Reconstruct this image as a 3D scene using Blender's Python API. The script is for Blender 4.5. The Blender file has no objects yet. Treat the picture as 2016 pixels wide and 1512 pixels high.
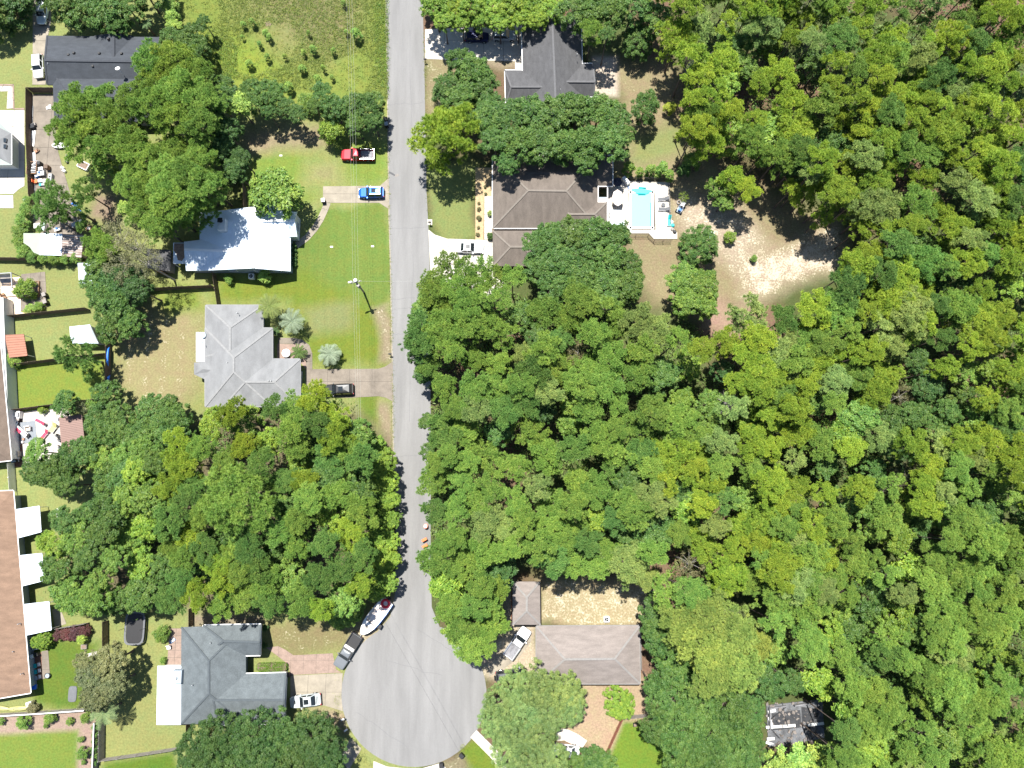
import bpy, bmesh, math, random
import numpy as np
from mathutils import Vector, Matrix

# ------------------------------------------------------------------ camera, sky, sun, exposure
SC = bpy.context.scene
COL = SC.collection
H_CAM, F_PX, TILT = 120.0, 1387.0, math.radians(8.0)
cam_d = bpy.data.cameras.new('camera'); cam_d.sensor_width = 36.0
cam_d.lens = 36.0 * F_PX / 2016.0; cam_d.clip_end = 6000.0; cam_d.clip_start = 1.0
cam = bpy.data.objects.new('camera', cam_d); COL.objects.link(cam)
cam.location = (0, 0, H_CAM); cam.rotation_euler = (TILT, 0, 0)
SC.camera = cam

SUN_EL, SHX, SHY = 70.0, 0.335, -0.942          # elevation, direction shadows fall on the ground
world = bpy.data.worlds.new('World'); SC.world = world; world.use_nodes = True
wn = world.node_tree.nodes; wl = world.node_tree.links; wn.clear()
sky = wn.new('ShaderNodeTexSky'); sky.sky_type = 'NISHITA'; sky.sun_disc = False
sky.sun_elevation = math.radians(SUN_EL)
sky.sun_rotation = math.atan2(-SHX, -SHY)
sky.air_density = 1.0; sky.dust_density = 0.6; sky.ozone_density = 3.0
bg = wn.new('ShaderNodeBackground'); bg.inputs['Strength'].default_value = 0.07
wo = wn.new('ShaderNodeOutputWorld')
wl.new(sky.outputs[0], bg.inputs['Color']); wl.new(bg.outputs[0], wo.inputs['Surface'])
sun_d = bpy.data.lights.new('sun', 'SUN'); sun_d.energy = 4.6; sun_d.angle = math.radians(0.53)
sun_d.color = (1.0, 0.965, 0.90)
sun = bpy.data.objects.new('sun', sun_d); COL.objects.link(sun); sun.location = (-40, 110, 200)
ce = math.cos(math.radians(SUN_EL)); se = math.sin(math.radians(SUN_EL))
sun.rotation_euler = Vector((SHX * ce, SHY * ce, -se)).to_track_quat('-Z', 'Y').to_euler()
SC.view_settings.view_transform = 'Standard'; SC.view_settings.look = 'None'
SC.view_settings.exposure = 1.2; SC.view_settings.gamma = 1.0
SC.view_settings.use_curve_mapping = False
SC.render.engine = 'CYCLES'

# ------------------------------------------------------------------ measuring: where a spot seen in the survey lies at height h
CT, ST = math.cos(TILT), math.sin(TILT)
def P(u, v, h=0.0):
    cx, cy = (u - 1008.0) / F_PX, (756.0 - v) / F_PX
    dx, dy, dz = cx, cy * CT + ST, cy * ST - CT
    s = (H_CAM - h) / (-dz)
    return Vector((dx * s, dy * s, h))
def PS(pts, h=0.0): return [P(u, v, h) for u, v in pts]
def ppm(u, v, h=0.0): return (P(u + 1, v, h) - P(u, v, h)).length     # metres per survey pixel
def ang(du, dv): return math.atan2(-dv, du)

rng = np.random.default_rng(7)
random.seed(7)

# ------------------------------------------------------------------ materials
MATS = {}
def mat(name, col, rough=0.8, metal=0.0, amp=0.12, scale=3.0, bump=0.0, coat=0.0, col2=None, spec=0.4, stretch=None, alpha_t=0.0, fine=0.0):
    if name in MATS: return MATS[name]
    if max(col) < .62: col = tuple(c * .84 for c in col)
    m = bpy.data.materials.new(name); m.use_nodes = True
    n, l = m.node_tree.nodes, m.node_tree.links
    b = n['Principled BSDF']
    b.inputs['Roughness'].default_value = rough; b.inputs['Metallic'].default_value = metal
    b.inputs['Coat Weight'].default_value = coat; b.inputs['Specular IOR Level'].default_value = spec
    tc = n.new('ShaderNodeTexCoord'); src = tc.outputs['Object']
    if stretch:
        mp = n.new('ShaderNodeMapping'); mp.inputs['Scale'].default_value = stretch
        l.new(src, mp.inputs['Vector']); src = mp.outputs[0]
    nz = n.new('ShaderNodeTexNoise'); nz.inputs['Scale'].default_value = scale; nz.inputs['Detail'].default_value = 6
    nz.inputs['Roughness'].default_value = 0.65
    l.new(src, nz.inputs['Vector'])
    rp = n.new('ShaderNodeValToRGB'); l.new(nz.outputs['Fac'], rp.inputs['Fac'])
    c1 = [max(0, c * (1 - amp)) for c in col]; c2 = list(col2) if col2 else [min(1, c * (1 + amp)) for c in col]
    rp.color_ramp.elements[0].position = 0.33; rp.color_ramp.elements[1].position = 0.67
    rp.color_ramp.elements[0].color = (*c1, 1); rp.color_ramp.elements[1].color = (*c2, 1)
    out = rp.outputs['Color']
    if fine:
        n2 = n.new('ShaderNodeTexNoise'); n2.inputs['Scale'].default_value = 9.0; n2.inputs['Detail'].default_value = 3
        l.new(tc.outputs['Object'], n2.inputs['Vector'])
        mr = n.new('ShaderNodeMapRange'); mr.inputs['From Min'].default_value = 0.3; mr.inputs['From Max'].default_value = 0.7
        mr.inputs['To Min'].default_value = 1 - fine; mr.inputs['To Max'].default_value = 1 + fine
        l.new(n2.outputs['Fac'], mr.inputs['Value'])
        mx = n.new('ShaderNodeVectorMath'); mx.operation = 'SCALE'
        l.new(out, mx.inputs[0]); l.new(mr.outputs[0], mx.inputs['Scale']); out = mx.outputs[0]
    l.new(out, b.inputs['Base Color'])
    if bump:
        bp = n.new('ShaderNodeBump'); bp.inputs['Strength'].default_value = bump; bp.inputs['Distance'].default_value = 0.05
        l.new(nz.outputs['Fac'], bp.inputs['Height']); l.new(bp.outputs[0], b.inputs['Normal'])
    MATS[name] = m
    return m

def leafmat(name, rough=0.55, trans=0.22):
    """foliage: object colour x leaf-to-leaf variation, a little light passes through"""
    m = bpy.data.materials.new(name); m.use_nodes = True
    n, l = m.node_tree.nodes, m.node_tree.links; n.clear()
    oi = n.new('ShaderNodeObjectInfo'); at = n.new('ShaderNodeAttribute'); at.attribute_name = 'tint'
    hs = n.new('ShaderNodeHueSaturation')
    mh = n.new('ShaderNodeMapRange'); mh.inputs['To Min'].default_value = 0.535; mh.inputs['To Max'].default_value = 0.475
    mv = n.new('ShaderNodeMapRange'); mv.inputs['To Min'].default_value = 0.62; mv.inputs['To Max'].default_value = 1.45
    l.new(at.outputs['Fac'], mh.inputs['Value']); l.new(at.outputs['Fac'], mv.inputs['Value'])
    l.new(mh.outputs[0], hs.inputs['Hue']); l.new(mv.outputs[0], hs.inputs['Value'])
    l.new(oi.outputs['Color'], hs.inputs['Color'])
    d = n.new('ShaderNodeBsdfPrincipled'); d.inputs['Roughness'].default_value = rough; d.inputs['Specular IOR Level'].default_value = 0.28
    t = n.new('ShaderNodeBsdfTranslucent'); mx = n.new('ShaderNodeMixShader'); mx.inputs[0].default_value = trans
    l.new(hs.outputs[0], d.inputs['Base Color']); l.new(hs.outputs[0], t.inputs['Color'])
    l.new(d.outputs[0], mx.inputs[1]); l.new(t.outputs[0], mx.inputs[2])
    o = n.new('ShaderNodeOutputMaterial'); l.new(mx.outputs[0], o.inputs['Surface'])
    MATS[name] = m
    return m

# ------------------------------------------------------------------ mesh builder and object helpers
ORG = {}
class MB:
    def __init__(s): s.v = []; s.f = []
    def add(s, vs, fs):
        o = len(s.v); s.v += [tuple(v) for v in vs]; s.f += [tuple(i + o for i in f) for f in fs]; return s
    def box(s, c, d, rz=0.0, taper=1.0):
        cx, cy, cz = c; hx, hy, hz = d[0] / 2, d[1] / 2, d[2] / 2
        ca, sa = math.cos(rz), math.sin(rz); vs = []
        for z, k in ((-hz, 1.0), (hz, taper)):
            for x, y in ((-hx, -hy), (hx, -hy), (hx, hy), (-hx, hy)):
                x *= k; y *= k
                vs.append((cx + x * ca - y * sa, cy + x * sa + y * ca, cz + z))
        return s.add(vs, [(3, 2, 1, 0), (4, 5, 6, 7), (0, 1, 5, 4), (1, 2, 6, 5), (2, 3, 7, 6), (3, 0, 4, 7)])
    def beam(s, p, q, w, h):
        p, q = Vector(p), Vector(q); d = (q - p)
        if d.length < 1e-6: return s
        d.normalize(); up = Vector((0, 0, 1))
        if abs(d.z) > 0.95: up = Vector((1, 0, 0))
        sd = d.cross(up).normalized() * (w / 2); un = sd.cross(d).normalized() * (h / 2)
        vs = [p - sd - un, p + sd - un, p + sd + un, p - sd + un, q - sd - un, q + sd - un, q + sd + un, q - sd + un]
        return s.add(vs, [(3, 2, 1, 0), (4, 5, 6, 7), (0, 1, 5, 4), (1, 2, 6, 5), (2, 3, 7, 6), (3, 0, 4, 7)])
    def cyl(s, p, q, r1, r2=None, n=8, cap=True):
        p, q = Vector(p), Vector(q); r2 = r1 if r2 is None else r2
        d = (q - p).normalized(); up = Vector((0, 0, 1)) if abs(d.z) < 0.95 else Vector((1, 0, 0))
        a = d.cross(up).normalized(); b = d.cross(a); vs = []
        for c, r in ((p, r1), (q, r2)):
            for k in range(n):
                t = 2 * math.pi * k / n; vs.append(c + a * (r * math.cos(t)) + b * (r * math.sin(t)))
        fs = [(k, k + n, (k + 1) % n + n, (k + 1) % n) for k in range(n)]
        if cap: fs += [tuple(range(n)), tuple(range(2 * n - 1, n - 1, -1))]
        return s.add(vs, fs)
    def loft(s, rings, cap=True, closed=True):
        n = len(rings[0]); vs = [p for r in rings for p in r]; fs = []
        for i in range(len(rings) - 1):
            for k in range(n if closed else n - 1):
                a, b = i * n + k, i * n + (k + 1) % n
                fs.append((a, b, b + n, a + n))
        if cap: fs += [tuple(range(n - 1, -1, -1)), tuple(range((len(rings) - 1) * n, len(rings) * n))]
        return s.add(vs, fs)
    def prism(s, pts, z0, z1):
        n = len(pts); pts = list(pts)
        a = sum(pts[i][0] * pts[(i + 1) % n][1] - pts[(i + 1) % n][0] * pts[i][1] for i in range(n))
        if a < 0: pts.reverse()
        vs = [(p[0], p[1], z1) for p in pts] + [(p[0], p[1], z0) for p in pts]
        fs = [tuple(range(n)), tuple(range(2 * n - 1, n - 1, -1))] + [(k, k + n, (k + 1) % n + n, (k + 1) % n) for k in range(n)]
        return s.add(vs, fs)
    def ball(s, c, r, n=10, m=6, sz=1.0):
        rings = []
        for i in range(1, m):
            t = math.pi * i / m
            rings.append([(c[0] + r * math.sin(t) * math.cos(2 * math.pi * k / n), c[1] + r * math.sin(t) * math.sin(2 * math.pi * k / n), c[2] - r * sz * math.cos(t)) for k in range(n)])
        return s.loft(rings)
    def mesh(s, name, m, smooth=False, org=(0, 0, 0)):
        me = bpy.data.meshes.new(name)
        vs = [(v[0] - org[0], v[1] - org[1], v[2] - org[2]) for v in s.v]
        me.from_pydata(vs, [], s.f); me.update()
        if m: me.materials.append(m)
        if smooth:
            for p in me.polygons: p.use_smooth = True
        return me

def tag(o, label=None, cat=None, group=None, kind=None):
    if label: o['label'] = label
    if cat: o['category'] = cat
    if group: o['group'] = group
    if kind: o['kind'] = kind
    return o
def thing(name, label, cat, loc=(0, 0, 0), rz=0.0, group=None):
    o = bpy.data.objects.new(name, None); COL.objects.link(o)
    o.empty_display_size = 0.3; o.location = loc; o.rotation_euler = (0, 0, rz)
    ORG[o.name] = tuple(loc)
    return tag(o, label, cat, group)
def part(name, mb, m, parent=None, smooth=False, local=False, label=None):
    """one mesh object; MB coordinates are world metres unless local"""
    org = (0, 0, 0) if (local or parent is None) else ORG.get(parent.name, (0, 0, 0))
    me = mb if isinstance(mb, bpy.types.Mesh) else mb.mesh(name, m, smooth, org)
    o = bpy.data.objects.new(name, me); COL.objects.link(o)
    if parent: o.parent = parent
    ORG[o.name] = org
    if label: o['label'] = label
    return o
def solo(name, mb, m, label, cat, loc, group=None, smooth=False, rz=0.0, local=False):
    me = mb if isinstance(mb, bpy.types.Mesh) else mb.mesh(name, m, smooth, (0, 0, 0) if local else loc)
    o = bpy.data.objects.new(name, me); COL.objects.link(o); o.location = loc; o.rotation_euler = (0, 0, rz)
    ORG[o.name] = tuple(loc)
    return tag(o, label, cat, group)
def struct(name, mb, m, smooth=False):
    o = part(name, mb, m, None, smooth); o['kind'] = 'structure'; return o
def stuff(o): o['kind'] = 'stuff'; return o
def copy_tree(src, loc, rz, label=None, group=None, scale=None):
    r = src.copy(); COL.objects.link(r); r.location = loc; r.rotation_euler = (0, 0, rz)
    if scale: r.scale = scale
    if label: r['label'] = label
    if group: r['group'] = group
    for ch in list(src.children):
        c = ch.copy(); COL.objects.link(c); c.parent = r
        for g in list(ch.children):
            d = g.copy(); COL.objects.link(d); d.parent = c
    return r

# ------------------------------------------------------------------ palette
M = {
 'asphalt': mat('asphalt', (0.221, 0.218, 0.214), .9, amp=.15, scale=.35, stretch=(1, .12, 1), fine=.07, bump=.1),
 'tar_line': mat('tar_line', (.17, .17, .175), .9),
 'concrete': mat('concrete', (0.301, 0.265, 0.208), .85, amp=.18, scale=.5, fine=.06),
 'concrete_white': mat('concrete_white', (0.54, 0.50, 0.44), .85, amp=.07, scale=.6, fine=.04),
 'concrete_beige': mat('concrete_beige', (0.215, 0.183, 0.148), .88, amp=.22, scale=.45, fine=.1),
 'joint': mat('joint', (0.142, 0.124, 0.106), .95),
 'paver_pink': mat('paver_pink', (0.292, 0.212, 0.173), .9, amp=.15, scale=1.2, fine=.12),
 'brick_red': mat('brick_red', (0.230, 0.115, 0.080), .9, amp=.2, scale=2, fine=.15),
 'straw': mat('pine_straw', (0.442, 0.336, 0.195), .95, amp=.15, scale=2.5, fine=.15),
 'mulch': mat('mulch', (0.239, 0.173, 0.133), .95, amp=.2, scale=2.2, fine=.2),
 'roof_charcoal': mat('roof_charcoal', (0.055, 0.062, 0.073), .9, amp=.17, scale=.6, stretch=(1, 2.5, 1), fine=.16),
 'roof_grey': mat('roof_grey', (0.090, 0.090, 0.094), .9, amp=.17, scale=.7, stretch=(2.5, 1, 1), fine=.16),
 'roof_brown': mat('roof_brown', (0.149, 0.125, 0.106), .9, amp=.17, scale=.6, stretch=(2, .7, 1), fine=.14),
 'roof_silver': mat('roof_silver', (0.220, 0.224, 0.228), .85, amp=.17, scale=.5, stretch=(1, .5, 1), fine=.08),
 'roof_slate': mat('roof_slate', (0.122, 0.141, 0.150), .9, amp=.17, scale=.9, fine=.2),
 'roof_tan': mat('roof_tan', (0.244, 0.158, 0.108), .9, amp=.17, scale=.8, stretch=(.6, 1.5, 1), fine=.13),
 'roof_bungalow': mat('roof_bungalow', (0.246, 0.213, 0.195), .9, amp=.17, scale=.6, stretch=(.7, 2, 1), fine=.12),
 'roof_old': mat('roof_old', (0.159, 0.119, 0.092), .9, amp=.15, scale=.9, fine=.14),
 'cap_brown': mat('ridge_brown', (0.200, 0.175, 0.150), .9), 'cap_silver': mat('ridge_silver', (0.261, 0.262, 0.262), .9),
 'cap_grey': mat('ridge_grey', (0.125, 0.125, 0.130), .9), 'cap_slate': mat('ridge_slate', (0.085, 0.100, 0.110), .9),
 'cap_bung': mat('ridge_bungalow', (0.25, 0.238, 0.228), .9), 'cap_char': mat('ridge_charcoal', (0.050, 0.055, 0.065), .9),
 'metal_white': mat('metal_white', (.63, .71, .78), .42, amp=.05, scale=.7, fine=.03),
 'metal_brown': mat('metal_brown', (0.230, 0.135, 0.110), .5, amp=.1, scale=.7, stretch=(.4, 2, 1)),
 'metal_rust': mat('metal_rust', (.30, .20, .16), .7, amp=.3, scale=1.2, col2=(.52, .48, .45), stretch=(.35, 3.5, 1)),
 'metal_orange': mat('metal_orange', (0.330, 0.130, 0.075), .55, amp=.1, scale=1),
 'metal_green': mat('metal_pale_green', (0.33, 0.38, 0.29), .6, amp=.06, scale=.8),
 'white': mat('white_paint', (.80, .79, .77), .6, amp=.05, scale=1.5),
 'offwhite': mat('offwhite_siding', (.62, .62, .60), .75, amp=.06, scale=1.5),
 'wall_grey': mat('wall_blue_grey', (.34, .39, .43), .8, amp=.07, scale=1.5),
 'wall_tan': mat('wall_tan', (.45, .38, .30), .85, amp=.1, scale=1.5),
 'wall_brick': mat('wall_brick', (.33, .20, .15), .9, amp=.15, scale=4),
 'glass': mat('window_glass', (.03, .04, .05), .08, amp=.02, spec=.6),
 'glass_car': mat('car_glass', (.018, .024, .028), .05, amp=.02, spec=.7),
 'black': mat('black_plastic', (.022, .022, .024), .55, amp=.1),
 'rubber': mat('rubber', (.025, .025, .025), .9, amp=.1),
 'chrome': mat('bright_metal', (.65, .66, .68), .25, metal=.9, amp=.04),
 'galv': mat('galvanised', (0.360, 0.370, 0.385), .55, metal=.1, amp=.08),
 'wood_fence': mat('fence_wood', (.175, .125, .092), .9, amp=.25, scale=1.5, fine=.15),
 'wood_grey': mat('fence_grey', (.34, .31, .285), .9, amp=.15, scale=1.5, fine=.12),
 'wood_red': mat('fence_redwood', (.26, .105, .068), .85, amp=.15, scale=1.5),
 'wood_pale': mat('deck_pale', (.66, .53, .40), .85, amp=.1, scale=1.0, stretch=(6, .3, 1)),
 'wood_deck': mat('deck_grey', (.27, .295, .325), .85, amp=.12, scale=1.0, stretch=(7, .3, 1)),
 'wood_brown': mat('wood_brown', (.30, .175, .10), .85, amp=.2, scale=2),
 'bark': mat('bark', (.155, .12, .10), .95, amp=.25, scale=3, bump=.3),
 'bark_pale': mat('bark_pale', (.40, .37, .34), .95, amp=.18, scale=4),
 'deadwood': mat('dead_wood', (.36, .33, .32), .95, amp=.15, scale=4),
 'red': mat('red_plastic', (.62, .03, .05), .4, amp=.06),
 'redcloth': mat('red_cloth', (.70, .05, .10), .8, amp=.06),
 'orange': mat('orange_plastic', (.80, .16, .04), .5, amp=.08),
 'blue': mat('blue_plastic', (.03, .17, .62), .4, amp=.08),
 'bluetarp': mat('blue_tarp', (.03, .16, .42), .6, amp=.15),
 'teal': mat('teal_plastic', (.02, .50, .50), .45, amp=.08),
 'yellow': mat('pale_yellow_plastic', (.52, .50, .20), .45, amp=.05),
 'green': mat('green_plastic', (.04, .14, .06), .5, amp=.1),
 'cloth_grey': mat('cloth_grey', (.15, .155, .165), .9, amp=.08),
 'cloth_cream': mat('cloth_cream', (.80, .70, .64), .9, amp=.05),
 'char': mat('charred', (.045, .047, .052), .95, amp=.35, scale=1.5, fine=.25),
 'ash': mat('ash_grey', (.22, .22, .235), .95, amp=.35, scale=1.2, fine=.25),
 'terracotta': mat('terracotta', (.42, .22, .14), .85, amp=.12),
 'copper': mat('wire_metal', (.55, .56, .52), .5, amp=.05),
 'wire_shadow_dark': mat('wire_shadow_dark', (.06, .06, .065), .6, amp=.05),
}
def paint(name, col, metal=.3, rough=.33): return mat('paint_' + name, col, rough, metal=metal, amp=.03, scale=.5, coat=0)
LEAF = leafmat('needles', .6, .22); LEAFB = leafmat('leaves', .5, .24)
# ------------------------------------------------------------------ ground
def vnoise(x, y, cell, seed):
    r = np.random.default_rng(seed); N = 256; g = r.random((N, N))
    fx, fy = x / cell + 1000, y / cell + 1000
    ix, iy = np.floor(fx).astype(int), np.floor(fy).astype(int); tx, ty = fx - ix, fy - iy
    tx = tx * tx * (3 - 2 * tx); ty = ty * ty * (3 - 2 * ty)
    a, b = g[ix % N, iy % N], g[(ix + 1) % N, iy % N]; c, d = g[ix % N, (iy + 1) % N], g[(ix + 1) % N, (iy + 1) % N]
    return (a * (1 - tx) + b * tx) * (1 - ty) + (c * (1 - tx) + d * tx) * ty
def fbm(x, y, cell, seed):
    return sum(vnoise(x, y, cell / 2 ** k, seed + k) * .5 ** k for k in range(4)) / 1.875
def sdist(px, py, poly):
    """signed distance, positive inside"""
    n = len(poly); best = np.full(px.shape, 1e9); ins = np.zeros(px.shape, bool)
    for i in range(n):
        ax, ay = poly[i][0], poly[i][1]; bx, by = poly[(i + 1) % n][0], poly[(i + 1) % n][1]
        ex, ey = bx - ax, by - ay; t = np.clip(((px - ax) * ex + (py - ay) * ey) / (ex * ex + ey * ey + 1e-9), 0, 1)
        best = np.minimum(best, np.hypot(px - ax - t * ex, py - ay - t * ey))
        c = ((ay > py) != (by > py)) & (px < (bx - ax) * (py - ay) / (by - ay + 1e-12) + ax); ins ^= c
    return np.where(ins, best, -best)

LAND = [  # (colour, sandy speckle, feather m, outline)
 ((0.163, 0.180, 0.064), .16, .8, [(-60, -60), (800, -60), (830, 1560), (-60, 1560)]),
 ((0.128, 0.158, 0.034), .08, 2.5, [(330, -60), (770, -60), (770, 210), (600, 252), (430, 190), (352, 80)]),
 ((0.150, 0.125, 0.060), .12, 3., [(640, 20), (690, 10), (685, 90), (650, 80)]),
 ((0.145, 0.185, 0.030), .04, 3., [(400, 60), (470, 75), (540, 130), (560, 180), (450, 160), (390, 110)]),
 ((0.150, 0.138, 0.066), .10, 5., [(470, -60), (700, -60), (690, 70), (640, 110), (560, 80), (480, 20)]),
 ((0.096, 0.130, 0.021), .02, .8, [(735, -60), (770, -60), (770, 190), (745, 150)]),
 ((0.120, 0.165, 0.033), .10, 1.5, [(480, 262), (600, 250), (766, 285), (768, 352), (740, 368), (630, 372), (600, 402), (480, 402)]),
 ((0.210, 0.174, 0.105), .35, 1.6, [(470, 255), (590, 245), (640, 250), (645, 300), (560, 292), (470, 308)]),
 ((0.195, 0.185, 0.085), .28, 2.2, [(600, 320), (665, 315), (670, 365), (590, 362)]),
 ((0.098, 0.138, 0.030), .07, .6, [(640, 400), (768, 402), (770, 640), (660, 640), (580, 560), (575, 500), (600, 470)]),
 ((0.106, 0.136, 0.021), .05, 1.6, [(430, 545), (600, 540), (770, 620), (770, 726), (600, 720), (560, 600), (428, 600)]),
 ((0.142, 0.154, 0.061), .25, 1.4, [(590, 600), (700, 600), (690, 650), (600, 665)]),
 ((0.218, 0.190, 0.096), .36, 2.0, [(230, 610), (398, 600), (398, 760), (350, 830), (232, 762)]),
 ((0.123, 0.157, 0.030), .1, 1.2, [(285, 575), (405, 570), (404, 620), (340, 610)]),
 ((0.210, 0.174, 0.111), .46, .8, [(744, 606), (771, 602), (773, 715), (746, 715)]),
 ((0.210, 0.174, 0.111), .46, .8, [(746, 800), (775, 795), (777, 905), (752, 890)]),
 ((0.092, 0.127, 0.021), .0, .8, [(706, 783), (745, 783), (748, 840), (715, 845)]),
 ((0.123, 0.157, 0.028), .08, .6, [(18, 720), (205, 700), (205, 785), (40, 805)]),
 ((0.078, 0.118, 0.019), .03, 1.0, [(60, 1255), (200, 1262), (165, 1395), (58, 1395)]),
 ((0.107, 0.147, 0.028), .05, .5, [(-10, 1447), (153, 1438), (150, 1530), (-10, 1530)]),
 ((0.251, 0.185, 0.146), .25, .3, [(-30, 1408), (180, 1396), (192, 1425), (186, 1540), (152, 1540), (155, 1437), (-30, 1447)]),
 ((0.199, 0.154, 0.105), .3, 1.0, [(240, 380), (235, 440), (185, 425), (195, 375)]),
 ((0.165, 0.172, 0.062), .22, 1.0, [(205, 1270), (310, 1240), (310, 1430), (340, 1480), (205, 1500)]),
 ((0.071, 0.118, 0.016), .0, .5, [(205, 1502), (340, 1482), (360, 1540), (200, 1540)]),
 ((0.161, 0.142, 0.067), .42, 1.2, [(516, 1225), (650, 1222), (705, 1215), (700, 1262), (640, 1288), (580, 1292), (540, 1272)]),
 ((0.251, 0.209, 0.140), .5, .8, [(690, 1250), (745, 1180), (790, 1170), (770, 1220), (735, 1255), (700, 1300)]),
 ((0.193, 0.162, 0.111), .3, .8, [(372, 1195), (520, 1208), (518, 1236), (380, 1236)]),
 ((0.187, 0.162, 0.088), .45, 1., [(836, 112), (900, 112), (890, 222), (840, 225)]),
 ((0.133, 0.154, 0.053), .2, .8, [(842, 320), (937, 320), (937, 472), (880, 472), (843, 440)]),
 ((0.210, 0.174, 0.117), .3, .8, [(948, 105), (1030, 110), (1028, 138), (990, 140), (950, 130)]),
 ((0.196, 0.162, 0.093), .33, 2.0, [(1168, 110), (1245, 120), (1330, 125), (1350, 300), (1420, 330), (1570, 400), (1660, 450), (1640, 530), (1490, 585), (1400, 625), (1290, 600), (1255, 560), (1225, 470), (1200, 340), (1225, 200)]),
 ((0.139, 0.154, 0.058), .15, 1.5, [(1240, 255), (1350, 250), (1345, 310), (1240, 320)]),
 ((0.292, 0.243, 0.169), .75, 2.2, [(1450, 505), (1560, 480), (1650, 430), (1655, 530), (1560, 565), (1480, 590)]),
 ((0.292, 0.243, 0.175), .6, 2.0, [(1340, 390), (1440, 400), (1500, 470), (1450, 520), (1340, 460)]),
 ((0.362, 0.307, 0.251), .55, .5, [(1166, 112), (1214, 112), (1217, 190), (1166, 190)]),
 ((0.234, 0.162, 0.117), .2, 1.5, [(1400, 590), (1500, 605), (1450, 670), (1390, 650)]),
 ((0.265, 0.225, 0.130), .58, .8, [(1058, 1135), (1290, 1145), (1305, 1200), (1262, 1234), (1060, 1234)]),
 ((0.292, 0.243, 0.175), .5, .7, [(985, 1140), (1012, 1140), (1058, 1232), (1056, 1340), (955, 1338), (945, 1295), (1000, 1240)]),
 ((0.098, 0.085, 0.048), .06, 1.5, [(210, 905), (285, 880), (390, 845), (440, 815), (560, 800), (700, 815), (765, 870), (778, 960), (778, 1150), (740, 1185), (650, 1195), (520, 1200), (400, 1185), (300, 1190), (190, 1195), (130, 1180), (120, 1070), (205, 1015)]),
 ((0.275, 0.205, 0.135), .30, 1.0, [(1058, 1344), (1268, 1344), (1285, 1412), (1200, 1495), (1080, 1450)]),
 ((0.092, 0.146, 0.019), .0, .4, [(1228, 1420), (1310, 1428), (1350, 1540), (1185, 1540), (1200, 1490)]),
 ((0.099, 0.139, 0.019), .02, .4, [(905, 1476), (930, 1456), (952, 1466), (1000, 1540), (925, 1540), (915, 1500)]),
 ((0.169, 0.145, 0.088), .4, .6, [(860, 1505), (905, 1478), (920, 1500), (935, 1540), (850, 1540)]),
 ((0.165, 0.175, 0.056), .25, .6, [(680, 1540), (705, 1475), (735, 1500), (735, 1540)]),
 ((0.234, 0.180, 0.123), .35, .7, [(610, 1395), (680, 1398), (690, 1450), (665, 1440), (640, 1405)]),
]
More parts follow.
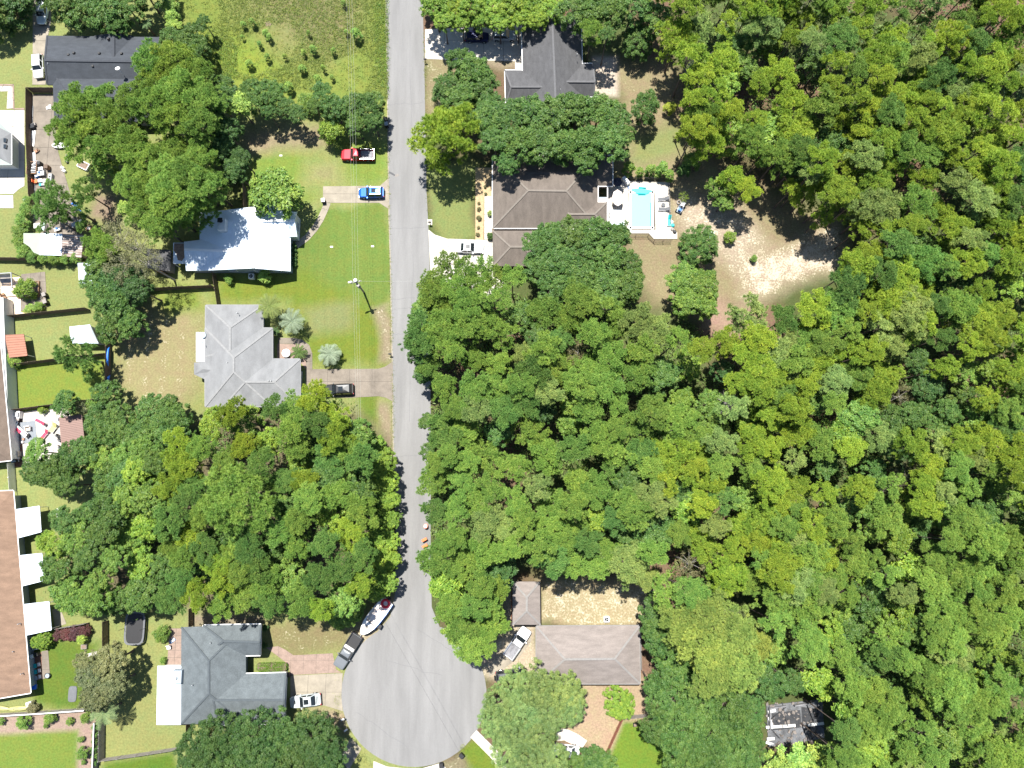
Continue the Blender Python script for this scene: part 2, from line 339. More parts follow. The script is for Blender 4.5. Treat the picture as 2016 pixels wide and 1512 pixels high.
def make_ground():
    xi = np.arange(-116, 116.01, .5); yi = np.arange(-62, 108.01, .5)
    out = np.array([4, 12, 30, 70, 160, 400, 900, 1800.])
    xs = np.concatenate([xi[0] - out[::-1], xi, xi[-1] + out]); ys = np.concatenate([yi[0] - out[::-1], yi, yi[-1] + out])
    X, Y = np.meshgrid(xs, ys); x, y = X.ravel(), Y.ravel()
    wx = x + (fbm(x, y, 6, 3) - .5) * 3.2; wy = y + (fbm(x, y, 6, 33) - .5) * 3.2
    # wood floor: leaf litter with green undergrowth
    g = np.clip((fbm(x, y, 9, 5) - .30) * 4, 0, 1)[:, None]
    col = np.array([.14, .09, .06])[None] * (1 - g) + np.array([.06, .075, .026])[None] * g
    sand = np.full(x.shape, .05)
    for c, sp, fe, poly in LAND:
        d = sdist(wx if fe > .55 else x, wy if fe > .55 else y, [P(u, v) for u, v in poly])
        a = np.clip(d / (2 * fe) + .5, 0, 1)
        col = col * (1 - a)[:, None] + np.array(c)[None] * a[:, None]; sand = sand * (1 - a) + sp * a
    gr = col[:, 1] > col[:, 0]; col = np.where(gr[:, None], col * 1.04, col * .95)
    far = np.clip((np.maximum(np.abs(x) - 112, np.abs(y - 23) - 82)) / 4, 0, 1)[:, None]; col = col * (1 - far) + np.array([.075, .10, .035])[None] * far
    big = (.86 + .28 * (fbm(x, y, 14, 71) * (1 - far[:, 0]) + .5 * far[:, 0]))[:, None]; col = col * big
    dry = sdist(x, y, [P(u, v) for u, v in [(232, 610), (398, 602), (398, 755), (350, 825), (234, 760)]]) > 0
    sand = np.where(dry, np.clip(sand + .17 * np.sin(x * 2 * math.pi / 2.9), 0, 1), sand)
    lawn = sdist(x, y, [P(u, v) for u, v in [(480, 262), (768, 285), (772, 724), (600, 720), (560, 600), (430, 598), (430, 545)]]) > 0
    col = np.where(lawn[:, None], col * (1 + .03 * np.sin(x * 2 * math.pi / 1.7 + .4 * np.sin(y * .2)))[:, None], col)
    nx, ny = len(xs), len(ys)
    idx = np.arange(nx * ny).reshape(ny, nx)
    q = np.stack([idx[:-1, :-1], idx[:-1, 1:], idx[1:, 1:], idx[1:, :-1]], -1).reshape(-1, 4)
    me = bpy.data.meshes.new('ground')
    me.vertices.add(nx * ny); me.vertices.foreach_set('co', np.stack([x, y, np.zeros_like(x)], -1).ravel())
    me.loops.add(q.size); me.loops.foreach_set('vertex_index', q.ravel().astype(np.int32))
    me.polygons.add(len(q)); me.polygons.foreach_set('loop_start', np.arange(0, q.size, 4, dtype=np.int32))
    me.polygons.foreach_set('loop_total', np.full(len(q), 4, np.int32)); me.update(calc_edges=True)
    ca = me.attributes.new('cover', 'FLOAT_COLOR', 'POINT'); ca.data.foreach_set('color', np.concatenate([col, np.ones((len(col), 1))], 1).ravel().astype(np.float32))
    sa = me.attributes.new('sand', 'FLOAT', 'POINT'); sa.data.foreach_set('value', sand.astype(np.float32))
    m = bpy.data.materials.new('ground_cover'); m.use_nodes = True
    n, l = m.node_tree.nodes, m.node_tree.links; b = n['Principled BSDF']; b.inputs['Roughness'].default_value = .95
    b.inputs['Specular IOR Level'].default_value = .1
    a1 = n.new('ShaderNodeAttribute'); a1.attribute_name = 'cover'; a2 = n.new('ShaderNodeAttribute'); a2.attribute_name = 'sand'
    tc = n.new('ShaderNodeTexCoord')
    def noise(s, d, ro=.6):
        t = n.new('ShaderNodeTexNoise'); t.inputs['Scale'].default_value = s; t.inputs['Detail'].default_value = d; t.inputs['Roughness'].default_value = ro
        l.new(tc.outputs['Object'], t.inputs['Vector']); return t
    n1 = noise(.55, 8, .72); n2 = noise(3.2, 6, .7); n3 = noise(.13, 4)
    # blade-to-blade and tuft-to-tuft variation of the cover
    mr = n.new('ShaderNodeMapRange'); mr.inputs['From Min'].default_value = .3; mr.inputs['From Max'].default_value = .7
    mr.inputs['To Min'].default_value = .74; mr.inputs['To Max'].default_value = 1.26; l.new(n2.outputs['Fac'], mr.inputs['Value'])
    sc = n.new('ShaderNodeVectorMath'); sc.operation = 'SCALE'; l.new(a1.outputs['Color'], sc.inputs[0]); l.new(mr.outputs[0], sc.inputs['Scale'])
    hs = n.new('ShaderNodeHueSaturation'); mh = n.new('ShaderNodeMapRange'); mh.inputs['From Min'].default_value = .3; mh.inputs['From Max'].default_value = .7
    mh.inputs['To Min'].default_value = .472; mh.inputs['To Max'].default_value = .528
    l.new(n1.outputs['Fac'], mh.inputs['Value']); l.new(mh.outputs[0], hs.inputs['Hue']); l.new(sc.outputs[0], hs.inputs['Color'])
    # bare sand shows where the speckle noise exceeds 1 - sand
    ad = n.new('ShaderNodeMath'); ad.operation = 'MULTIPLY_ADD'; ad.inputs[1].default_value = .55; l.new(n2.outputs['Fac'], ad.inputs[0])
    a45 = n.new('ShaderNodeMath'); a45.operation = 'MULTIPLY'; a45.inputs[1].default_value = .45; l.new(n1.outputs['Fac'], a45.inputs[0]); l.new(a45.outputs[0], ad.inputs[2])
    th = n.new('ShaderNodeMapRange'); th.inputs['To Min'].default_value = .72; th.inputs['To Max'].default_value = .38; l.new(a2.outputs['Fac'], th.inputs['Value'])
    su = n.new('ShaderNodeMath'); su.operation = 'SUBTRACT'; l.new(ad.outputs[0], su.inputs[0]); l.new(th.outputs[0], su.inputs[1])
    ra = n.new('ShaderNodeMapRange'); ra.inputs['From Min'].default_value = -.02; ra.inputs['From Max'].default_value = .06; l.new(su.outputs[0], ra.inputs['Value'])
    mx = n.new('ShaderNodeMix'); mx.data_type = 'RGBA'; l.new(ra.outputs[0], mx.inputs['Factor'])
    l.new(hs.outputs[0], mx.inputs['A']); mx.inputs['B'].default_value = (.45, .385, .30, 1)
    l.new(mx.outputs['Result'], b.inputs['Base Color'])
    bp = n.new('ShaderNodeBump'); bp.inputs['Strength'].default_value = .55; bp.inputs['Distance'].default_value = .12
    l.new(n2.outputs['Fac'], bp.inputs['Height']); l.new(bp.outputs[0], b.inputs['Normal'])
    me.materials.append(m)
    o = bpy.data.objects.new('ground', me); COL.objects.link(o); o['kind'] = 'structure'
make_ground()

# ------------------------------------------------------------------ road, driveways, paths
def sheet(name, pts, z, m, th=.06):
    return struct(name, MB().prism(PS(pts), z - th, z), m)
C0 = [(815 + 143 * math.cos(t), 1367 + 143 * math.sin(t)) for t in np.linspace(-math.radians(68), math.radians(238), 44)]
road = [(757.5, -120), (760, 0), (763, 150), (765, 300), (766.5, 420), (769, 500), (771, 600), (773, 700), (774.7, 850), (777, 950), (779, 1080), (778, 1170), (768, 1215), (742, 1245)] 
road_r = [(866, 1235), (850, 1195), (848, 1100), (848, 900), (847.5, 700), (846.6, 550), (843.5, 450), (840, 380), (838.5, 300), (837.3, 240), (835.5, 120), (832, 0), (829, -120)]
sheet('road', road + list(reversed(C0)) + road_r, .03, M['asphalt'])
# worn patch repairs and manhole cover on the road
solo('manhole_cover', MB().cyl(P(782, 347, .03), P(782, 347, .045), .42, .42, 16), M['wood_grey'], 'round grey manhole cover in the road above the blue car', 'manhole cover', P(782, 347, .03))
struct('road_patch', MB().prism(PS([(766, 337), (774, 341), (779, 345), (777, 347), (766, 341)]), .0, .034), mat('tar', (.10, .10, .105), .9))
struct('road_edge', MB().loft([[Vector((p.x + dx, p.y, z)) for dx, z in ((-.18, .0), (-.18, .028), (.0, .028), (.0, .0))] for p in PS(road[:10])], cap=True), M['concrete'])

CRK = random.Random(4)
for (u0, v0), (u1, v1) in (((768, 590), (846, 584)), ((771, 660), (812, 655)), ((770, 450), (843, 447)), ((764, 205), (836, 203)), ((776, 900), (842, 893)), ((760, 1300), (870, 1330)), ((700, 1400), (800, 1470)), ((806, 60), (812, 420)), ((812, 500), (806, 830)), ((820, 1240), (905, 1290))):
    pp = [P(u0 + (u1 - u0) * s + CRK.gauss(0, 1.2), v0 + (v1 - v0) * s + CRK.gauss(0, 1.2), .033) for s in [i / 9 for i in range(10)]]; mb = MB()
    for p_, q_ in zip(pp[:-1], pp[1:]): mb.beam(p_, q_, .045, .006)
    struct('crack', mb, M['tar_line'])
def clip(poly, nx, ny, d):
    out = []
    for i in range(len(poly)):
        a, b = poly[i], poly[(i + 1) % len(poly)]
        da, db = a[0] * nx + a[1] * ny - d, b[0] * nx + b[1] * ny - d
        if da <= 0: out.append(a)
        if (da < 0 < db) or (db < 0 < da):
            t = da / (da - db); out.append((a[0] + t * (b[0] - a[0]), a[1] + t * (b[1] - a[1])))
    return out
def slabs(name, pts, z, m, sx, sy, gap=.05, rz=0.0):
    """a paved surface poured in separate slabs with recessed joints"""
    w = [(p.x, p.y) for p in PS(pts)]
    root = struct(name, MB().prism([Vector((a, b, 0)) for a, b in w], -.03, z - .03), M['joint'])
    ca, sa = math.cos(rz), math.sin(rz); r = [(x * ca + y * sa, -x * sa + y * ca) for x, y in w]
    x0, x1 = min(p[0] for p in r), max(p[0] for p in r); y0, y1 = min(p[1] for p in r), max(p[1] for p in r)
    nx, ny = max(1, round((x1 - x0) / sx)), max(1, round((y1 - y0) / sy))
    for i in range(nx):
        for j in range(ny):
            a0, a1 = x0 + (x1 - x0) * i / nx + gap / 2, x0 + (x1 - x0) * (i + 1) / nx - gap / 2
            b0, b1 = y0 + (y1 - y0) * j / ny + gap / 2, y0 + (y1 - y0) * (j + 1) / ny - gap / 2
            p = clip(clip(clip(clip(r, 1, 0, a1), -1, 0, -a0), 0, 1, b1), 0, -1, -b0)
            if len(p) < 3: continue
            ar = abs(sum(p[k][0] * p[(k + 1) % len(p)][1] - p[(k + 1) % len(p)][0] * p[k][1] for k in range(len(p)))) / 2
            if ar < .15: continue
            part('slab', MB().prism([Vector((x * ca - y * sa, x * sa + y * ca, 0)) for x, y in p], z - .06, z + random.uniform(-.006, .006)), m, root)
    return root
def band(name, pts, wpx, z, m, piece=1.6):
    """a path of separate pieces along a line"""
    c = PS(pts); w = wpx * ppm(*pts[0]) / 2; L = []
    for i, p in enumerate(c):
        d = (c[min(i + 1, len(c) - 1)] - c[max(i - 1, 0)]).normalized(); nn = Vector((-d.y, d.x, 0)) * w; L.append((p + nn, p - nn))
    root = struct(name, MB().prism([a for a, _ in L] + [b for _, b in reversed(L)], -.03, z - .03), M['joint'])
    for i in range(len(L) - 1):
        k = max(1, round((c[i + 1] - c[i]).length / piece))
        for j in range(k):
            t0, t1 = j / k + .012, (j + 1) / k - .012
            q = [L[i][0].lerp(L[i + 1][0], t0), L[i][0].lerp(L[i + 1][0], t1), L[i][1].lerp(L[i + 1][1], t1), L[i][1].lerp(L[i + 1][1], t0)]
            part('slab', MB().prism(q, z - .06, z), m, root)
    return root
slabs('driveway', [(636, 367), (748, 366), (765, 351), (767, 413), (747, 399.5), (653, 399.5), (636, 398)], .05, M['concrete'], 5.5, 3.2)
band('path', [(645, 399), (640, 412), (631, 432), (619, 451), (604, 468), (583, 484)], 13, .05, M['concrete'])
slabs('driveway', [(602, 727), (745, 726), (758, 722), (773, 712), (774.5, 791), (760, 783), (745, 780), (690, 783), (602, 784)], .05, M['concrete_beige'], 3.6, 3.2)
band('path', [(548, 671), (575, 671), (592, 674), (604, 683), (609, 697), (609, 727)], 12, .05, M['concrete_beige'])
sheet('garden_bed', [(546, 677), (590, 678), (602, 690), (603, 727), (590, 712), (546, 706)], .035, M['paver_pink'])
slabs('driveway', [(572, 1330), (675, 1325), (672, 1370), (675, 1400), (640, 1389), (572, 1386)], .05, M['concrete'], 3.2, 2.7)
slabs('driveway', [(524, 1275), (548, 1272), (562, 1279), (578, 1290), (655, 1286), (662, 1318), (672, 1324), (572, 1329), (568, 1308), (545, 1290)], .046, M['paver_pink'], 2.2, 2.2, .03)
slabs('driveway', [(646, 1540), (690, 1452), (712, 1474), (672, 1540)], .05, M['concrete'], 3, 3)
slabs('pavement', [(735, 1498), (762, 1509), (800, 1513), (800, 1540), (735, 1540)], .026, M['concrete_white'], 3, 3)
slabs('pavement', [(833, 1512), (868, 1502), (878, 1512), (874, 1540), (820, 1540)], .024, M['concrete_white'], 3, 3)
band('path', [(932, 1444), (950, 1462), (970, 1482), (985, 1500), (995, 1530)], 18, .05, M['concrete_white'])
slabs('driveway', [(836.5, 58), (1030, 50), (1030, 139), (1014, 139), (1014, 121), (980, 120), (880, 118), (836.5, 116)], .05, M['concrete_white'], 4, 3.2)
slabs('driveway', [(843.5, 452), (856, 462), (880, 470), (970, 473), (970, 545), (1000, 560), (955, 585), (850, 560), (846.5, 520)], .05, M['concrete_white'], 4, 3.2)
sheet('garden_bed', [(936, 330), (969, 330), (969, 386), (953, 386), (952, 472), (936, 472)], .035, M['straw'])
slabs('path', [(953.5, 386), (969, 386), (969, 472), (953.5, 472)], .05, M['concrete_white'], 1.4, 1.2)
slabs('driveway', [(962, 1310), (985, 1288), (1008, 1255), (1022, 1231), (1042, 1231), (1046, 1262), (1024, 1292), (990, 1318), (962, 1332)], .05, M['concrete'], 3, 3)
band('path', [(1095, 1447), (1113, 1446), (1132, 1455), (1150, 1468)], 22, .05, M['concrete_white'], 2.4)
slabs('driveway', [(66, -60), (100, -60), (100, 45), (95, 70), (92, 110), (90, 167), (64, 167)], .05, M['concrete'], 3, 3)
slabs('patio', [(63, 186), (106, 186), (110, 262), (115, 300), (128, 345), (150, 420), (166, 470), (92, 470), (66, 440), (62, 300)], .05, M['concrete_beige'], 3.4, 3.6)
slabs('patio', [(-40, 217), (48.5, 217), (48.5, 366), (38, 372), (27, 382), (-40, 382)], .05, M['concrete_white'], 3, 3)
slabs('path', [(-40, 384), (26, 384), (27, 410), (-40, 410)], .05, M['concrete_white'], 3, 3)
band('path', [(-30, 175), (20, 175), (20, 214)], 13, .05, M['concrete_white'])
band('border', [(-30, 167.5), (26, 167.5), (27, 214.5), (48, 214.5)], 4, .055, M['paver_pink'])
slabs('patio', [(42, 540), (89, 535), (93, 604), (42, 612)], .05, M['concrete_beige'], 2, 2)
sheet('deck', [(-40, 552), (41.5, 545), (41.5, 614), (52, 618), (-40, 624)], .06, M['wood_pale'])
slabs('patio', [(44, 812), (80, 806), (112, 802), (132, 806), (145, 830), (122, 885), (100, 905), (45, 915)], .05, M['concrete_white'], 2.6, 2.6)
sheet('patio', [(22, 808), (43, 806), (44, 918), (26, 920)], .04, M['brick_red'])
sheet('patio', [(2, 655), (28, 650), (28, 800), (20, 800)], .03, M['brick_red'])
slabs('patio', [(334, 1237), (359, 1237), (357, 1309), (329, 1309)], .05, M['paver_pink'], 1.2, 1.2)
slabs('patio', [(82, 1282), (95, 1280), (99, 1333), (84, 1337)], .05, M['concrete_beige'], 1.3, 1.3)
sheet('patio', [(58, 1290), (82, 1284), (83.5, 1337), (62, 1342)], .04, M['brick_red'])
sheet('patio', [(103, 1200), (118, 1196), (131, 1228), (108, 1236)], .04, M['concrete'])
# ------------------------------------------------------------------ houses
def roof_mesh(vs, fs, skirt=.2):
    mb = MB(); mb.add(vs, fs); cnt = {}
    for f in fs:
        for i in range(len(f)):
            e = (f[i], f[(i + 1) % len(f)]); k = tuple(sorted(e)); cnt.setdefault(k, []).append(e)
    for k, es in cnt.items():
        if len(es) == 1:
            a, b = Vector(vs[es[0][0]]), Vector(vs[es[0][1]]); d = Vector((0, 0, skirt))
            mb.add([a, b, b - d, a - d], [(0, 3, 2, 1)])
    return mb
def px3(t): return P(t[0], t[1], t[2])
def hip(parent, c4, r2, eave, ridge, m, cap=None, gut=None, name='roof'):
    """c4: NW, NE, SE, SW eave corners; r2: the two ridge ends; a ridge end lying on an edge makes a gable"""
    c = [P(u, v, eave) for u, v in c4]; r = [P(u, v, ridge) for u, v in r2]
    horiz = abs(r2[1][0] - r2[0][0]) >= abs(r2[1][1] - r2[0][1])
    vs = c + r
    if horiz: fs = [(0, 3, 4), (1, 0, 4, 5), (2, 1, 5), (3, 2, 5, 4)]; ends = ((0, 4), (3, 4), (1, 5), (2, 5))
    else: fs = [(1, 0, 4), (2, 1, 4, 5), (3, 2, 5), (0, 3, 5, 4)]; ends = ((0, 4), (1, 4), (3, 5), (2, 5))
    o = part(name, roof_mesh(vs, [tuple(f) for f in fs]), m, parent)
    if cap:
        mb = MB(); up = Vector((0, 0, .03)); mb.beam(r[0] + up, r[1] + up, .34, .06)
        for a, b in ends: mb.beam(vs[a] + up, vs[b] + up, .3, .06)
        part('ridge_cap', mb, cap, o)
    if gut:
        mb = MB()
        for i in range(4):
            a, b = c[i], c[(i + 1) % 4]; d = (b - a).normalized(); nn = Vector((d.y, -d.x, 0))
            if (a + b - c[0] - c[2]).dot(nn) < 0: nn = -nn
            mb.beam(a + nn * .07 - Vector((0, 0, .08)), b + nn * .07 - Vector((0, 0, .08)), .13, .13)
        part('gutter', mb, gut, o)
    return o
def walls(parent, pts, h, m, inset=.45, z0=0.0):
    w = PS(pts, h); c = sum(w, Vector()) / len(w); n = len(w); q = []
    ar = sum(w[i].x * w[(i + 1) % n].y - w[(i + 1) % n].x * w[i].y for i in range(n))
    if ar < 0: w.reverse()
    for i in range(n):
        a, b, d = w[i - 1], w[i], w[(i + 1) % n]
        e1, e2 = (b - a).normalized(), (d - b).normalized()
        n1, n2 = Vector((-e1.y, e1.x, 0)), Vector((-e2.y, e2.x, 0))
        k = n1 + n2; q.append(b + k * (inset / max(.3, 1 + n1.dot(n2))))
    return part('wall', MB().prism(q, z0, h - .12), m, parent), q
def windows(parent, a, b, fr, w=1.3, z0=.95, h=1.1):
    """windows let into the wall that runs from a to b (world points), at fractions fr"""
    a, b = Vector(a), Vector(b); d = (b - a); d.z = 0; L = d.length; d.normalize(); nn = Vector((d.y, -d.x, 0))
    for t in fr:
        c = a + d * (L * t) + nn * .03
        f = MB()
        for s in (-1, 1): f.beam((c + d * (s * w / 2)) + Vector((0, 0, z0 - c.z)), (c + d * (s * w / 2)) + Vector((0, 0, z0 + h - c.z)), .09, .09)
        for z in (z0, z0 + h / 2, z0 + h): f.beam(c - d * w / 2 + Vector((0, 0, z - c.z)), c + d * w / 2 + Vector((0, 0, z - c.z)), .09, .08)
        fo = part('window', f, M['white'], parent)
        p0, p1 = c - d * w / 2 - nn * .015, c + d * w / 2 - nn * .015
        part('pane', MB().add([(p0.x, p0.y, z0), (p1.x, p1.y, z0), (p1.x, p1.y, z0 + h), (p0.x, p0.y, z0 + h)], [(0, 1, 2, 3)]), M['glass'], fo)
def door(parent, a, b, t, m, w=1.0, h=2.05):
    a, b = Vector(a), Vector(b); d = (b - a); d.z = 0; L = d.length; d.normalize(); nn = Vector((d.y, -d.x, 0)); c = a + d * (L * t) + nn * .04
    o = part('door', MB().beam((c.x, c.y, .02), (c.x, c.y, h), w, .07) if False else MB().box((c.x, c.y, h / 2), (w, .07, h), math.atan2(d.y, d.x)), m, parent)
    k = c + d * (w * .36) + nn * .06; part('handle', MB().ball((k.x, k.y, 1.0), .05, 6, 4), M['chrome'], o)
def vents(parent, pts, h, m, name='roof_vent', s=.42, hh=.28):
    for u, v in pts:
        p = P(u, v, h); part(name, MB().box((p.x, p.y, h + hh / 2 - .1), (s, s, hh + .2), 0, .8), m, parent)
def pipes(parent, pts, h):
    for u, v in pts:
        p = P(u, v, h); part('vent_pipe', MB().cyl((p.x, p.y, h - .3), (p.x, p.y, h + .45), .07, .07, 8), M['galv'], parent)
def ribs(parent, a, b, c, d, step, m, name='rib'):
    """standing seams from edge a-b to edge d-c"""
    n = max(2, round((b - a).length / step)); mb = MB(); up = Vector((0, 0, .03))
    for i in range(n + 1): mb.beam(a.lerp(b, i / n) + up, d.lerp(c, i / n) + up, .07, .06)
    return stuff(part(name, mb, m, parent))

# A: white metal roofed house beside the path
A = thing('house', 'white metal-roofed house with tree shadow on its west half and a stubby chimney', 'house', P(480, 480))
Rz, Ez = 5.0, 2.7
v = [px3(t) for t in [(502, 389, Rz), (499, 528, Rz), (572, 534, Ez), (572, 391, Ez), (393, 419, 2.6), (393, 533, 2.6), (500, 407, Rz)]]
part('roof', roof_mesh(v, [(3, 0, 6, 1, 2), (6, 4, 5, 1)]), M['metal_white'], A)
ribs(A, v[0], v[1], v[2], v[3], .75, M['metal_white'], 'roof_seam')
w2 = [px3(t) for t in [(363, 491, 3.9), (462, 495, 3.9), (460, 531, 2.5), (367, 533, 2.5), (425, 468, 2.5), (362, 476, 2.9)]]
part('roof', roof_mesh(w2, [(0, 3, 2, 1), (0, 1, 4, 5)]), M['metal_white'], A)
ribs(A, w2[0], w2[1], w2[2], w2[3], .6, M['metal_white'], 'roof_seam')
w3 = [px3(t) for t in [(505, 435, 4.6), (580, 434, 4.6), (585, 417, 3.0), (520, 417, 3.0), (585, 466, 3.0), (520, 466, 3.0)]]
part('roof', roof_mesh(w3, [(0, 1, 2, 3), (1, 0, 5, 4)]), M['metal_white'], A)
ribs(A, w3[1], w3[0], w3[5], w3[4], .42, M['metal_white'], 'roof_seam'); ribs(A, w3[0], w3[1], w3[2], w3[3], .42, M['metal_white'], 'roof_seam')
mb = MB(); up = Vector((0, 0, .05)); mb.beam(v[0] + up, v[1] + up, .4, .08).beam(w3[0] + up, w3[1] + up, .4, .08).beam(w2[0] + up, w2[1] + up, .4, .08)
part('ridge_cap', mb, M['white'], A)
_, q = walls(A, [(395, 421), (500, 409), (502, 392), (571, 394), (571, 533), (369, 532), (365, 480), (395, 472)], 2.6, M['wall_grey'], .35)
mb = MB()   # south gable wall
g0, g1, g2 = P(393, 533, 2.5), P(499, 528, 4.85), P(571, 533.5, 2.6); off = Vector((0, .5, 0))
mb.add([g0 + off, g2 + off, g1 + off], [(0, 1, 2)]); part('gable', mb, M['wall_grey'], A)
pw, pe = P(400, 533, 2.6) + off * .8, P(568, 533, 2.6) + off * .8
windows(A, (pw.x, pw.y - .03, 0), (pe.x, pe.y - .03, 0), (.32, .62, .84))
ge0, ge1, gep = P(581, 419, 2.95), P(581, 464, 2.95), P(577, 434.5, 4.5)
part('gable', MB().add([ge0, gep, ge1], [(0, 1, 2)]), M['offwhite'], A)
b0, b1 = P(522, 420, 2.9), P(580, 463, 2.9)
part('wall', MB().box(((b0.x + b1.x) / 2, (b0.y + b1.y) / 2, 1.4), (abs(b1.x - b0.x), abs(b1.y - b0.y), 2.8)), M['offwhite'], A)
windows(A, (b1.x + .02, b1.y, 0), (b1.x + .02, b0.y, 0), (.5,), 1.8)
fl = [(341, 478), (366, 478), (366, 519), (341, 519)]
part('porch_roof', MB().prism(PS(fl, 2.5), 2.38, 2.5), M['metal_white'], A)
part('leaf_litter', MB().prism(PS([(343, 479), (362, 479), (363, 507), (358, 514), (350, 512), (347, 500), (342, 493)], 2.5), 2.5, 2.515), M['mulch'], A)
for u, vv in fl: p = P(u, vv, 2.4) + Vector((.15 if u < 350 else -.15, 0, 0)); part('post', MB().beam((p.x, p.y, 0), (p.x, p.y, 2.4), .1, .1), M['white'], A)
c = P(439, 444, 4.4); ch = part('chimney', MB().box((c.x, c.y, 4.1), (1.25, 2.0, 2.0)), M['offwhite'], A)
part('flue', MB().cyl((c.x - .1, c.y + .55, 5.1), (c.x - .1, c.y + .55, 5.5), .33, .33, 10).box((c.x - .1, c.y + .55, 5.55), (.8, .8, .06)), M['black'], ch)
pipes(A, [(492, 521)], 4.75)

# B: silver hip roofed house
B = thing('house', 'sprawling silver-grey hip roof house with a short beige driveway', 'house', P(480, 710))
S = M['roof_silver']; CS = M['cap_silver']
hip(B, [(405, 601), (517, 601), (517, 702), (404, 702)], [(453, 645), (453, 690)], 2.62, 4.2, S, CS, M['cap_silver'])
hip(B, [(404, 646), (536, 646), (536, 800), (404, 800)], [(460, 704), (460, 732)], 2.64, 4.6, S, CS, M['cap_silver'])
hip(B, [(440, 707), (590.5, 707), (590.5, 799), (440, 799)], [(483, 752), (540, 752)], 2.6, 4.05, S, CS, M['cap_silver'])
hip(B, [(382, 714), (425, 709), (425, 757), (382, 737)], [(399, 727), (432, 729)], 2.55, 3.05, S, None, None)
part('porch_roof', MB().prism(PS([(386, 654), (405, 654), (405, 712), (386, 712)], 2.5), 2.36, 2.5), M['metal_white'], B)
_, q = walls(B, [(406, 603), (516, 603), (516, 647), (535, 647), (535, 708), (590, 708), (590, 798), (405, 799)], 2.55, M['offwhite'], .5)
ge = [P(589, 730, 0), P(589, 790, 0)]; x = P(590, 750, 2.55).x - .46
part('garage_door', MB().box((x + .06, (ge[0].y + ge[1].y) / 2, 1.1), (.06, 4.9, 2.2)), M['white'], B)
e1, e0 = P(535, 652, 2.5), P(535, 700, 2.5)
windows(B, (e0.x - .48, e0.y, 0), (e0.x - .48, e1.y, 0), (.3, .75))
pipes(B, [(449, 714), (468, 617), (474, 793), (530, 750), (535, 750), (398, 674)], 4.0)
p = P(400, 660, 2.9); part('air_unit', MB().cyl((p.x, p.y, 2.5), (p.x, p.y, 2.95), .55, .5, 12), M['wall_grey'], B)
sheet('patio', [(424, 803), (485, 803), (485, 823), (427, 823)], .04, M['concrete'])

# C: charcoal roof, top left
C_ = thing('house', 'charcoal shingle-roofed house with scattered roof vents below the shaded driveway', 'house', P(200, 140))
hip(C_, [(93, 70), (312, 73), (312, 168), (93, 167)], [(88, 119), (316, 122)], 2.7, 4.8, M['roof_charcoal'], M['cap_char'], None)
hip(C_, [(103, 140), (310, 140), (310, 240), (107, 240)], [(135, 190), (280, 190)], 2.72, 4.5, M['roof_charcoal'], M['cap_char'], None)
hip(C_, [(186, 72), (262, 72), (262, 130), (186, 130)], [(224, 67), (224, 124)], 2.74, 4.4, M['roof_charcoal'], M['cap_char'], None)
walls(C_, [(95, 72), (310, 75), (308, 238), (108, 238), (104, 168), (95, 166)], 2.65, M['wall_tan'], .5)
vents(C_, [(213.7, 77), (146, 105), (135.5, 108.7), (115, 120.6), (196, 105.7), (239.7, 106), (183.6, 131), (232, 171.6)], 4.25, M['black'])
pipes(C_, [(97, 127)], 4.3)
p = P(240, 143, 4.3); pl = part('satellite_mast', MB().cyl((p.x, p.y, 4.0), (p.x + .05, p.y - .1, 5.6), .05, .05, 6), M['white'], C_)
part('dish', MB().cyl((p.x, p.y - .1, 5.55), (p.x, p.y - .05, 5.7), .18, .42, 12), M['white'], pl)

# D: grey cross gabled house, top centre
D_ = thing('house', 'grey cross-gabled house beyond the pale driveway with two parked cars', 'house', P(1090, 130))
G = M['roof_grey']; CG = M['cap_grey']
hip(D_, [(1027, 38), (1144, 35), (1148, 222), (1031, 222)], [(1087, 34), (1095, 228)], 2.75, 5.6, G, CG, M['white'])
hip(D_, [(994, 138), (1075, 138), (1075, 207), (996, 207)], [(1006, 171), (1078, 171)], 2.7, 4.4, G, CG, M['white'])
hip(D_, [(1105, 125), (1167, 125), (1169, 190), (1105, 190)], [(1102, 160.5), (1171, 161)], 2.7, 4.3, G, CG, M['white'])
walls(D_, [(1029, 40), (1143, 38), (1145, 127), (1165, 127), (1167, 188), (1147, 192), (1147, 220), (1031, 220), (1031, 205), (997, 205), (995, 140), (1030, 140)], 2.6, M['wall_tan'], .5)
pipes(D_, [(1103, 178), (1136, 109)], 4.6)
w, q = walls(D_, [(1000, 176), (1006, 176), (1006, 196), (1000, 196)], 1.0, M['black'], .1)

# E: brown hip house with pool
E_ = thing('house', 'brown hip-roofed house between the oaks and the swimming pool', 'house', P(1080, 380))
BR = M['roof_brown']; CB = M['cap_brown']
hip(E_, [(970, 306), (1206, 306), (1206, 366), (970, 366)], [(1040, 340), (1140, 340)], 2.7, 4.2, BR, None, M['white'])
hip(E_, [(970, 306), (1177, 306), (1177, 449), (970, 449)], [(1040, 375), (1115, 376)], 2.72, 5.35, BR, CB, M['white'])
hip(E_, [(1110, 398), (1195, 398), (1195, 450), (1110, 450)], [(1120, 421.5), (1171, 421.5)], 2.74, 3.9, BR, CB, M['white'])
hip(E_, [(970, 454), (1063, 454), (1063, 524), (970, 524)], [(1005, 486), (1030, 486)], 2.6, 4.0, BR, CB, None)
walls(E_, [(972, 308), (1204, 308), (1204, 364), (1176, 365), (1176, 400), (1193, 400), (1193, 448), (972, 448)], 2.6, M['wall_brick'], .5)
walls(E_, [(972, 456), (1062, 456), (1062, 523), (972, 523)], 2.5, M['wall_brick'], .45)
x = P(970, 400, 2.6).x + .55; y0, y1 = P(970, 330, 2.6).y, P(970, 440, 2.6).y
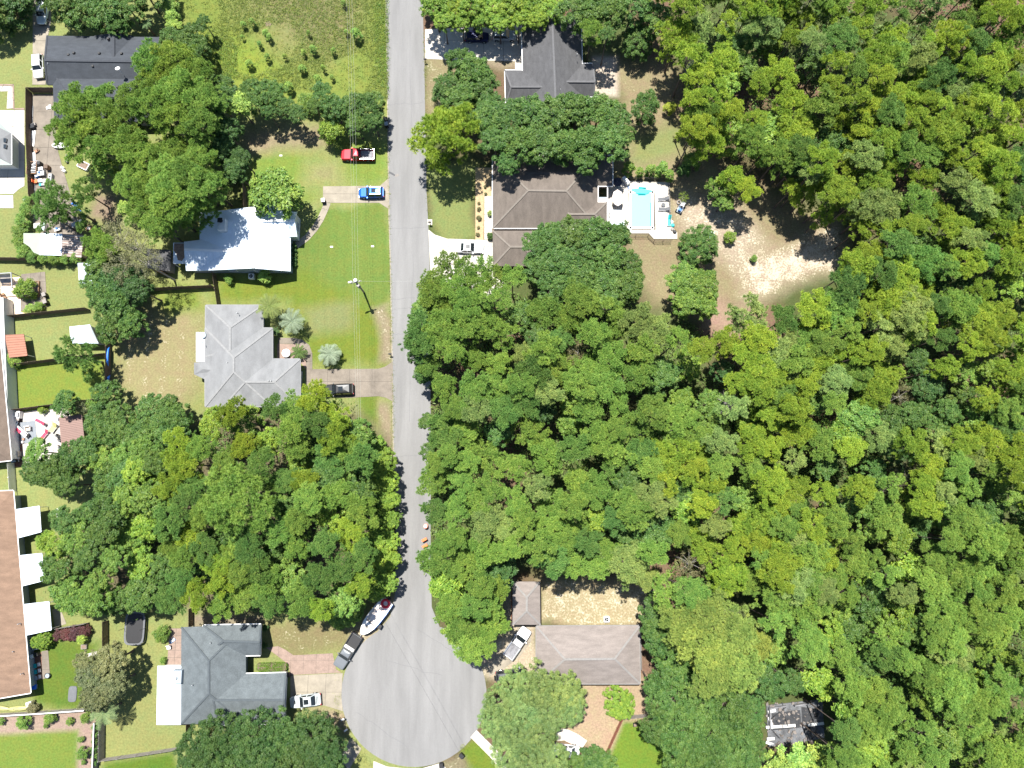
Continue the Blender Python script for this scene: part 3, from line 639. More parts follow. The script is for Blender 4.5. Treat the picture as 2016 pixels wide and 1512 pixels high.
windows(E_, (x, y0, 0), (x, y1, 0), (.2, .75)); door(E_, (x, y0, 0), (x, y1, 0), .5, M['wood_brown'])
gx = P(970, 490, 2.5).x + .5; gy = P(970, 489, 2.5).y
part('garage_door', MB().box((gx - .05, gy, 1.08), (.06, 4.6, 2.15)), M['white'], E_)
# recessed court with white frame beside the pool
mb = MB(); fr = PS([(1177, 367), (1196, 367), (1196, 399), (1177, 399)], 2.6)
for i in range(4): mb.beam(fr[i], fr[(i + 1) % 4], .16, .16)
part('court_frame', mb, M['white'], E_)
part('court_glass', MB().prism(PS([(1179, 388), (1195, 388), (1195, 398), (1179, 398)], 2.5), 2.44, 2.5), M['wall_grey'], E_)

# F and G: bungalow and its garage by the turning circle
F_ = thing('house', 'pale grey-brown bungalow with a plain hip roof right of the turning circle', 'house', P(1158, 1290))
hip(F_, [(1056, 1233), (1259, 1232), (1260, 1346), (1056, 1346)], [(1112, 1298), (1210, 1297)], 2.6, 4.6, M['roof_bungalow'], M['cap_bung'], M['cap_bung'])
_, q = walls(F_, [(1058, 1235), (1257, 1234), (1258, 1344), (1058, 1344)], 2.5, M['wall_brick'], .5)
windows(F_, q[0], q[1], (.2, .5, .8))
G_ = thing('garage', 'small detached garage with grey hip roof half under trees', 'garage', P(1037, 1190))
hip(G_, [(1009, 1145), (1063, 1145), (1064, 1230), (1009, 1230)], [(1037, 1176), (1037, 1203)], 2.4, 3.5, M['roof_bungalow'], M['cap_bung'], None)
walls(G_, [(1011, 1147), (1061, 1147), (1062, 1228), (1011, 1228)], 2.3, M['wall_brick'], .35)

# H: slate grey U-shaped house at the turning circle
H_ = thing('house', 'slate grey U-shaped house at the turning circle with a flat white annexe', 'house', P(460, 1330))
SL = M['roof_slate']; CSL = M['cap_slate']
hip(H_, [(357, 1235), (484, 1230), (484, 1424), (356, 1426)], [(411, 1301), (411, 1366)], 2.7, 5.2, SL, CSL, None)
hip(H_, [(400, 1231), (513.5, 1229), (512.5, 1290), (400, 1292)], [(440, 1262), (511, 1264)], 2.72, 4.55, SL, CSL, M['white'])
hip(H_, [(430, 1328), (562.5, 1324.5), (560, 1425), (430, 1427)], [(420, 1378), (559, 1378)], 2.68, 4.7, SL, CSL, M['white'])
walls(H_, [(359, 1237), (511, 1232), (511, 1288), (482, 1290), (482, 1329), (559, 1326), (558, 1423), (359, 1424)], 2.6, M['wall_grey'], .55)
for (a, b, k) in (((513, 1231, 2.7), (512, 1289, 2.7), (511, 1264, 4.4)), ((561.5, 1326, 2.66), (560, 1424, 2.66), (558.5, 1378, 4.55))):
    aa, bb, kk = px3(a), px3(b), px3(k); o2 = Vector((-.5, 0, 0)); part('gable', MB().add([aa + o2, bb + o2, Vector((aa.x - .5, kk.y, kk.z))], [(0, 1, 2), (2, 1, 0)]), M['wall_grey'], H_)
x = P(512, 1260, 2.6).x - .5; windows(H_, (x, P(512, 1286, 2.6).y, 0), (x, P(512, 1234, 2.6).y, 0), (.3, .7))
x = P(560, 1375, 2.6).x - .52
part('garage_door', MB().box((x + .05, P(560, 1352, 1).y, 1.1), (.06, 4.4, 2.2)), M['white'], H_)
part('annexe_roof', MB().prism(PS([(310, 1311), (357.5, 1311), (356, 1427), (308, 1427)], 2.6), 2.45, 2.62), M['metal_white'], H_)
walls(H_, [(312, 1313), (357, 1313), (356, 1425), (310, 1425)], 2.5, M['offwhite'], .2)
p = P(352, 1331, 3.0); cb = part('chimney', MB().box((p.x, p.y, 2.9), (1.5, 2.2, 1.3), 0, .9), M['wall_grey'], H_)
part('flue', MB().cyl((p.x - .2, p.y - .1, 3.5), (p.x - .2, p.y - .1, 3.9), .22, .2, 10), M['white'], cb)
pipes(H_, [(416, 1265), (380, 1348)], 3.9)

# I: long tan roof bottom left; J: brown roof on the left edge; K: corner house
I_ = thing('house', 'long tan-roofed house along the bottom left edge with white patio covers', 'house', P(5, 1170))
hip(I_, [(-150, 972), (26, 966), (60, 1364), (-120, 1395)], [(-60, 1060), (-40, 1290)], 2.75, 5.0, M['roof_tan'], None, M['white'])
_, q = walls(I_, [(-148, 974), (25, 969), (58.5, 1362), (-118, 1392)], 2.6, M['wall_grey'], .55)
pipes(I_, [(28, 1282), (44, 1326), (38, 1228)], 3.3)
J_ = thing('house', 'brown-roofed house on the left edge behind the patio with red loungers', 'house', P(-10, 760))
hip(J_, [(-170, 690), (0, 672), (22, 906), (-150, 925)], [(-85, 740), (-70, 850)], 2.75, 4.9, M['roof_old'], None, M['white'])
walls(J_, [(-168, 600), (7, 583), (10, 664), (21, 904), (-148, 922)], 2.6, M['offwhite'], .15)
e0, e1 = P(9, 680, 0), P(25, 900, 0)
windows(J_, (P(16, 860, 0).x + .55, P(16, 860, 0).y, 0), (P(9, 690, 0).x + .55, P(9, 690, 0).y, 0), (.2, .45, .62, .85), 1.4)
K_ = thing('house', 'small grey-roofed building on the white concrete at the left edge', 'house', P(0, 285))
hip(K_, [(-90, 240), (-6, 236), (22, 262), (22, 324)], [(-60, 275), (-10, 280)], 3.0, 4.4, M['roof_silver'], None, M['white'])
k0, k1 = P(23, 262, 3.0), P(-60, 326, 3.0)
kr = part('roof', roof_mesh([P(-2, 240, 3.6), P(22, 262, 3.0), P(22, 325, 3.0), P(-90, 326, 3.0), P(-90, 240, 3.9)], [(0, 4, 3, 2, 1)]), mat('roof_sage', (.33, .37, .35), .7, amp=.06), K_)
walls(K_, [(-88, 240), (-4, 240), (21, 263), (21, 324), (-88, 324)], 2.85, M['offwhite'], .4)
for u, vv in ((10, 278), (10, 290)): p = P(u, vv, 3.3); part('skylight', MB().box((p.x, p.y, 3.42), (.85, .75, .5)), M['glass'], K_)

# burnt-out ruin in the lower right woods
Q = thing('burnt_house', 'burnt-out house ruin with charred floor and fallen white boards', 'ruin', P(1560, 1430))
part('floor_slab', MB().prism(PS([(1508, 1388), (1618, 1376), (1622, 1452), (1512, 1470)]), 0, .22), mat('slab_dark', (.13, .135, .145), .95, amp=.45, scale=.9, fine=.25), Q)
part('burnt_floor', MB().prism(PS([(1520, 1405), (1575, 1398), (1578, 1432), (1522, 1438)], .3), .2, .3), M['char'], Q)
part('burnt_floor', MB().prism(PS([(1578, 1392), (1612, 1396), (1600, 1420), (1580, 1424)], .3), .2, .28), M['char'], Q)
for a, b in (((1508, 1432), (1540, 1430)), ((1542, 1430), (1566, 1428)), ((1590, 1428), (1622, 1424)), ((1512, 1402), (1527, 1398)), ((1514, 1412), (1520, 1430)), ((1510, 1455), (1525, 1454)), ((1508, 1461), (1522, 1466))):
    part('fallen_board', MB().beam(P(*a, .55), P(*b, .5 + random.random() * .3), .42, .06), M['offwhite'], Q)
for k in range(9):
    u, vv = random.uniform(1512, 1612), random.uniform(1390, 1462); t = random.random() * 6; p = P(u, vv, .4); d = Vector((math.cos(t), math.sin(t), .1)) * random.uniform(.8, 1.8)
    part('burnt_timber', MB().beam(p - d, p + d, .14, .16), M['char'], Q)
mb = MB()
for k in range(140):
    u, vv = random.uniform(1508, 1616), random.uniform(1384, 1468); p = P(u, vv, .3); s = random.uniform(.12, .5)
    mb.box((p.x, p.y, .25 + s * .2), (s, s * random.uniform(.4, 1), s * .5), random.random() * 3)
stuff(part('debris', mb, mat('debris', (.20, .175, .16), .95, amp=.5, scale=1.4), Q))
for a, b, hh in (((1511, 1390), (1513, 1432), 1.2), ((1513, 1392), (1545, 1388), .9), ((1560, 1386), (1600, 1380), 1.1)):
    part('broken_wall', MB().beam(P(*a) + Vector((0, 0, hh / 2)), P(*b) + Vector((0, 0, hh / 3)), .15, hh), M['ash'], Q)

# ------------------------------------------------------------------ sheds, awnings, gazebo
def cover(name, label, cat, pts, h, m, rib_step=.4, drop=.25, group=None, posts=True, parent_h=None):
    """sheet roof on posts; pts NW, NE, SE, SW at height h, east side lower by drop"""
    w = [P(*pts[0], h), P(*pts[1], h - drop), P(*pts[2], h - drop), P(*pts[3], h)]
    base = (w[0] + w[2]) / 2; t = thing(name, label, cat, (base.x, base.y, 0), 0, group)
    part('roof_sheet', roof_mesh(w, [(0, 3, 2, 1)], .12), m, t)
    if rib_step: ribs(t, w[0], w[3], w[2], w[1], rib_step, m, 'rib')
    if posts:
        for k in range(4):
            p = w[k].lerp(w[(k + 2) % 4], .04); part('post', MB().beam((p.x, p.y, 0), (p.x, p.y, w[k].z - .1), .1, .1), M['white'], t)
    return t
cover('patio_cover', 'ribbed white patio cover, topmost of three on the long tan-roofed house', 'awning', [(31, 1003), (78, 996), (81.5, 1047), (36, 1059)], 2.6, M['metal_white'], .42)
cover('patio_cover', 'white patio cover, middle one of three on the long tan-roofed house', 'awning', [(35, 1094), (83, 1089), (87, 1143), (39, 1155)], 2.6, M['metal_white'], .6)
cover('patio_cover', 'smooth white patio cover, lowest of three on the long tan-roofed house', 'awning', [(46, 1190), (97, 1184), (101.5, 1240), (50, 1251)], 2.6, M['metal_white'], .8)
cover('gazebo', 'brown ribbed metal gazebo over the white patio', 'gazebo', [(116, 822), (161, 816), (168, 882), (122, 892)], 2.6, M['metal_brown'], .3)
cover('awning', 'orange-red metal awning above a back door on the left edge', 'awning', [(9, 660), (47, 658), (54, 700), (18, 704)], 2.3, M['metal_orange'], .45)
cover('shade_roof', 'flat white shade roof beside the swimming pool', 'shade roof', [(1201, 413), (1229, 414), (1229, 445), (1201, 443)], 2.5, M['metal_white'], 0, .1)
def shed(label, pts, h, m, wallm, ridge=None, rh=.6):
    w = PS(pts, h); b = (w[0] + w[2]) / 2; t = thing('shed', label, 'shed', (b.x, b.y, 0))
    if ridge: hip(t, pts, ridge, h, h + rh, m)
    else: part('roof', roof_mesh([w[0], w[1], w[2] - Vector((0, 0, .25)), w[3] - Vector((0, 0, .25))], [(0, 3, 2, 1)], .1), m, t)
    walls(t, pts, h - .25, wallm, .15)
    y = min(w[2].y, w[3].y) + .12; door(t, (w[3].x, y, 0), (w[2].x, y, 0), .5, M['wood_brown'], .9, min(1.9, h - .4))
    return t
SW = thing('workshop', 'low workshop with green, white and rusty roof sheets inside an ivy hedge', 'shed', P(105, 485))
part('roof_sheet', roof_mesh(PS([(46, 459), (80, 459), (78, 502), (66, 497), (58, 486), (46, 478)], 2.3), [(0, 5, 4, 3, 2, 1)], .12), M['metal_green'], SW)
part('roof_sheet', roof_mesh(PS([(80, 459), (122.5, 460), (121, 503), (78, 502)], 2.4), [(0, 3, 2, 1)], .12), M['metal_white'], SW)
rs = PS([(123, 461), (165, 463), (160, 507), (121, 504)], 2.3); part('roof_sheet', roof_mesh(rs, [(0, 3, 2, 1)], .12), M['metal_rust'], SW)
ribs(SW, rs[0], rs[3], rs[2], rs[1], .42, mat('rib_rust', (.20, .13, .10), .8, amp=.3, scale=1.5))
walls(SW, [(48, 461), (163, 465), (158, 504), (68, 496), (48, 477)], 2.2, M['wall_tan'], .2)
shed('plain white shed roof tucked under the twiggy tree below the workshop', [(153, 518), (181, 517), (181, 558), (154, 557)], 2.3, M['metal_white'], M['offwhite'])
shed('white-roofed shed with dark side between two lawns by the kayak fence', [(137, 643), (177, 639), (194, 676), (141, 676)], 2.4, M['metal_white'], M['wall_grey'], [(138, 660), (180, 658)], .5)
shed('grey shingled shed under branches left of the white metal house', [(288, 489), (337, 492), (335, 534), (290, 528)], 2.3, M['roof_grey'], M['wood_grey'], [(292, 505), (326, 508)], .9)
b = P(13, 570, 2.3); t = thing('pergola', 'grey pergola frame with hot tub below at the left edge', 'pergola', (b.x, b.y, 0))
a4 = PS([(-20, 540), (22, 537), (24, 566), (-20, 570)], 2.4)
for i in range(4): part('beam', MB().beam(a4[i], a4[(i + 1) % 4], .14, .16), M['galv'], t); part('post', MB().beam((a4[i].x, a4[i].y, 0), a4[i], .12, .12), M['galv'], t)
part('shade_cloth', MB().prism(PS([(-18, 541), (20, 539), (20, 546), (-18, 547)], 2.36), 2.33, 2.36), M['char'], t)
b = P(12, 551, .8); t = thing('hot_tub', 'pale round-cornered hot tub under the pergola', 'hot tub', (b.x, b.y, 0))
rr = [(math.copysign(abs(math.cos(k)) ** .6, math.cos(k)), math.copysign(abs(math.sin(k)) ** .6, math.sin(k))) for k in np.linspace(0, 2 * math.pi, 20, endpoint=False)]
part('shell', MB().loft([[(b.x + x * .95, b.y + y * .6, z) for x, y in rr] for z in (0.05, .8)]), M['cloth_cream'], t); part('cover', MB().loft([[(b.x + x * s, b.y + y * s * .62, z) for x, y in rr] for s, z in ((.98, .8), (.96, .9))]), M['wood_grey'], t)
# ------------------------------------------------------------------ fences: boards in panels between posts
PANEL = {}
def fence_panel(L, h, m, nb):
    k = (round(L, 2), h, m.name)
    if k in PANEL: return PANEL[k]
    mb = MB(); w = L / nb
    for i in range(nb):
        hh = h + random.uniform(-.03, .02)
        mb.box((w * (i + .5), random.uniform(-.008, .008), hh / 2 + .03), (w * .93, .022, hh))
    mb.box((L / 2, -.035, h * .25), (L, .04, .09)); mb.box((L / 2, -.035, h * .8), (L, .04, .09))
    PANEL[k] = mb.mesh('panel', m); return PANEL[k]
def fence(label, pts, h=1.8, m=None, pl=2.4, boards=True, top=None):
    m = m or M['wood_fence']; w = PS(pts, h); base = Vector((w[0].x, w[0].y, 0))
    t = thing('fence', label, 'fence', base)
    for a, b in zip(w[:-1], w[1:]):
        d = b - a; L = d.length; n = max(1, round(L / pl)); s = L / n; rz = math.atan2(d.y, d.x)
        for i in range(n):
            q = a + d * (i / n)
            o = part('panel', fence_panel(s, h, m, max(4, round(s / .15))), m, t)
            o.location = (q.x - base.x, q.y - base.y, 0); o.rotation_euler = (0, 0, rz)
            part('post', MB().box((q.x, q.y, (h + .06) / 2), (.11, .11, h + .06), rz), m, t)
            if top:
                e = a + d * ((i + 1) / n); part('top_rail', MB().beam((q.x, q.y, h + .05), (e.x, e.y, h + .05), .16, .05), top, t)
    return t
fence('brown board fence from the white metal house down to the silver roof', [(417, 536), (427, 600)])
fence('brown board fence running left from the white metal house under the trees', [(240, 571), (330, 565), (416, 561)])
fence('brown board fence north of the white metal house beside the pines', [(440, 312), (463, 340), (477, 362), (479, 405)])
fence('dark fence between the white concrete and the cluttered yard', [(50, 173), (50, 260), (55, 380), (58, 400)])
fence('short fence across the drive below the parked white car', [(52, 172), (103, 172)])
fence('dark fence behind the ivy hedge on the left edge', [(-30, 506), (45, 507), (160, 513)])
fence('slanting dark fence between the wooden deck and the lawn with the white shed', [(-20, 624), (80, 614), (166, 605)])
fence('slanting dark fence below the orange awning', [(4, 719), (105, 706), (205, 695)])
fence('dark fence with blue kayaks hung on it', [(208, 655), (206, 760)])
fence('dark fence above the white patio with red loungers', [(22, 806), (100, 796), (155, 788), (205, 784)], 1.7)
fence('low brown fence behind the dark red shrubs', [(108, 1239), (165, 1229)], 1.6, M['wood_grey'])
fence('brown fence beside the black trampoline', [(201, 1226), (201, 1290)])
fence('short brown fence at the top left corner of the slate-roofed house', [(371, 1200), (371, 1236)])
fence('short brown fence at the bottom left corner of the slate-roofed house', [(366, 1428), (365, 1464)])
fence('weathered fence running from left to right near the bottom edge', [(193, 1500), (265, 1490), (342, 1478)], 1.6, M['wood_grey'])
fence('brown fence with shadow beside the clipped hedge at the bottom left', [(194, 1420), (193, 1500)], 1.8, M['wood_grey'])
fence('white-capped fence above the mulch bed', [(-20, 1411), (80, 1405), (165, 1399)], 1.5, M['wood_grey'], 2.4, True, M['white'])
fence('white-capped fence running down to the bottom edge', [(185, 1424), (181, 1530)], 1.5, M['wood_grey'], 2.4, True, M['white'])
fence('reddish-brown fence slanting beside the bright green lawn', [(1228, 1415), (1195, 1488)], 1.6, M['wood_red'])
fence('silvery fence between the bare soil yard and the green lawn', [(1229, 1416), (1274, 1412)], 1.6, M['wood_grey'])
fence('brown fence right of the pale bungalow', [(1263, 1245), (1264, 1320)], 1.6, M['wood_grey'])
fence('brown fence at the end of the yard left of the small garage', [(1007, 1160), (1007, 1226)], 1.5, M['wood_red'])
fence('white gate fence at the left edge below the patio with red loungers', [(14, 912), (18, 968)], 1.8, M['white'])
# pool fence: open black pickets
def railing(label, pts, h=1.2):
    w = PS(pts, h); t = thing('railing', label, 'fence', (w[0].x, w[0].y, 0))
    for a, b in zip(w[:-1], w[1:]):
        n = max(1, round((b - a).length / 1.9))
        for i in range(n):
            p, q = a.lerp(b, i / n), a.lerp(b, (i + 1) / n); mb = MB()
            for z in (h, .25): mb.beam((p.x, p.y, z), (q.x, q.y, z), .035, .035)
            for k in range(1, 14): r = p.lerp(q, k / 14); mb.beam((r.x, r.y, .1), (r.x, r.y, h), .02, .02)
            part('panel', mb, M['black'], t); part('post', MB().beam((p.x, p.y, 0), (p.x, p.y, h + .08), .06, .06), M['black'], t)
railing('thin black pool fence along the top and right of the pool deck', [(1240, 349), (1318, 351), (1321, 440)])
railing('thin black pool fence along the bottom of the pool deck', [(1228, 462), (1277, 462), (1289, 473), (1324, 473)])

# ------------------------------------------------------------------ pool and its deck
pool = [(1241, 379), (1284, 379), (1284, 449), (1241, 449)]
deck = [(1196, 352), (1238, 357), (1318, 360), (1320, 445), (1333, 458), (1333, 471), (1287, 471), (1277, 460), (1196, 460)]
dk = struct('pool_deck', MB().prism(PS(deck), -.02, .10), M['joint'])
w = [(p.x, p.y) for p in PS(deck)]; pw = PS(pool); px0, px1, py1, py0 = pw[0].x - .35, pw[1].x + .35, pw[0].y + .35, pw[2].y - .35
for cl in ([(1, 0, px0)], [(-1, 0, -px1)], [(-1, 0, -px0), (1, 0, px1), (0, -1, -py1)], [(-1, 0, -px0), (1, 0, px1), (0, 1, py0)]):
    p = w
    for c in cl: p = clip(p, *c)
    x0, x1 = min(a for a, _ in p), max(a for a, _ in p); y0, y1 = min(b for _, b in p), max(b for _, b in p)
    nx, ny = max(1, round((x1 - x0) / 2.4)), max(1, round((y1 - y0) / 2.4))
    for i in range(nx):
        for j in range(ny):
            r = clip(clip(clip(clip(p, 1, 0, x0 + (x1 - x0) * (i + 1) / nx - .015), -1, 0, -(x0 + (x1 - x0) * i / nx + .015)), 0, 1, y0 + (y1 - y0) * (j + 1) / ny - .015), 0, -1, -(y0 + (y1 - y0) * j / ny + .015))
            if len(r) > 2: part('slab', MB().prism([Vector((a, b, 0)) for a, b in r], .08, .16), M['concrete_white'], dk)
PL = thing('swimming_pool', 'rectangular swimming pool with pale turquoise water and a small bay at its top', 'pool', (pw[0].x, pw[0].y, 0))
mb = MB()
for a, b in ((0, 1), (1, 2), (2, 3), (3, 0)):
    d = (pw[b] - pw[a]).normalized() * .3; mb.beam(pw[a] - d + Vector((0, 0, .12)), pw[b] + d + Vector((0, 0, .12)), .36, .14)
part('coping', mb, M['white'], PL)
water = bpy.data.materials.new('pool_water'); water.use_nodes = True
bn = water.node_tree.nodes['Principled BSDF']; bn.inputs['Base Color'].default_value = (.24, .66, .71, 1); bn.inputs['Roughness'].default_value = .08
nzz = water.node_tree.nodes.new('ShaderNodeTexNoise'); nzz.inputs['Scale'].default_value = 2.2; bb = water.node_tree.nodes.new('ShaderNodeBump'); bb.inputs['Strength'].default_value = .12
tcw = water.node_tree.nodes.new('ShaderNodeTexCoord'); water.node_tree.links.new(tcw.outputs['Object'], nzz.inputs['Vector'])
water.node_tree.links.new(nzz.outputs['Fac'], bb.inputs['Height']); water.node_tree.links.new(bb.outputs[0], bn.inputs['Normal'])
part('water', MB().prism(pw, .08, .115), water, PL)
part('step', MB().prism(PS([(1280, 400), (1283.5, 400), (1283.5, 446), (1280, 446)]), .1, .125), M['teal'], PL)
t = thing('pool_hammock', 'teal hammock-shaped float at the top end of the pool', 'pool float', P(1263, 377))
mb = MB(); L0, L1 = P(1243, 373, .2), P(1283, 376, .2); rings = []
for i in range(9):
    s = i / 8; c = L0.lerp(L1, s); wd = .12 + .75 * math.sin(math.pi * s); rings.append([(c.x, c.y + wd * .5 - .25, .19), (c.x, c.y + wd * .3, .28), (c.x, c.y - wd * .9, .26), (c.x, c.y - wd, .18)])
part('sling', mb.loft(rings), M['teal'], t)
for u, v in ((1265, 370), (1264, 382)): p = P(u, v, .2); part('float_end', MB().cyl((p.x - .7, p.y, .27), (p.x + .6, p.y - .05, .27), .17, .12, 8), M['teal'], t)
def lounger(label, u, v, rz, m, group=None, frame='white', mid=(1.9, .62)):
    p = P(u, v, .16); t = thing('sun_lounger', label, 'lounger', (p.x, p.y, 0), rz, group); mb = MB(); L, W = mid
    for s in (-1, 1): mb.beam((-L / 2, s * W / 2, .42), (L / 2, s * W / 2, .42), .05, .05)
    mb.beam((-L / 2, -W / 2, .42), (-L / 2, W / 2, .42), .05, .05).beam((L / 2, -W / 2, .42), (L / 2, W / 2, .42), .05, .05)
    part('frame', mb, M[frame], t, local=True)
    for x in (-L * .4, L * .4):
        for s in (-1, 1): part('leg', MB().beam((x, s * W / 2, 0), (x, s * W / 2, .42), .05, .05), M[frame], t, local=True)
    part('seat', MB().box((-L * .18, 0, .46), (L * .62, W * .94, .06)), m, t, local=True)
    part('backrest', MB().add([(L * .15, -W * .47, .46), (L * .5, -W * .47, .95), (L * .5, W * .47, .95), (L * .15, W * .47, .46), (L * .15, -W * .47, .4), (L * .5, -W * .47, .89), (L * .5, W * .47, .89), (L * .15, W * .47, .4)], [(0, 1, 2, 3), (7, 6, 5, 4), (0, 4, 5, 1), (1, 5, 6, 2), (2, 6, 7, 3), (3, 7, 4, 0)]), m, t, local=True)
    return t
lounger('dark grey sun lounger nearer the top edge of the pool deck', 1305, 393, .1, M['cloth_grey'])
lounger('dark grey sun lounger lower down beside the pool', 1306, 413, -.06, M['cloth_grey'])
lounger('teal sun lounger at the lower right of the pool deck', 1317, 436, 1.5, M['teal'])
lounger('red lounger, upper one on the white patio', 82, 831, -.45, M['redcloth'], None, 'white', (2.0, .5))
lounger('red lounger, lower one on the white patio', 90, 856, .95, M['redcloth'], None, 'white', (2.0, .55))
lounger('pale yellow lounger beside the gazebo', 107, 842, 1.0, M['yellow'], None, 'white', (1.7, .9))
def table(label, u, v, r, m, hgt=.5, cat='table'):
    p = P(u, v, hgt); t = thing('side_table', label, cat, (p.x, p.y, 0))
    part('table_top', MB().cyl((p.x, p.y, hgt - .04), (p.x, p.y, hgt), r, r, 16), m, t); part('leg', MB().cyl((p.x, p.y, 0), (p.x, p.y, hgt - .04), .05, .05, 8).cyl((p.x, p.y, .02), (p.x, p.y, .06), r * .6, r * .5, 10), M['black'], t)
table('small round dark table between the two grey loungers', 1306, 403, .35, M['cloth_grey'])
table('round white garden table on the brick bed by the silver-roofed house', 563, 695, .72, M['white'], .72)
def parasol(label, u, v, r, h, m):
    p = P(u, v, h); t = thing('parasol', label, 'parasol', (p.x, p.y, 0))
    part('pole', MB().cyl((p.x, p.y, 0), (p.x, p.y, h + .1), .03, .03, 8), M['white'], t); part('base', MB().cyl((p.x, p.y, .02), (p.x, p.y, .22), .4, .35, 12), M['black'], t)
    for k in range(8):
        a0, a1 = 2 * math.pi * k / 8, 2 * math.pi * (k + 1) / 8
        q = [Vector((p.x, p.y, h)), Vector((p.x + r * math.cos(a0), p.y + r * 1.55 * math.sin(a0), h - .5)), Vector((p.x + r * math.cos(a1), p.y + r * 1.55 * math.sin(a1), h - .5))]
        mid = (q[1] + q[2]) / 2 + Vector((0, 0, -.06)); part('canopy_panel', MB().add([q[0], q[1], mid, q[2], q[1] - Vector((0, 0, .15)), mid - Vector((0, 0, .15)), q[2] - Vector((0, 0, .15))], [(0, 1, 2), (0, 2, 3), (1, 4, 5, 2), (2, 5, 6, 3)]), m, t)
    part('finial', MB().ball((p.x, p.y, h + .1), .07, 6, 4), M['red'], t)
parasol('long cream parasol over the table beside the pool', 1217, 387, .98, 2.6, M['cloth_cream'])
p = P(1216, 357, 2.4); t = thing('parasol', 'dark navy parasol in the shade at the top left of the pool', 'parasol', (p.x, p.y, 0))
part('pole', MB().cyl((p.x, p.y, 0), (p.x, p.y, 2.5), .03, .03, 8), M['galv'], t)
for k in range(6):
    a0, a1 = math.pi * k / 3, math.pi * (k + 1) / 3; part('canopy_panel', MB().add([(p.x, p.y, 2.5), (p.x + .9 * math.cos(a0), p.y + .9 * math.sin(a0), 2.1), (p.x + .9 * math.cos(a1), p.y + .9 * math.sin(a1), 2.1)], [(0, 1, 2)]), mat('cloth_navy', (.03, .035, .06), .9), t)
p = P(1232, 356, .6); t = thing('pool_heater', 'white pump box and pipes at the top left corner of the pool deck', 'pump', (p.x, p.y, 0), -.9)
part('housing', MB().box((0, 0, .5), (1.7, .7, .9), 0, .92), M['white'], t, local=True); part('pipe', MB().cyl((.9, -.1, .25), (1.4, -.5, .2), .08, .08, 8), M['bluetarp'], t, local=True)
p = P(1340, 410, .6); t = thing('ride_on_mower', 'white and blue ride-on mower parked right of the pool fence', 'mower', (p.x, p.y, 0), math.radians(60))
part('bonnet', MB().box((.75, 0, .55), (1.0, .85, .6), 0, .85), M['white'], t, local=True); part('seat', MB().box((-.35, 0, .62), (.5, .5, .14)).box((-.58, 0, .85), (.1, .5, .4)), M['blue'], t, local=True)
part('deck', MB().box((0, 0, .3), (1.6, 1.0, .16)), M['wall_grey'], t, local=True); part('steering_wheel', MB().cyl((.2, 0, .9), (.2, 0, .93), .2, .2, 10), M['black'], t, local=True)
for x in (-.6, .8):
    for s in (-1, 1): part('wheel', MB().cyl((x, s * .4, .26), (x, s * .58, .26), .26, .26, 10), M['rubber'], t, local=True)
p = P(1337, 398, .3)
def torus(c, R, r, n=18, k=8):
    mb = MB(); rings = []
    for i in range(n):
        a = 2 * math.pi * i / n; rings.append([(c[0] + (R + r * math.cos(b)) * math.cos(a), c[1] + (R + r * math.cos(b)) * math.sin(a), c[2] + r * math.sin(b)) for b in [2 * math.pi * j / k for j in range(k)]])
    rings.append(rings[0]); return mb.loft(rings, cap=False)
solo('fire_ring', torus((p.x, p.y, .2), .3, .12), M['wood_grey'], 'grey ring-shaped fire pit above the ride-on mower', 'fire pit', (p.x, p.y, 0))
p = P(1400, 463, .3); t = thing('paddling_pool', 'round white and blue paddling pool beside the round dark tree', 'paddling pool', (p.x, p.y, 0))
part('rim', torus((p.x, p.y, .22), .62, .12), M['white'], t); part('water', MB().cyl((p.x, p.y, .02), (p.x, p.y, .2), .6, .6, 16), M['blue'], t)
p = P(1323, 446, .5); t = thing('toy_pile', 'heap of pool toys by the lower right pool fence', 'toys', (p.x, p.y, 0))
for k, (dx, dy, c) in enumerate(((0, .9, 'white'), (.2, .3, 'teal'), (.1, -.4, 'wood_grey'), (.5, -.9, 'black'))): part('toy', MB().ball((p.x + dx, p.y + dy, .3), .34, 8, 5, .7), M[c], t)

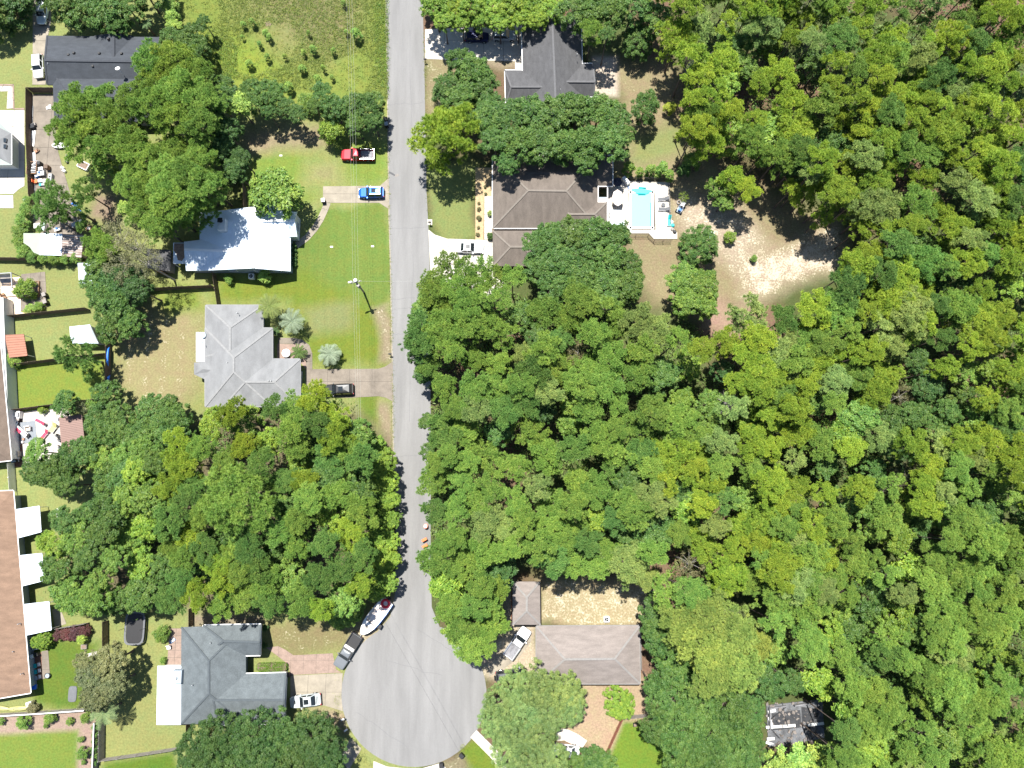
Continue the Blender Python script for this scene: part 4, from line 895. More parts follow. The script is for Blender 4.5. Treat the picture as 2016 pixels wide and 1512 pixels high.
# ------------------------------------------------------------------ vehicles (forward is +x)
def ring(x, w, zb, zt, r=.1): return [(x, -w + r, zb), (x, -w, zb + r), (x, -w, zt - r * 1.3), (x, -w + r * 1.2, zt), (x, w - r * 1.2, zt), (x, w, zt - r * 1.3), (x, w, zb + r), (x, w - r, zb)]
def quadface(mb, a, b, c, d, sh=.06, out=.012):
    a, b, c, d = map(Vector, (a, b, c, d)); m_ = (a + b + c + d) / 4; nn = (b - a).cross(d - a).normalized() * out
    q = [p.lerp(m_, sh) + nn for p in (a, b, c, d)]; return mb.add(q, [(0, 1, 2, 3)])
def vehicle(kind, label, cat, u, v, rz, m, L, W, H, sunroof=False, rails=False, name='parked_car', roofm=None, group=None):
    p = P(u, v, H * .5); t = thing(name, label, cat, (p.x, p.y, 0), rz, group); w = W / 2; Lh = L / 2
    if kind == 'sedan':
        st = [(-1, .78, .60), (-.95, .90, .66), (-.6, .98, .68), (-.1, 1, .66), (.35, .99, .64), (.8, .93, .57), (.96, .82, .50), (1, .70, .44)]; cb = (-.72, .36, -.42, .06)
    elif kind == 'suv':
        st = [(-1, .82, .60), (-.96, .93, .66), (-.6, .99, .67), (0, 1, .66), (.4, .99, .64), (.8, .94, .58), (.96, .84, .52), (1, .72, .46)]; cb = (-.95, .42, -.84, .14)
    else:
        st = [(-.16, 1, .60), (.0, 1, .61), (.42, 1, .60), (.8, .97, .56), (.95, .92, .53), (1, .84, .48)]; cb = (-.16, .44, -.10, .22)
    part('body', MB().loft([ring(a * Lh, b * w, .3, c * H) for a, b, c in st]), m, t, smooth=False, local=True)
    if kind == 'pickup':
        part('bed_base', MB().box((-.58 * Lh, 0, .52), (.84 * Lh, W * .96, .44)), m, t, local=True)
        for s in (-1, 1): part('bed_side', MB().box((-.58 * Lh, s * (w - .07), .92), (.84 * Lh, .12, .4)), m, t, local=True)
        part('bed_floor', MB().box((-.58 * Lh, 0, .755), (.82 * Lh, W * .84, .03)), M['ash'] if roofm is None else roofm, t, local=True)
        part('tailgate', MB().box((-.985 * Lh, 0, .9), (.1, W * .86, .44)), m, t, local=True)
        rl = MB()
        for s in (-1, 1): rl.box((-.58 * Lh, s * (w - .07), 1.14), (.84 * Lh, .14, .04))
        part('bed_rail', rl.box((-1.0 * Lh, 0, 1.14), (.08, W * .86, .04)), M['chrome'] if roofm is None else M['black'], t, local=True)
    x0, x1, x2, x3 = [c * Lh for c in cb]; zb, zt = H * .60, H * .985; wb, wt = w * .94, w * .76
    low = [(x0, -wb, zb), (x1, -wb, zb), (x1, wb, zb), (x0, wb, zb)]; top = [(x2, -wt, zt), (x3, -wt, zt), (x3, wt, zt), (x2, wt, zt)]
    mx_ = (x2 + x3) / 2
    cab = MB().loft([low, [(a * .985 + mx_ * .015, b, c - .05) for a, b, c in top], [(mx_ + (a - mx_) * .86, b * .86, zt + .01) for a, b, c in top], [(mx_ + (a - mx_) * .5, b * .5, zt + .045) for a, b, c in top], [(mx_ + (a - mx_) * .15, b * .15, zt + .06) for a, b, c in top]])
    part('cabin', cab, m, t, local=True)
    part('windscreen', quadface(MB(), low[1], low[2], top[2], top[1], .07), M['glass_car'], t, local=True)
    part('rear_window', quadface(MB(), low[3], low[0], top[0], top[3], .12), M['glass_car'], t, local=True)
    def lp(a, b, s): return tuple(a[i] + (b[i] - a[i]) * s for i in range(3))
    for f0, f1 in ((.03, .5), (.53, .97)):
        part('side_window', quadface(MB(), lp(low[0], low[1], f0), lp(low[0], low[1], f1), lp(top[0], top[1], f1), lp(top[0], top[1], f0), .12), M['glass_car'], t, local=True)
        part('side_window', quadface(MB(), lp(low[2], low[3], f0), lp(low[2], low[3], f1), lp(top[2], top[3], f1), lp(top[2], top[3], f0), .12), M['glass_car'], t, local=True)
    if sunroof: part('sunroof', MB().box(((x2 + x3 * 2) / 3 - .1, 0, zt + .03), (.75, wt * 1.05, .09)), M['glass_car'], t, local=True)
    if rails:
        for s in (-1, 1): part('roof_rail', MB().beam((x2 + .1, s * wt * .9, zt + .06), (x3 - .2, s * wt * .9, zt + .06), .05, .06), M['chrome'], t, local=True)
    r = .36 if kind != 'sedan' else .33
    for x in (-.62, .62):
        for s in (-1, 1):
            wh = part('wheel', MB().cyl((x * Lh, s * (w - .2), r), (x * Lh, s * (w + .01), r), r, r, 14), M['rubber'], t, local=True)
            part('rim', MB().cyl((x * Lh, s * (w - .05), r), (x * Lh, s * (w + .025), r), r * .62, r * .55, 10), M['chrome'], wh, local=True)
    for s in (-1, 1):
        part('headlight', MB().box((Lh * .955, s * w * .66, H * .42), (.22, .36, .14)), M['chrome'], t, local=True)
        part('tail_light', MB().box((-Lh * .985, s * w * .78, H * .5), (.1, .26, .2)), M['red'], t, local=True)
        part('mirror', MB().box((x1 - .12 * Lh, s * (w + .1), H * .62), (.16, .22, .15)), m, t, local=True)
    part('bumper', MB().box((Lh * .985, 0, .42), (.1, W * .74, .2)), M['black'], t, local=True); part('bumper', MB().box((-Lh * .99, 0, .42), (.1, W * .8, .2)), M['black'], t, local=True)
    part('grille', MB().box((Lh * .985, 0, H * .41), (.06, W * .42, .13)), M['black'], t, local=True)
    return t
silver = paint('silver', (.52, .55, .58)); white = paint('white', (.78, .79, .80), .05); dkblue = paint('navy', (.012, .016, .075)); blue = paint('blue', (.01, .12, .50))
redp = paint('red', (.42, .008, .022)); blackp = paint('black', (.016, .018, .02)); greyp = paint('grey', (.22, .235, .25)); pale = paint('pale_silver', (.60, .66, .67)); gun = paint('gunmetal', (.07, .075, .085))
vehicle('suv', 'white hatchback parked beside the charcoal-roofed house', 'car', 75, 130, ang(.12, 1), white, 4.5, 1.85, 1.6, name='parked_car')
vehicle('suv', 'pale blue-silver car half under trees at the top left', 'car', 83, 24, ang(0, 1), pale, 4.6, 1.85, 1.55)
vehicle('pickup', 'red pickup truck with an open silver bed on the grass', 'pickup truck', 704, 304, ang(-1, 0), redp, 5.9, 2.0, 1.9, name='pickup_truck')
vehicle('suv', 'bright blue car with roof rails and sunroof on the driveway', 'car', 731, 379, ang(-1, .02), blue, 4.5, 1.85, 1.65, True, True)
vehicle('suv', 'dark navy car, left one in the shade of the bright hedge', 'car', 939, 72, ang(1, .01), dkblue, 4.3, 1.85, 1.65)
vehicle('suv', 'silver-white car nosed towards the grey cross-gabled house', 'car', 993, 69, ang(1, .02), silver, 4.5, 1.85, 1.65)
vehicle('sedan', 'white saloon with sunroof on the white driveway of the brown house', 'car', 925, 488, ang(1, .03), white, 4.8, 1.85, 1.45, True)
vehicle('suv', 'black car under the pine branches on the beige driveway', 'car', 666, 767, ang(-1, .05), blackp, 5.2, 1.95, 1.7, True)
pk = vehicle('pickup', 'grey pickup truck hitched to the boat at the turning circle', 'pickup truck', 684, 1282, ang(-.52, .86), greyp, 5.9, 2.0, 1.85, name='pickup_truck', roofm=M['black'])
part('tool_box', MB().box((-.6, 0, 1.1), (.5, 1.7, .34)), M['white'], pk, local=True)
pc = vehicle('sedan', 'silver-white saloon with black roof panel and rear markings on the driveway', 'car', 601, 1380, ang(-1, .12), pale, 5.0, 1.92, 1.5, True)
for k in range(4): part('marking', MB().box((-1.45 - .22 * k, 0, 1.055), (.09, 1.25 - .1 * (k % 2), .012)), M['black'], pc, local=True)
part('bonnet_scoop', MB().box((1.6, 0, .95), (.16, .5, .05)), M['black'], pc, local=True)
vehicle('pickup', 'white pickup parked askew in front of the small garage', 'pickup truck', 1019, 1266, ang(.72, -1), white, 5.4, 1.95, 1.8, name='pickup_truck')
jp = vehicle('suv', 'boxy dark grey off-roader with spare wheel under the spreading oak', 'car', 1003, 1331, ang(1, -.12), gun, 4.4, 1.9, 1.85)
part('spare_wheel', MB().cyl((-2.28, 0, 1.0), (-2.48, 0, 1.0), .38, .38, 14), M['rubber'], jp, local=True)
vehicle('sedan', 'white car peeping out below the spreading oak near the bottom edge', 'car', 1112, 1478, ang(-1, -.1), white, 4.7, 1.85, 1.45)

# boat on its trailer
bp = P(739, 1214, 1.0); BT = thing('boat', 'white motorboat with grey cockpit cover behind the pickup', 'boat', (bp.x, bp.y, 0), ang(-.62, .78) )
def hr(x, w, zk, zs): return [(x, 0, zk), (x, -w * .75, zk + .25), (x, -w, zs - .12), (x, -w * .97, zs), (x, w * .97, zs), (x, w, zs - .12), (x, w * .75, zk + .25)]
part('hull', MB().loft([hr(-3.3, 1.05, .65, 1.35), hr(-1.5, 1.2, .62, 1.4), hr(.3, 1.22, .62, 1.45), hr(1.6, 1.1, .66, 1.52), hr(2.5, .82, .8, 1.58), hr(3.1, .45, 1.05, 1.6), hr(3.35, .15, 1.3, 1.6)]), M['white'], BT, local=True)
part('cockpit_cover', MB().loft([[(x, -w, 1.45), (x, -w * .5, z), (x, w * .5, z), (x, w, 1.45)] for x, w, z in ((-1.7, 1.0, 1.55), (-.4, 1.05, 1.72), (.9, 1.02, 1.68), (1.15, .8, 1.52))]), M['cloth_cream'], BT, local=True)
part('windscreen', MB().add([(1.2, -.85, 1.5), (1.2, .85, 1.5), (.95, .8, 1.9), (.95, -.8, 1.9)], [(0, 1, 2, 3)]), M['glass_car'], BT, local=True)
part('hatch', MB().box((2.0, 0, 1.57), (.5, .5, .04)), M['wood_grey'], BT, local=True)
part('rub_rail', MB().loft([[(x, w, 1.36), (x, w + .06, 1.36), (x, w + .06, 1.46), (x, w, 1.46)] for x, w in ((-3.3, 1.02), (-1.5, 1.18), (.3, 1.2), (1.6, 1.08))]), M['blue'], BT, local=True)
part('swim_platform', MB().box((-3.0, 0, 1.38), (.55, 1.9, .08)), M['white'], BT, local=True)
part('outboard_motor', MB().box((-3.55, 0, 1.3), (.5, .5, .7), 0, .7).box((-3.55, 0, .7), (.2, .16, .8)), M['black'], BT, local=True)
bq = BT.matrix_basis @ Vector((0, 0, 0)); ca, sa = math.cos(BT.rotation_euler.z), math.sin(BT.rotation_euler.z)
TR = thing('boat_trailer', 'galvanised trailer under the white motorboat', 'trailer', (bp.x, bp.y, 0), BT.rotation_euler.z)
part('frame', MB().beam((-2.8, -.75, .5), (1.6, -.75, .5), .1, .12).beam((-2.8, .75, .5), (1.6, .75, .5), .1, .12).beam((1.6, -.75, .5), (3.4, 0, .5), .1, .12).beam((1.6, .75, .5), (3.4, 0, .5), .1, .12).beam((-1, -.9, .45), (-1, .9, .45), .1, .1), M['galv'], TR, local=True)
part('drawbar', MB().beam((3.4, 0, .5), (4.35, 0, .5), .1, .12), M['galv'], TR, local=True)
for s in (-1, 1): part('wheel', MB().cyl((-1, s * .85, .33), (-1, s * 1.05, .33), .33, .33, 12), M['rubber'], TR, local=True); part('bunk', MB().box((-.6, s * .55, .62), (3.0, .12, .1)), M['wood_brown'], TR, local=True)
tp = Vector((bp.x + ca * -2.75, bp.y + sa * -2.75, 1.45)); solo('inflatable_tube', torus((tp.x, tp.y, 1.62), .58, .22), M['red'], 'red inflatable tube lying on the stern of the white motorboat', 'inflatable', (tp.x, tp.y, 1.4))
# ------------------------------------------------------------------ utility poles and wires
def pole(label, bu, bv, tu, tv, h, transformer, arm=True):
    b, tp = P(bu, bv), P(tu, tv, h); t = thing('utility_pole', label, 'utility pole', (b.x, b.y, 0))
    part('pole', MB().cyl(b, tp, .17, .13, 10), M['bark'] if not transformer else M['wood_grey'], t)
    if arm: part('crossarm', MB().beam(tp + Vector((-.9, -.25, -.5)), tp + Vector((.9, .2, -.5)), .12, .12), M['wood_grey'], t)
    for dx in (-.7, 0, .7): part('insulator', MB().cyl(tp + Vector((dx, dx * .2, -.45)), tp + Vector((dx, dx * .2, -.15)), .06, .04, 8), M['white'], t)
    if transformer:
        part('transformer', MB().cyl(tp + Vector((.28, -.45, -1.8)), tp + Vector((.28, -.45, -.7)), .28, .28, 12), M[transformer], t)
    return tp
t1 = pole('wooden utility pole with street lamp on the front lawn', 716.5, 575.5, 699.5, 553.5, 8.6, 'wood_grey')
pl_ = bpy.data.objects['utility_pole']
part('lamp_arm', MB().cyl(t1 + Vector((0, 0, -.3)), t1 + Vector((-.75, -.15, .1)), .05, .05, 8), M['galv'], pl_)
part('street_lamp', MB().ball(t1 + Vector((.02, .12, .12)), .33, 10, 6, .6), M['white'], pl_); part('lamp_head', MB().box(t1 + Vector((-.85, -.18, .1)), (.6, .22, .14), .3), M['white'], pl_)
t2 = pole('utility pole with blue transformer among trees beside the road', 730, 1121, 708, 1138, 8.8, 'blue', False)
def wire(label, pts, sag, m, r=.008, group=None):
    mb = MB()
    for a, b in zip(pts[:-1], pts[1:]):
        n = 14; prev = None; rings = []
        for i in range(n + 1):
            s = i / n; c = a.lerp(b, s) - Vector((0, 0, sag * 4 * s * (1 - s))); d = (b - a).normalized(); sd = Vector((-d.y, d.x, 0)).normalized() * r
            rings.append([c + sd, c + Vector((0, 0, r)), c - sd, c - Vector((0, 0, r))])
        mb.loft(rings)
    solo('power_line', mb, m, label, 'cable', (pts[0].x, pts[0].y, pts[0].z), group)
n0 = P(684, -110, 8.6)
for k, lab in ((-1, 'left one of three thin overhead wires running along the road'), (0, 'middle one of three thin overhead wires running along the road'), (1, 'right one of three thin overhead wires running along the road')):
    d = Vector((.45 * k, 0, 0)); wire(lab, [n0 + d, t1 + d + Vector((0, 0, -.2 if k else -.1)), t2 + d * .5 + Vector((0, 0, -.1))], .7, M['copper'])
wire('thin service wire crossing the road from the lamp pole into the pines', [t1, P(858, 552, 7.2)], .3, M['copper'])
wire('service wire coloured dark as its shadow, crossing the turning circle to the lower right', [t2, P(903, 1478, 7.0), P(960, 1580, 7.2)], .2, M['wire_shadow_dark'], .011)  # dark colour stands in for the shadow the wire casts on the asphalt

# ------------------------------------------------------------------ small things in the street
def bin_(label, u, v, m, rz=0.3, lid=None):
    p = P(u, v, .5); t = thing('wheelie_bin', label, 'bin', (p.x, p.y, 0), rz)
    part('body', MB().box((0, 0, .52), (.52, .6, .9), 0, 1.15), m, t, local=True); part('lid', MB().box((0, .02, 1.0), (.66, .74, .07), 0, .92), lid or m, t, local=True)
    for s in (-1, 1): part('wheel', MB().cyl((s * .2, -.3, .12), (s * .28, -.3, .12), .12, .12, 8), M['rubber'], t, local=True)
bin_('dark bin with white lid where the path leaves the driveway', 637, 396, M['black'], .1, M['white'])
bin_('black bin lying beside the white motorboat at the road edge', 748, 1233, M['black'], -.5)
bin_('black bin at the road edge beside the top left bushes', 760, 237, M['black'], .1)
bin_('black bin at the road edge, lower of two by the bushes', 761, 246, M['black'], .2, M['wall_grey'])
bin_('black bin at the lower right rim of the turning circle', 909, 1487, M['black'], .8)
bin_('black bin at the bottom edge of the turning circle', 869, 1506, M['black'], .1)
bin_('dark bin by the corner of the slate-roofed house', 567, 1328, M['black'], .1)
bin_('round-topped grey bin at the corner of the wooden deck', 89, 581, M['black'], .4, M['wood_grey'])
bin_('lower grey bin beside the shrub on the deck edge', 91, 595, M['black'], .4, M['wood_grey'])
def mailbox(label, u, v, m, rz=0.0):
    p = P(u, v, 1.0); t = thing('mailbox', label, 'mailbox', (p.x, p.y, 0), rz)
    part('post', MB().box((0, 0, .5), (.1, .1, 1.0)), M['wood_brown'], t, local=True)
    part('box', MB().loft([[(x, .14 * math.cos(a), 1.12 + .14 * math.sin(a) * (1 if math.sin(a) > 0 else .7)) for a in np.linspace(0, 2 * math.pi, 10, endpoint=False)] for x in (-.26, .26)]), m, t, local=True); part('flag', MB().box((0, .16, 1.25), (.03, .02, .2)), M['red'], t, local=True)
mailbox('black mailbox on a post where the gravel strip meets the road', 768, 697, M['black'])
mailbox('dark mailbox on a post beside the pale driveway', 837, 117, M['black'])
mailbox('white mailbox, upper one beside the big dark hedge tree', 675, 1416, M['white'], .3)
mailbox('white mailbox, lower one beside the big dark hedge tree', 681, 1437, M['white'], .6)
mailbox('mailbox on a white square pad opposite the front lawn', 846, 438, M['black'])
struct('pad', MB().prism(PS([(841, 432), (851, 432), (851, 443), (842, 443)]), 0, .05), M['concrete_white'])
def acunit(label, u, v):
    p = P(u, v, .6); t = thing('air_conditioner', label, 'air conditioner', (p.x, p.y, 0)); part('housing', MB().box((p.x, p.y, .4), (.9, .9, .8)), M['white'], t)
    part('fan_guard', MB().cyl((p.x, p.y, .8), (p.x, p.y, .83), .34, .34, 14), M['black'], t)
    for k in range(3): a = k * 2.1; part('blade', MB().box((p.x + .15 * math.cos(a), p.y + .15 * math.sin(a), .845), (.28, .1, .02), a), M['galv'], t)
acunit('white air conditioner against the south wall of the white metal house', 495, 544)
acunit('white air conditioner beside the north gutter of the pale bungalow', 1194, 1219)
p = P(265, 1237, .9); t = thing('trampoline', 'rectangular black trampoline behind the slate-roofed house', 'trampoline', (p.x, p.y, 0))
rr = lambda sx, sy: [(math.copysign(abs(math.cos(k)) ** .45, math.cos(k)) * sx, math.copysign(abs(math.sin(k)) ** .45, math.sin(k)) * sy) for k in np.linspace(0, 2 * math.pi, 28, endpoint=False)]
part('mat', MB().loft([[(p.x + x, p.y + y, .9) for x, y in rr(1.35, 2.35)], [(p.x + x, p.y + y, .92) for x, y in rr(1.3, 2.3)]]), M['black'], t)
part('pad', MB().loft([[(p.x + x, p.y + y, .93) for x, y in rr(1.36, 2.36)], [(p.x + x, p.y + y, .95) for x, y in rr(1.65, 2.65)], [(p.x + x, p.y + y, .86) for x, y in rr(1.66, 2.66)]], cap=False), M['cloth_grey'], t)
for sx in (-1.5, 1.5):
    for sy in (-2.2, 0, 2.2): part('leg', MB().cyl((p.x + sx, p.y + sy, 0), (p.x + sx, p.y + sy, .9), .04, .04, 6), M['galv'], t); part('net_pole', MB().cyl((p.x + sx * 1.1, p.y + sy, .9), (p.x + sx * 1.12, p.y + sy, 2.6), .03, .03, 6), M['black'], t)
def kayak(label, u, v, L, m, rz, z=.15, tilt=0.0, w=.38):
    p = P(u, v, z); t = thing('kayak', label, 'kayak', (p.x, p.y, z), rz); t.rotation_euler = (tilt, 0, rz)
    xs = np.linspace(-1, 1, 11); part('hull', MB().loft([[(x * L / 2, max(.02, w * (1 - x * x) ** .7) * math.cos(a), .02 + (.2 * (1 - x * x) ** .5 + .03) * (1 + math.sin(a)) ) for a in np.linspace(0, 2 * math.pi, 10, endpoint=False)] for x in xs]), m, t, local=True, smooth=True)
    part('cockpit', MB().loft([[(.55 * math.cos(a) - .1, .2 * math.sin(a), z_) for a in np.linspace(0, 2 * math.pi, 14, endpoint=False)] for z_ in (.40, .455)]), M['black'], t, local=True)
    return t
kayak('pale yellow kayak, right one by the white-capped fence', 38, 1394, 4.2, M['yellow'], .06)
kayak('pale yellow kayak, left one running off the left edge', 2, 1393, 3.9, M['yellow'], -.12)
kayak('blue kayak, upper one hung on the dark fence', 215, 702, 3.3, M['blue'], ang(.03, 1), 1.1, 1.15, .36)
kayak('blue kayak, lower one hung on the dark fence above a bush', 215, 752, 2.4, M['blue'], ang(-.1, 1), 1.1, 1.15, .36)

# cluttered yard on the left
def boxes(name, label, cat, u, v, rz, pieces, h=0.0):
    p = P(u, v, .3); t = thing(name, label, cat, (p.x, p.y, 0), rz)
    for nm, c, d, m in pieces: part(nm, MB().box(c, d), M[m], t, local=True)
    return t
def ladder(label, u, v, rz, L=4.0):
    p = P(u, v, .1); t = thing('ladder', label, 'ladder', (p.x, p.y, 0), rz)
    for s in (-1, 1): part('rail', MB().box((0, s * .24, .12), (L, .06, .08)), M['galv'], t, local=True)
    for k in range(int(L / .32)): part('rung', MB().box((-L / 2 + .2 + k * .32, 0, .12), (.04, .46, .04)), M['galv'], t, local=True)
ladder('aluminium ladder lying along the dark fence in the cluttered yard', 62, 230, math.pi / 2 + .05, 4.2)
ladder('aluminium ladder on the slab below the yellow chair', 66, 375, math.pi / 2, 3.2)
boxes('tarp_pile', 'dark tarpaulin heap below the ladder', 'tarp', 63, 250, .3, [('tarp', (0, 0, .35), (1.2, .8, .7), 'char'), ('bag', (.5, .3, .3), (.6, .5, .5), 'wood_grey')])
boxes('board_stack', 'long white boards stacked along the dark fence', 'boards', 64.5, 272, math.pi / 2, [('board', (0, -.15, .1), (3.0, .28, .2), 'white'), ('board', (.1, .2, .12), (2.8, .28, .24), 'galv')])
boxes('board_stack', 'slim white boards leaning beside the timber frame', 'boards', 66, 312, math.pi / 2 + .1, [('board', (0, -.15, .15), (2.6, .25, .2), 'white'), ('board', (0, .2, .2), (2.4, .35, .1), 'offwhite')])
p = P(62, 330, .9); t = thing('timber_frame', 'brown timber frame holding white sheets beside the fence', 'frame', (p.x, p.y, 0))
for s in (-1, 1):
    part('beam', MB().box((p.x, p.y + s * 1.1, .9), (1.7, .1, .1)), M['wood_brown'], t); part('beam', MB().box((p.x + s * .85, p.y, .9), (.1, 2.2, .1)), M['wood_brown'], t)
    for q in (-1, 1): part('post', MB().box((p.x + s * .85, p.y + q * 1.1, .45), (.1, .1, .9)), M['wood_brown'], t)
for k in range(6): part('sheet', MB().box((p.x + .35, p.y - .9 + k * .33, .72), (.8, .12, .4), .1 * k), M['white' if k % 2 else 'galv'], t)
boxes('bin', 'dark grey open crate at the top of the clutter', 'crate', 77, 322, -.1, [('crate', (-.2, 0, .35), (.7, .7, .7), 'galv'), ('lid', (.3, -.1, .5), (.55, .6, .9), 'black')])
boxes('washing_machine', 'white enamel appliance in the middle of the clutter', 'appliance', 84, 335, .2, [('housing', (0, 0, .45), (.75, .65, .9), 'white'), ('panel', (0, -.3, .92), (.6, .1, .08), 'black')])
boxes('wheelie_bin', 'brownish round bin with long shadow in the cluttered yard', 'bin', 95, 331, 0, [('body', (0, 0, .5), (.65, .65, 1.0), 'wood_brown'), ('lid', (0, 0, 1.03), (.7, .7, .08), 'wood_fence')])
boxes('table', 'white folding table covered with odds and ends', 'table', 83, 343, .1, [('table_top', (0, 0, .74), (1.2, .8, .05), 'white'), ('leg', (-.5, 0, .37), (.06, .7, .7), 'galv'), ('leg', (.5, 0, .37), (.06, .7, .7), 'galv'), ('bucket', (-.2, .1, .86), (.3, .3, .2), 'bluetarp'), ('tray', (.3, -.1, .8), (.3, .2, .08), 'offwhite')])
boxes('chair', 'orange-yellow chair among the clutter', 'chair', 71, 358, .1, [('seat', (0, 0, .45), (.6, .55, .08), 'orange'), ('backrest', (-.28, 0, .75), (.08, .55, .6), 'orange'), ('leg', (.2, .2, .2), (.06, .06, .42), 'black'), ('leg', (.2, -.2, .2), (.06, .06, .42), 'black'), ('leg', (-.2, .2, .2), (.06, .06, .42), 'black'), ('leg', (-.2, -.2, .2), (.06, .06, .42), 'black')])
boxes('tank', 'long silver water tank right of the clutter', 'tank', 101, 352, math.pi / 2, [('tank', (0, 0, .4), (1.6, .6, .7), 'galv'), ('cap', (.2, 0, .78), (.2, .2, .1), 'black')])
boxes('crate', 'blue crate at the left of the clutter', 'crate', 73, 347, .4, [('crate', (0, 0, .25), (.6, .5, .5), 'bluetarp'), ('content', (0, 0, .52), (.45, .35, .1), 'white')])
boxes('box_pile', 'pale boxes heaped below the table', 'boxes', 85, 358, .1, [('box', (-.4, .2, .3), (.7, .6, .6), 'cloth_cream'), ('box', (.35, .1, .25), (.6, .6, .5), 'white'), ('box', (0, -.5, .2), (.6, .4, .4), 'galv'), ('box', (.5, -.5, .15), (.4, .3, .3), 'terracotta'), ('bag', (-.5, -.5, .2), (.4, .4, .4), 'teal')])
boxes('brush_pile', 'small brown heap near the long white boards', 'heap', 73, 297, .5, [('stick', (0, 0, .15), (.8, .2, .3), 'wood_brown'), ('stick', (.1, .2, .2), (.25, .8, .2), 'wood_fence'), ('stick', (-.2, 0, .3), (.5, .5, .2), 'terracotta')])
boxes('white_sheet', 'crumpled white sheet on the beige slab', 'sheet', 95, 211, .3, [('sheet', (0, 0, .12), (.9, .5, .16), 'white'), ('sheet', (.2, .3, .1), (.5, .4, .12), 'offwhite')])
p = P(118, 284, .6); t = thing('dinghy', 'white dinghy nosed out from under the pines on the slab', 'boat', (p.x, p.y, 0), ang(-1, .12))
part('hull', MB().loft([[(x, -w, .55), (x, -w * .6, .1), (x, w * .6, .1), (x, w, .55)] for x, w in ((-1.5, .6), (0, .7), (1.0, .5), (1.5, .12))]), M['white'], t, local=True); part('seat', MB().box((-.3, 0, .56), (.25, 1.1, .05)), M['galv'], t, local=True)
boxes('planter', 'whitewashed planter box beside the lime green tree', 'planter', 165, 326, -.45, [('side', (0, .6, .3), (1.9, .12, .5), 'white'), ('side', (0, -.6, .3), (1.9, .12, .5), 'white'), ('side', (-.95, 0, .3), (.12, 1.3, .5), 'white'), ('side', (.95, 0, .3), (.12, 1.3, .5), 'white'), ('soil', (0, 0, .25), (1.8, 1.1, .4), 'mulch')])
boxes('bench', 'narrow weathered bench on the grass right of the slab', 'bench', 132, 312, math.pi / 2 - .05, [('seat', (0, 0, .45), (1.6, .45, .06), 'wood_grey'), ('leg', (-.6, 0, .22), (.1, .4, .42), 'galv'), ('leg', (.6, 0, .22), (.1, .4, .42), 'galv')])
for k, (u, v) in enumerate(((123, 330), (126, 336))): boxes('block', 'white concrete block at the slab edge, ' + ('upper' if k == 0 else 'lower') + ' of a pair', 'block', u, v, -.5, [('block', (0, 0, .2), (.7, .4, .4), 'white'), ('cap', (0, 0, .43), (.6, .3, .06), 'galv')])
boxes('chair', 'blue tarpaulin-covered chair in the pine shadow', 'chair', 152, 405, -.6, [('seat', (0, 0, .5), (.9, .7, .6), 'bluetarp'), ('backrest', (-.4, 0, .8), (.2, .7, .7), 'blue')])
boxes('chair', 'smaller blue garden chair at the pine shadow tip', 'chair', 158, 417, -.6, [('seat', (0, 0, .4), (.6, .55, .4), 'blue'), ('backrest', (-.3, 0, .7), (.12, .5, .5), 'bluetarp')])
boxes('covered_boat', 'grey covered hull above the rusty roof', 'boat', 155, 441, .45, [('hull', (0, 0, .4), (2.2, .9, .6), 'galv'), ('cover', (0, 0, .75), (1.8, .7, .2), 'wall_grey')])
boxes('brick_stack', 'stack of red bricks right of the grey covered hull', 'bricks', 178, 449, -.2, [('brick_course', (-.3, 0, .2), (.9, .9, .4), 'terracotta'), ('brick_course', (.4, .1, .12), (.7, .6, .24), 'brick_red'), ('brick_course', (-.2, -.1, .45), (.5, .5, .1), 'cloth_cream')])
boxes('cabinet', 'white cabinet above the white roof sheet', 'cabinet', 78, 447, .1, [('housing', (0, 0, .5), (1.0, .8, 1.0), 'white'), ('top', (0, 0, 1.03), (1.1, .9, .06), 'offwhite')])
boxes('cabinet', 'long white chest above the workshop roof', 'cabinet', 88, 448, 1.5, [('housing', (0, 0, .4), (1.4, .6, .8), 'white'), ('lid', (0, 0, .83), (1.45, .65, .06), 'metal_white')])
boxes('cart', 'small white cart on the slab right of the workshop chest', 'cart', 114, 452, .3, [('tray', (0, 0, .5), (1.0, .6, .15), 'white'), ('motor', (0, .1, .65), (.4, .3, .2), 'bluetarp'), ('wheel', (-.4, .3, .15), (.3, .08, .3), 'rubber'), ('wheel', (.4, -.3, .15), (.3, .08, .3), 'rubber')])
boxes('stepping_pad', 'small white pad on the grass left of the ivy hedge', 'pad', 47, 392, .1, [('slab', (0, 0, .06), (.55, .5, .1), 'white'), ('rim', (0, 0, .12), (.4, .35, .03), 'offwhite')])
boxes('bench', 'brown bench on the wooden deck at the left edge', 'bench', 9, 584, -1.0, [('seat', (0, 0, .45), (1.3, .45, .06), 'wood_brown'), ('backrest', (0, -.25, .7), (1.3, .06, .5), 'wood_brown'), ('leg', (-.5, 0, .2), (.08, .4, .42), 'wood_fence'), ('leg', (.5, 0, .2), (.08, .4, .42), 'wood_fence')])
boxes('planter', 'square wooden planter holding the bushy shrub beside the deck', 'planter', 56, 570, .05, [('side', (0, 1.4, .2), (3.6, .1, .4), 'wood_brown'), ('side', (0, -1.4, .2), (3.6, .1, .4), 'wood_brown'), ('side', (-1.8, 0, .2), (.1, 2.8, .4), 'wood_brown'), ('side', (1.8, 0, .2), (.1, 2.8, .4), 'wood_brown'), ('soil', (0, 0, .18), (3.5, 2.7, .3), 'mulch')])
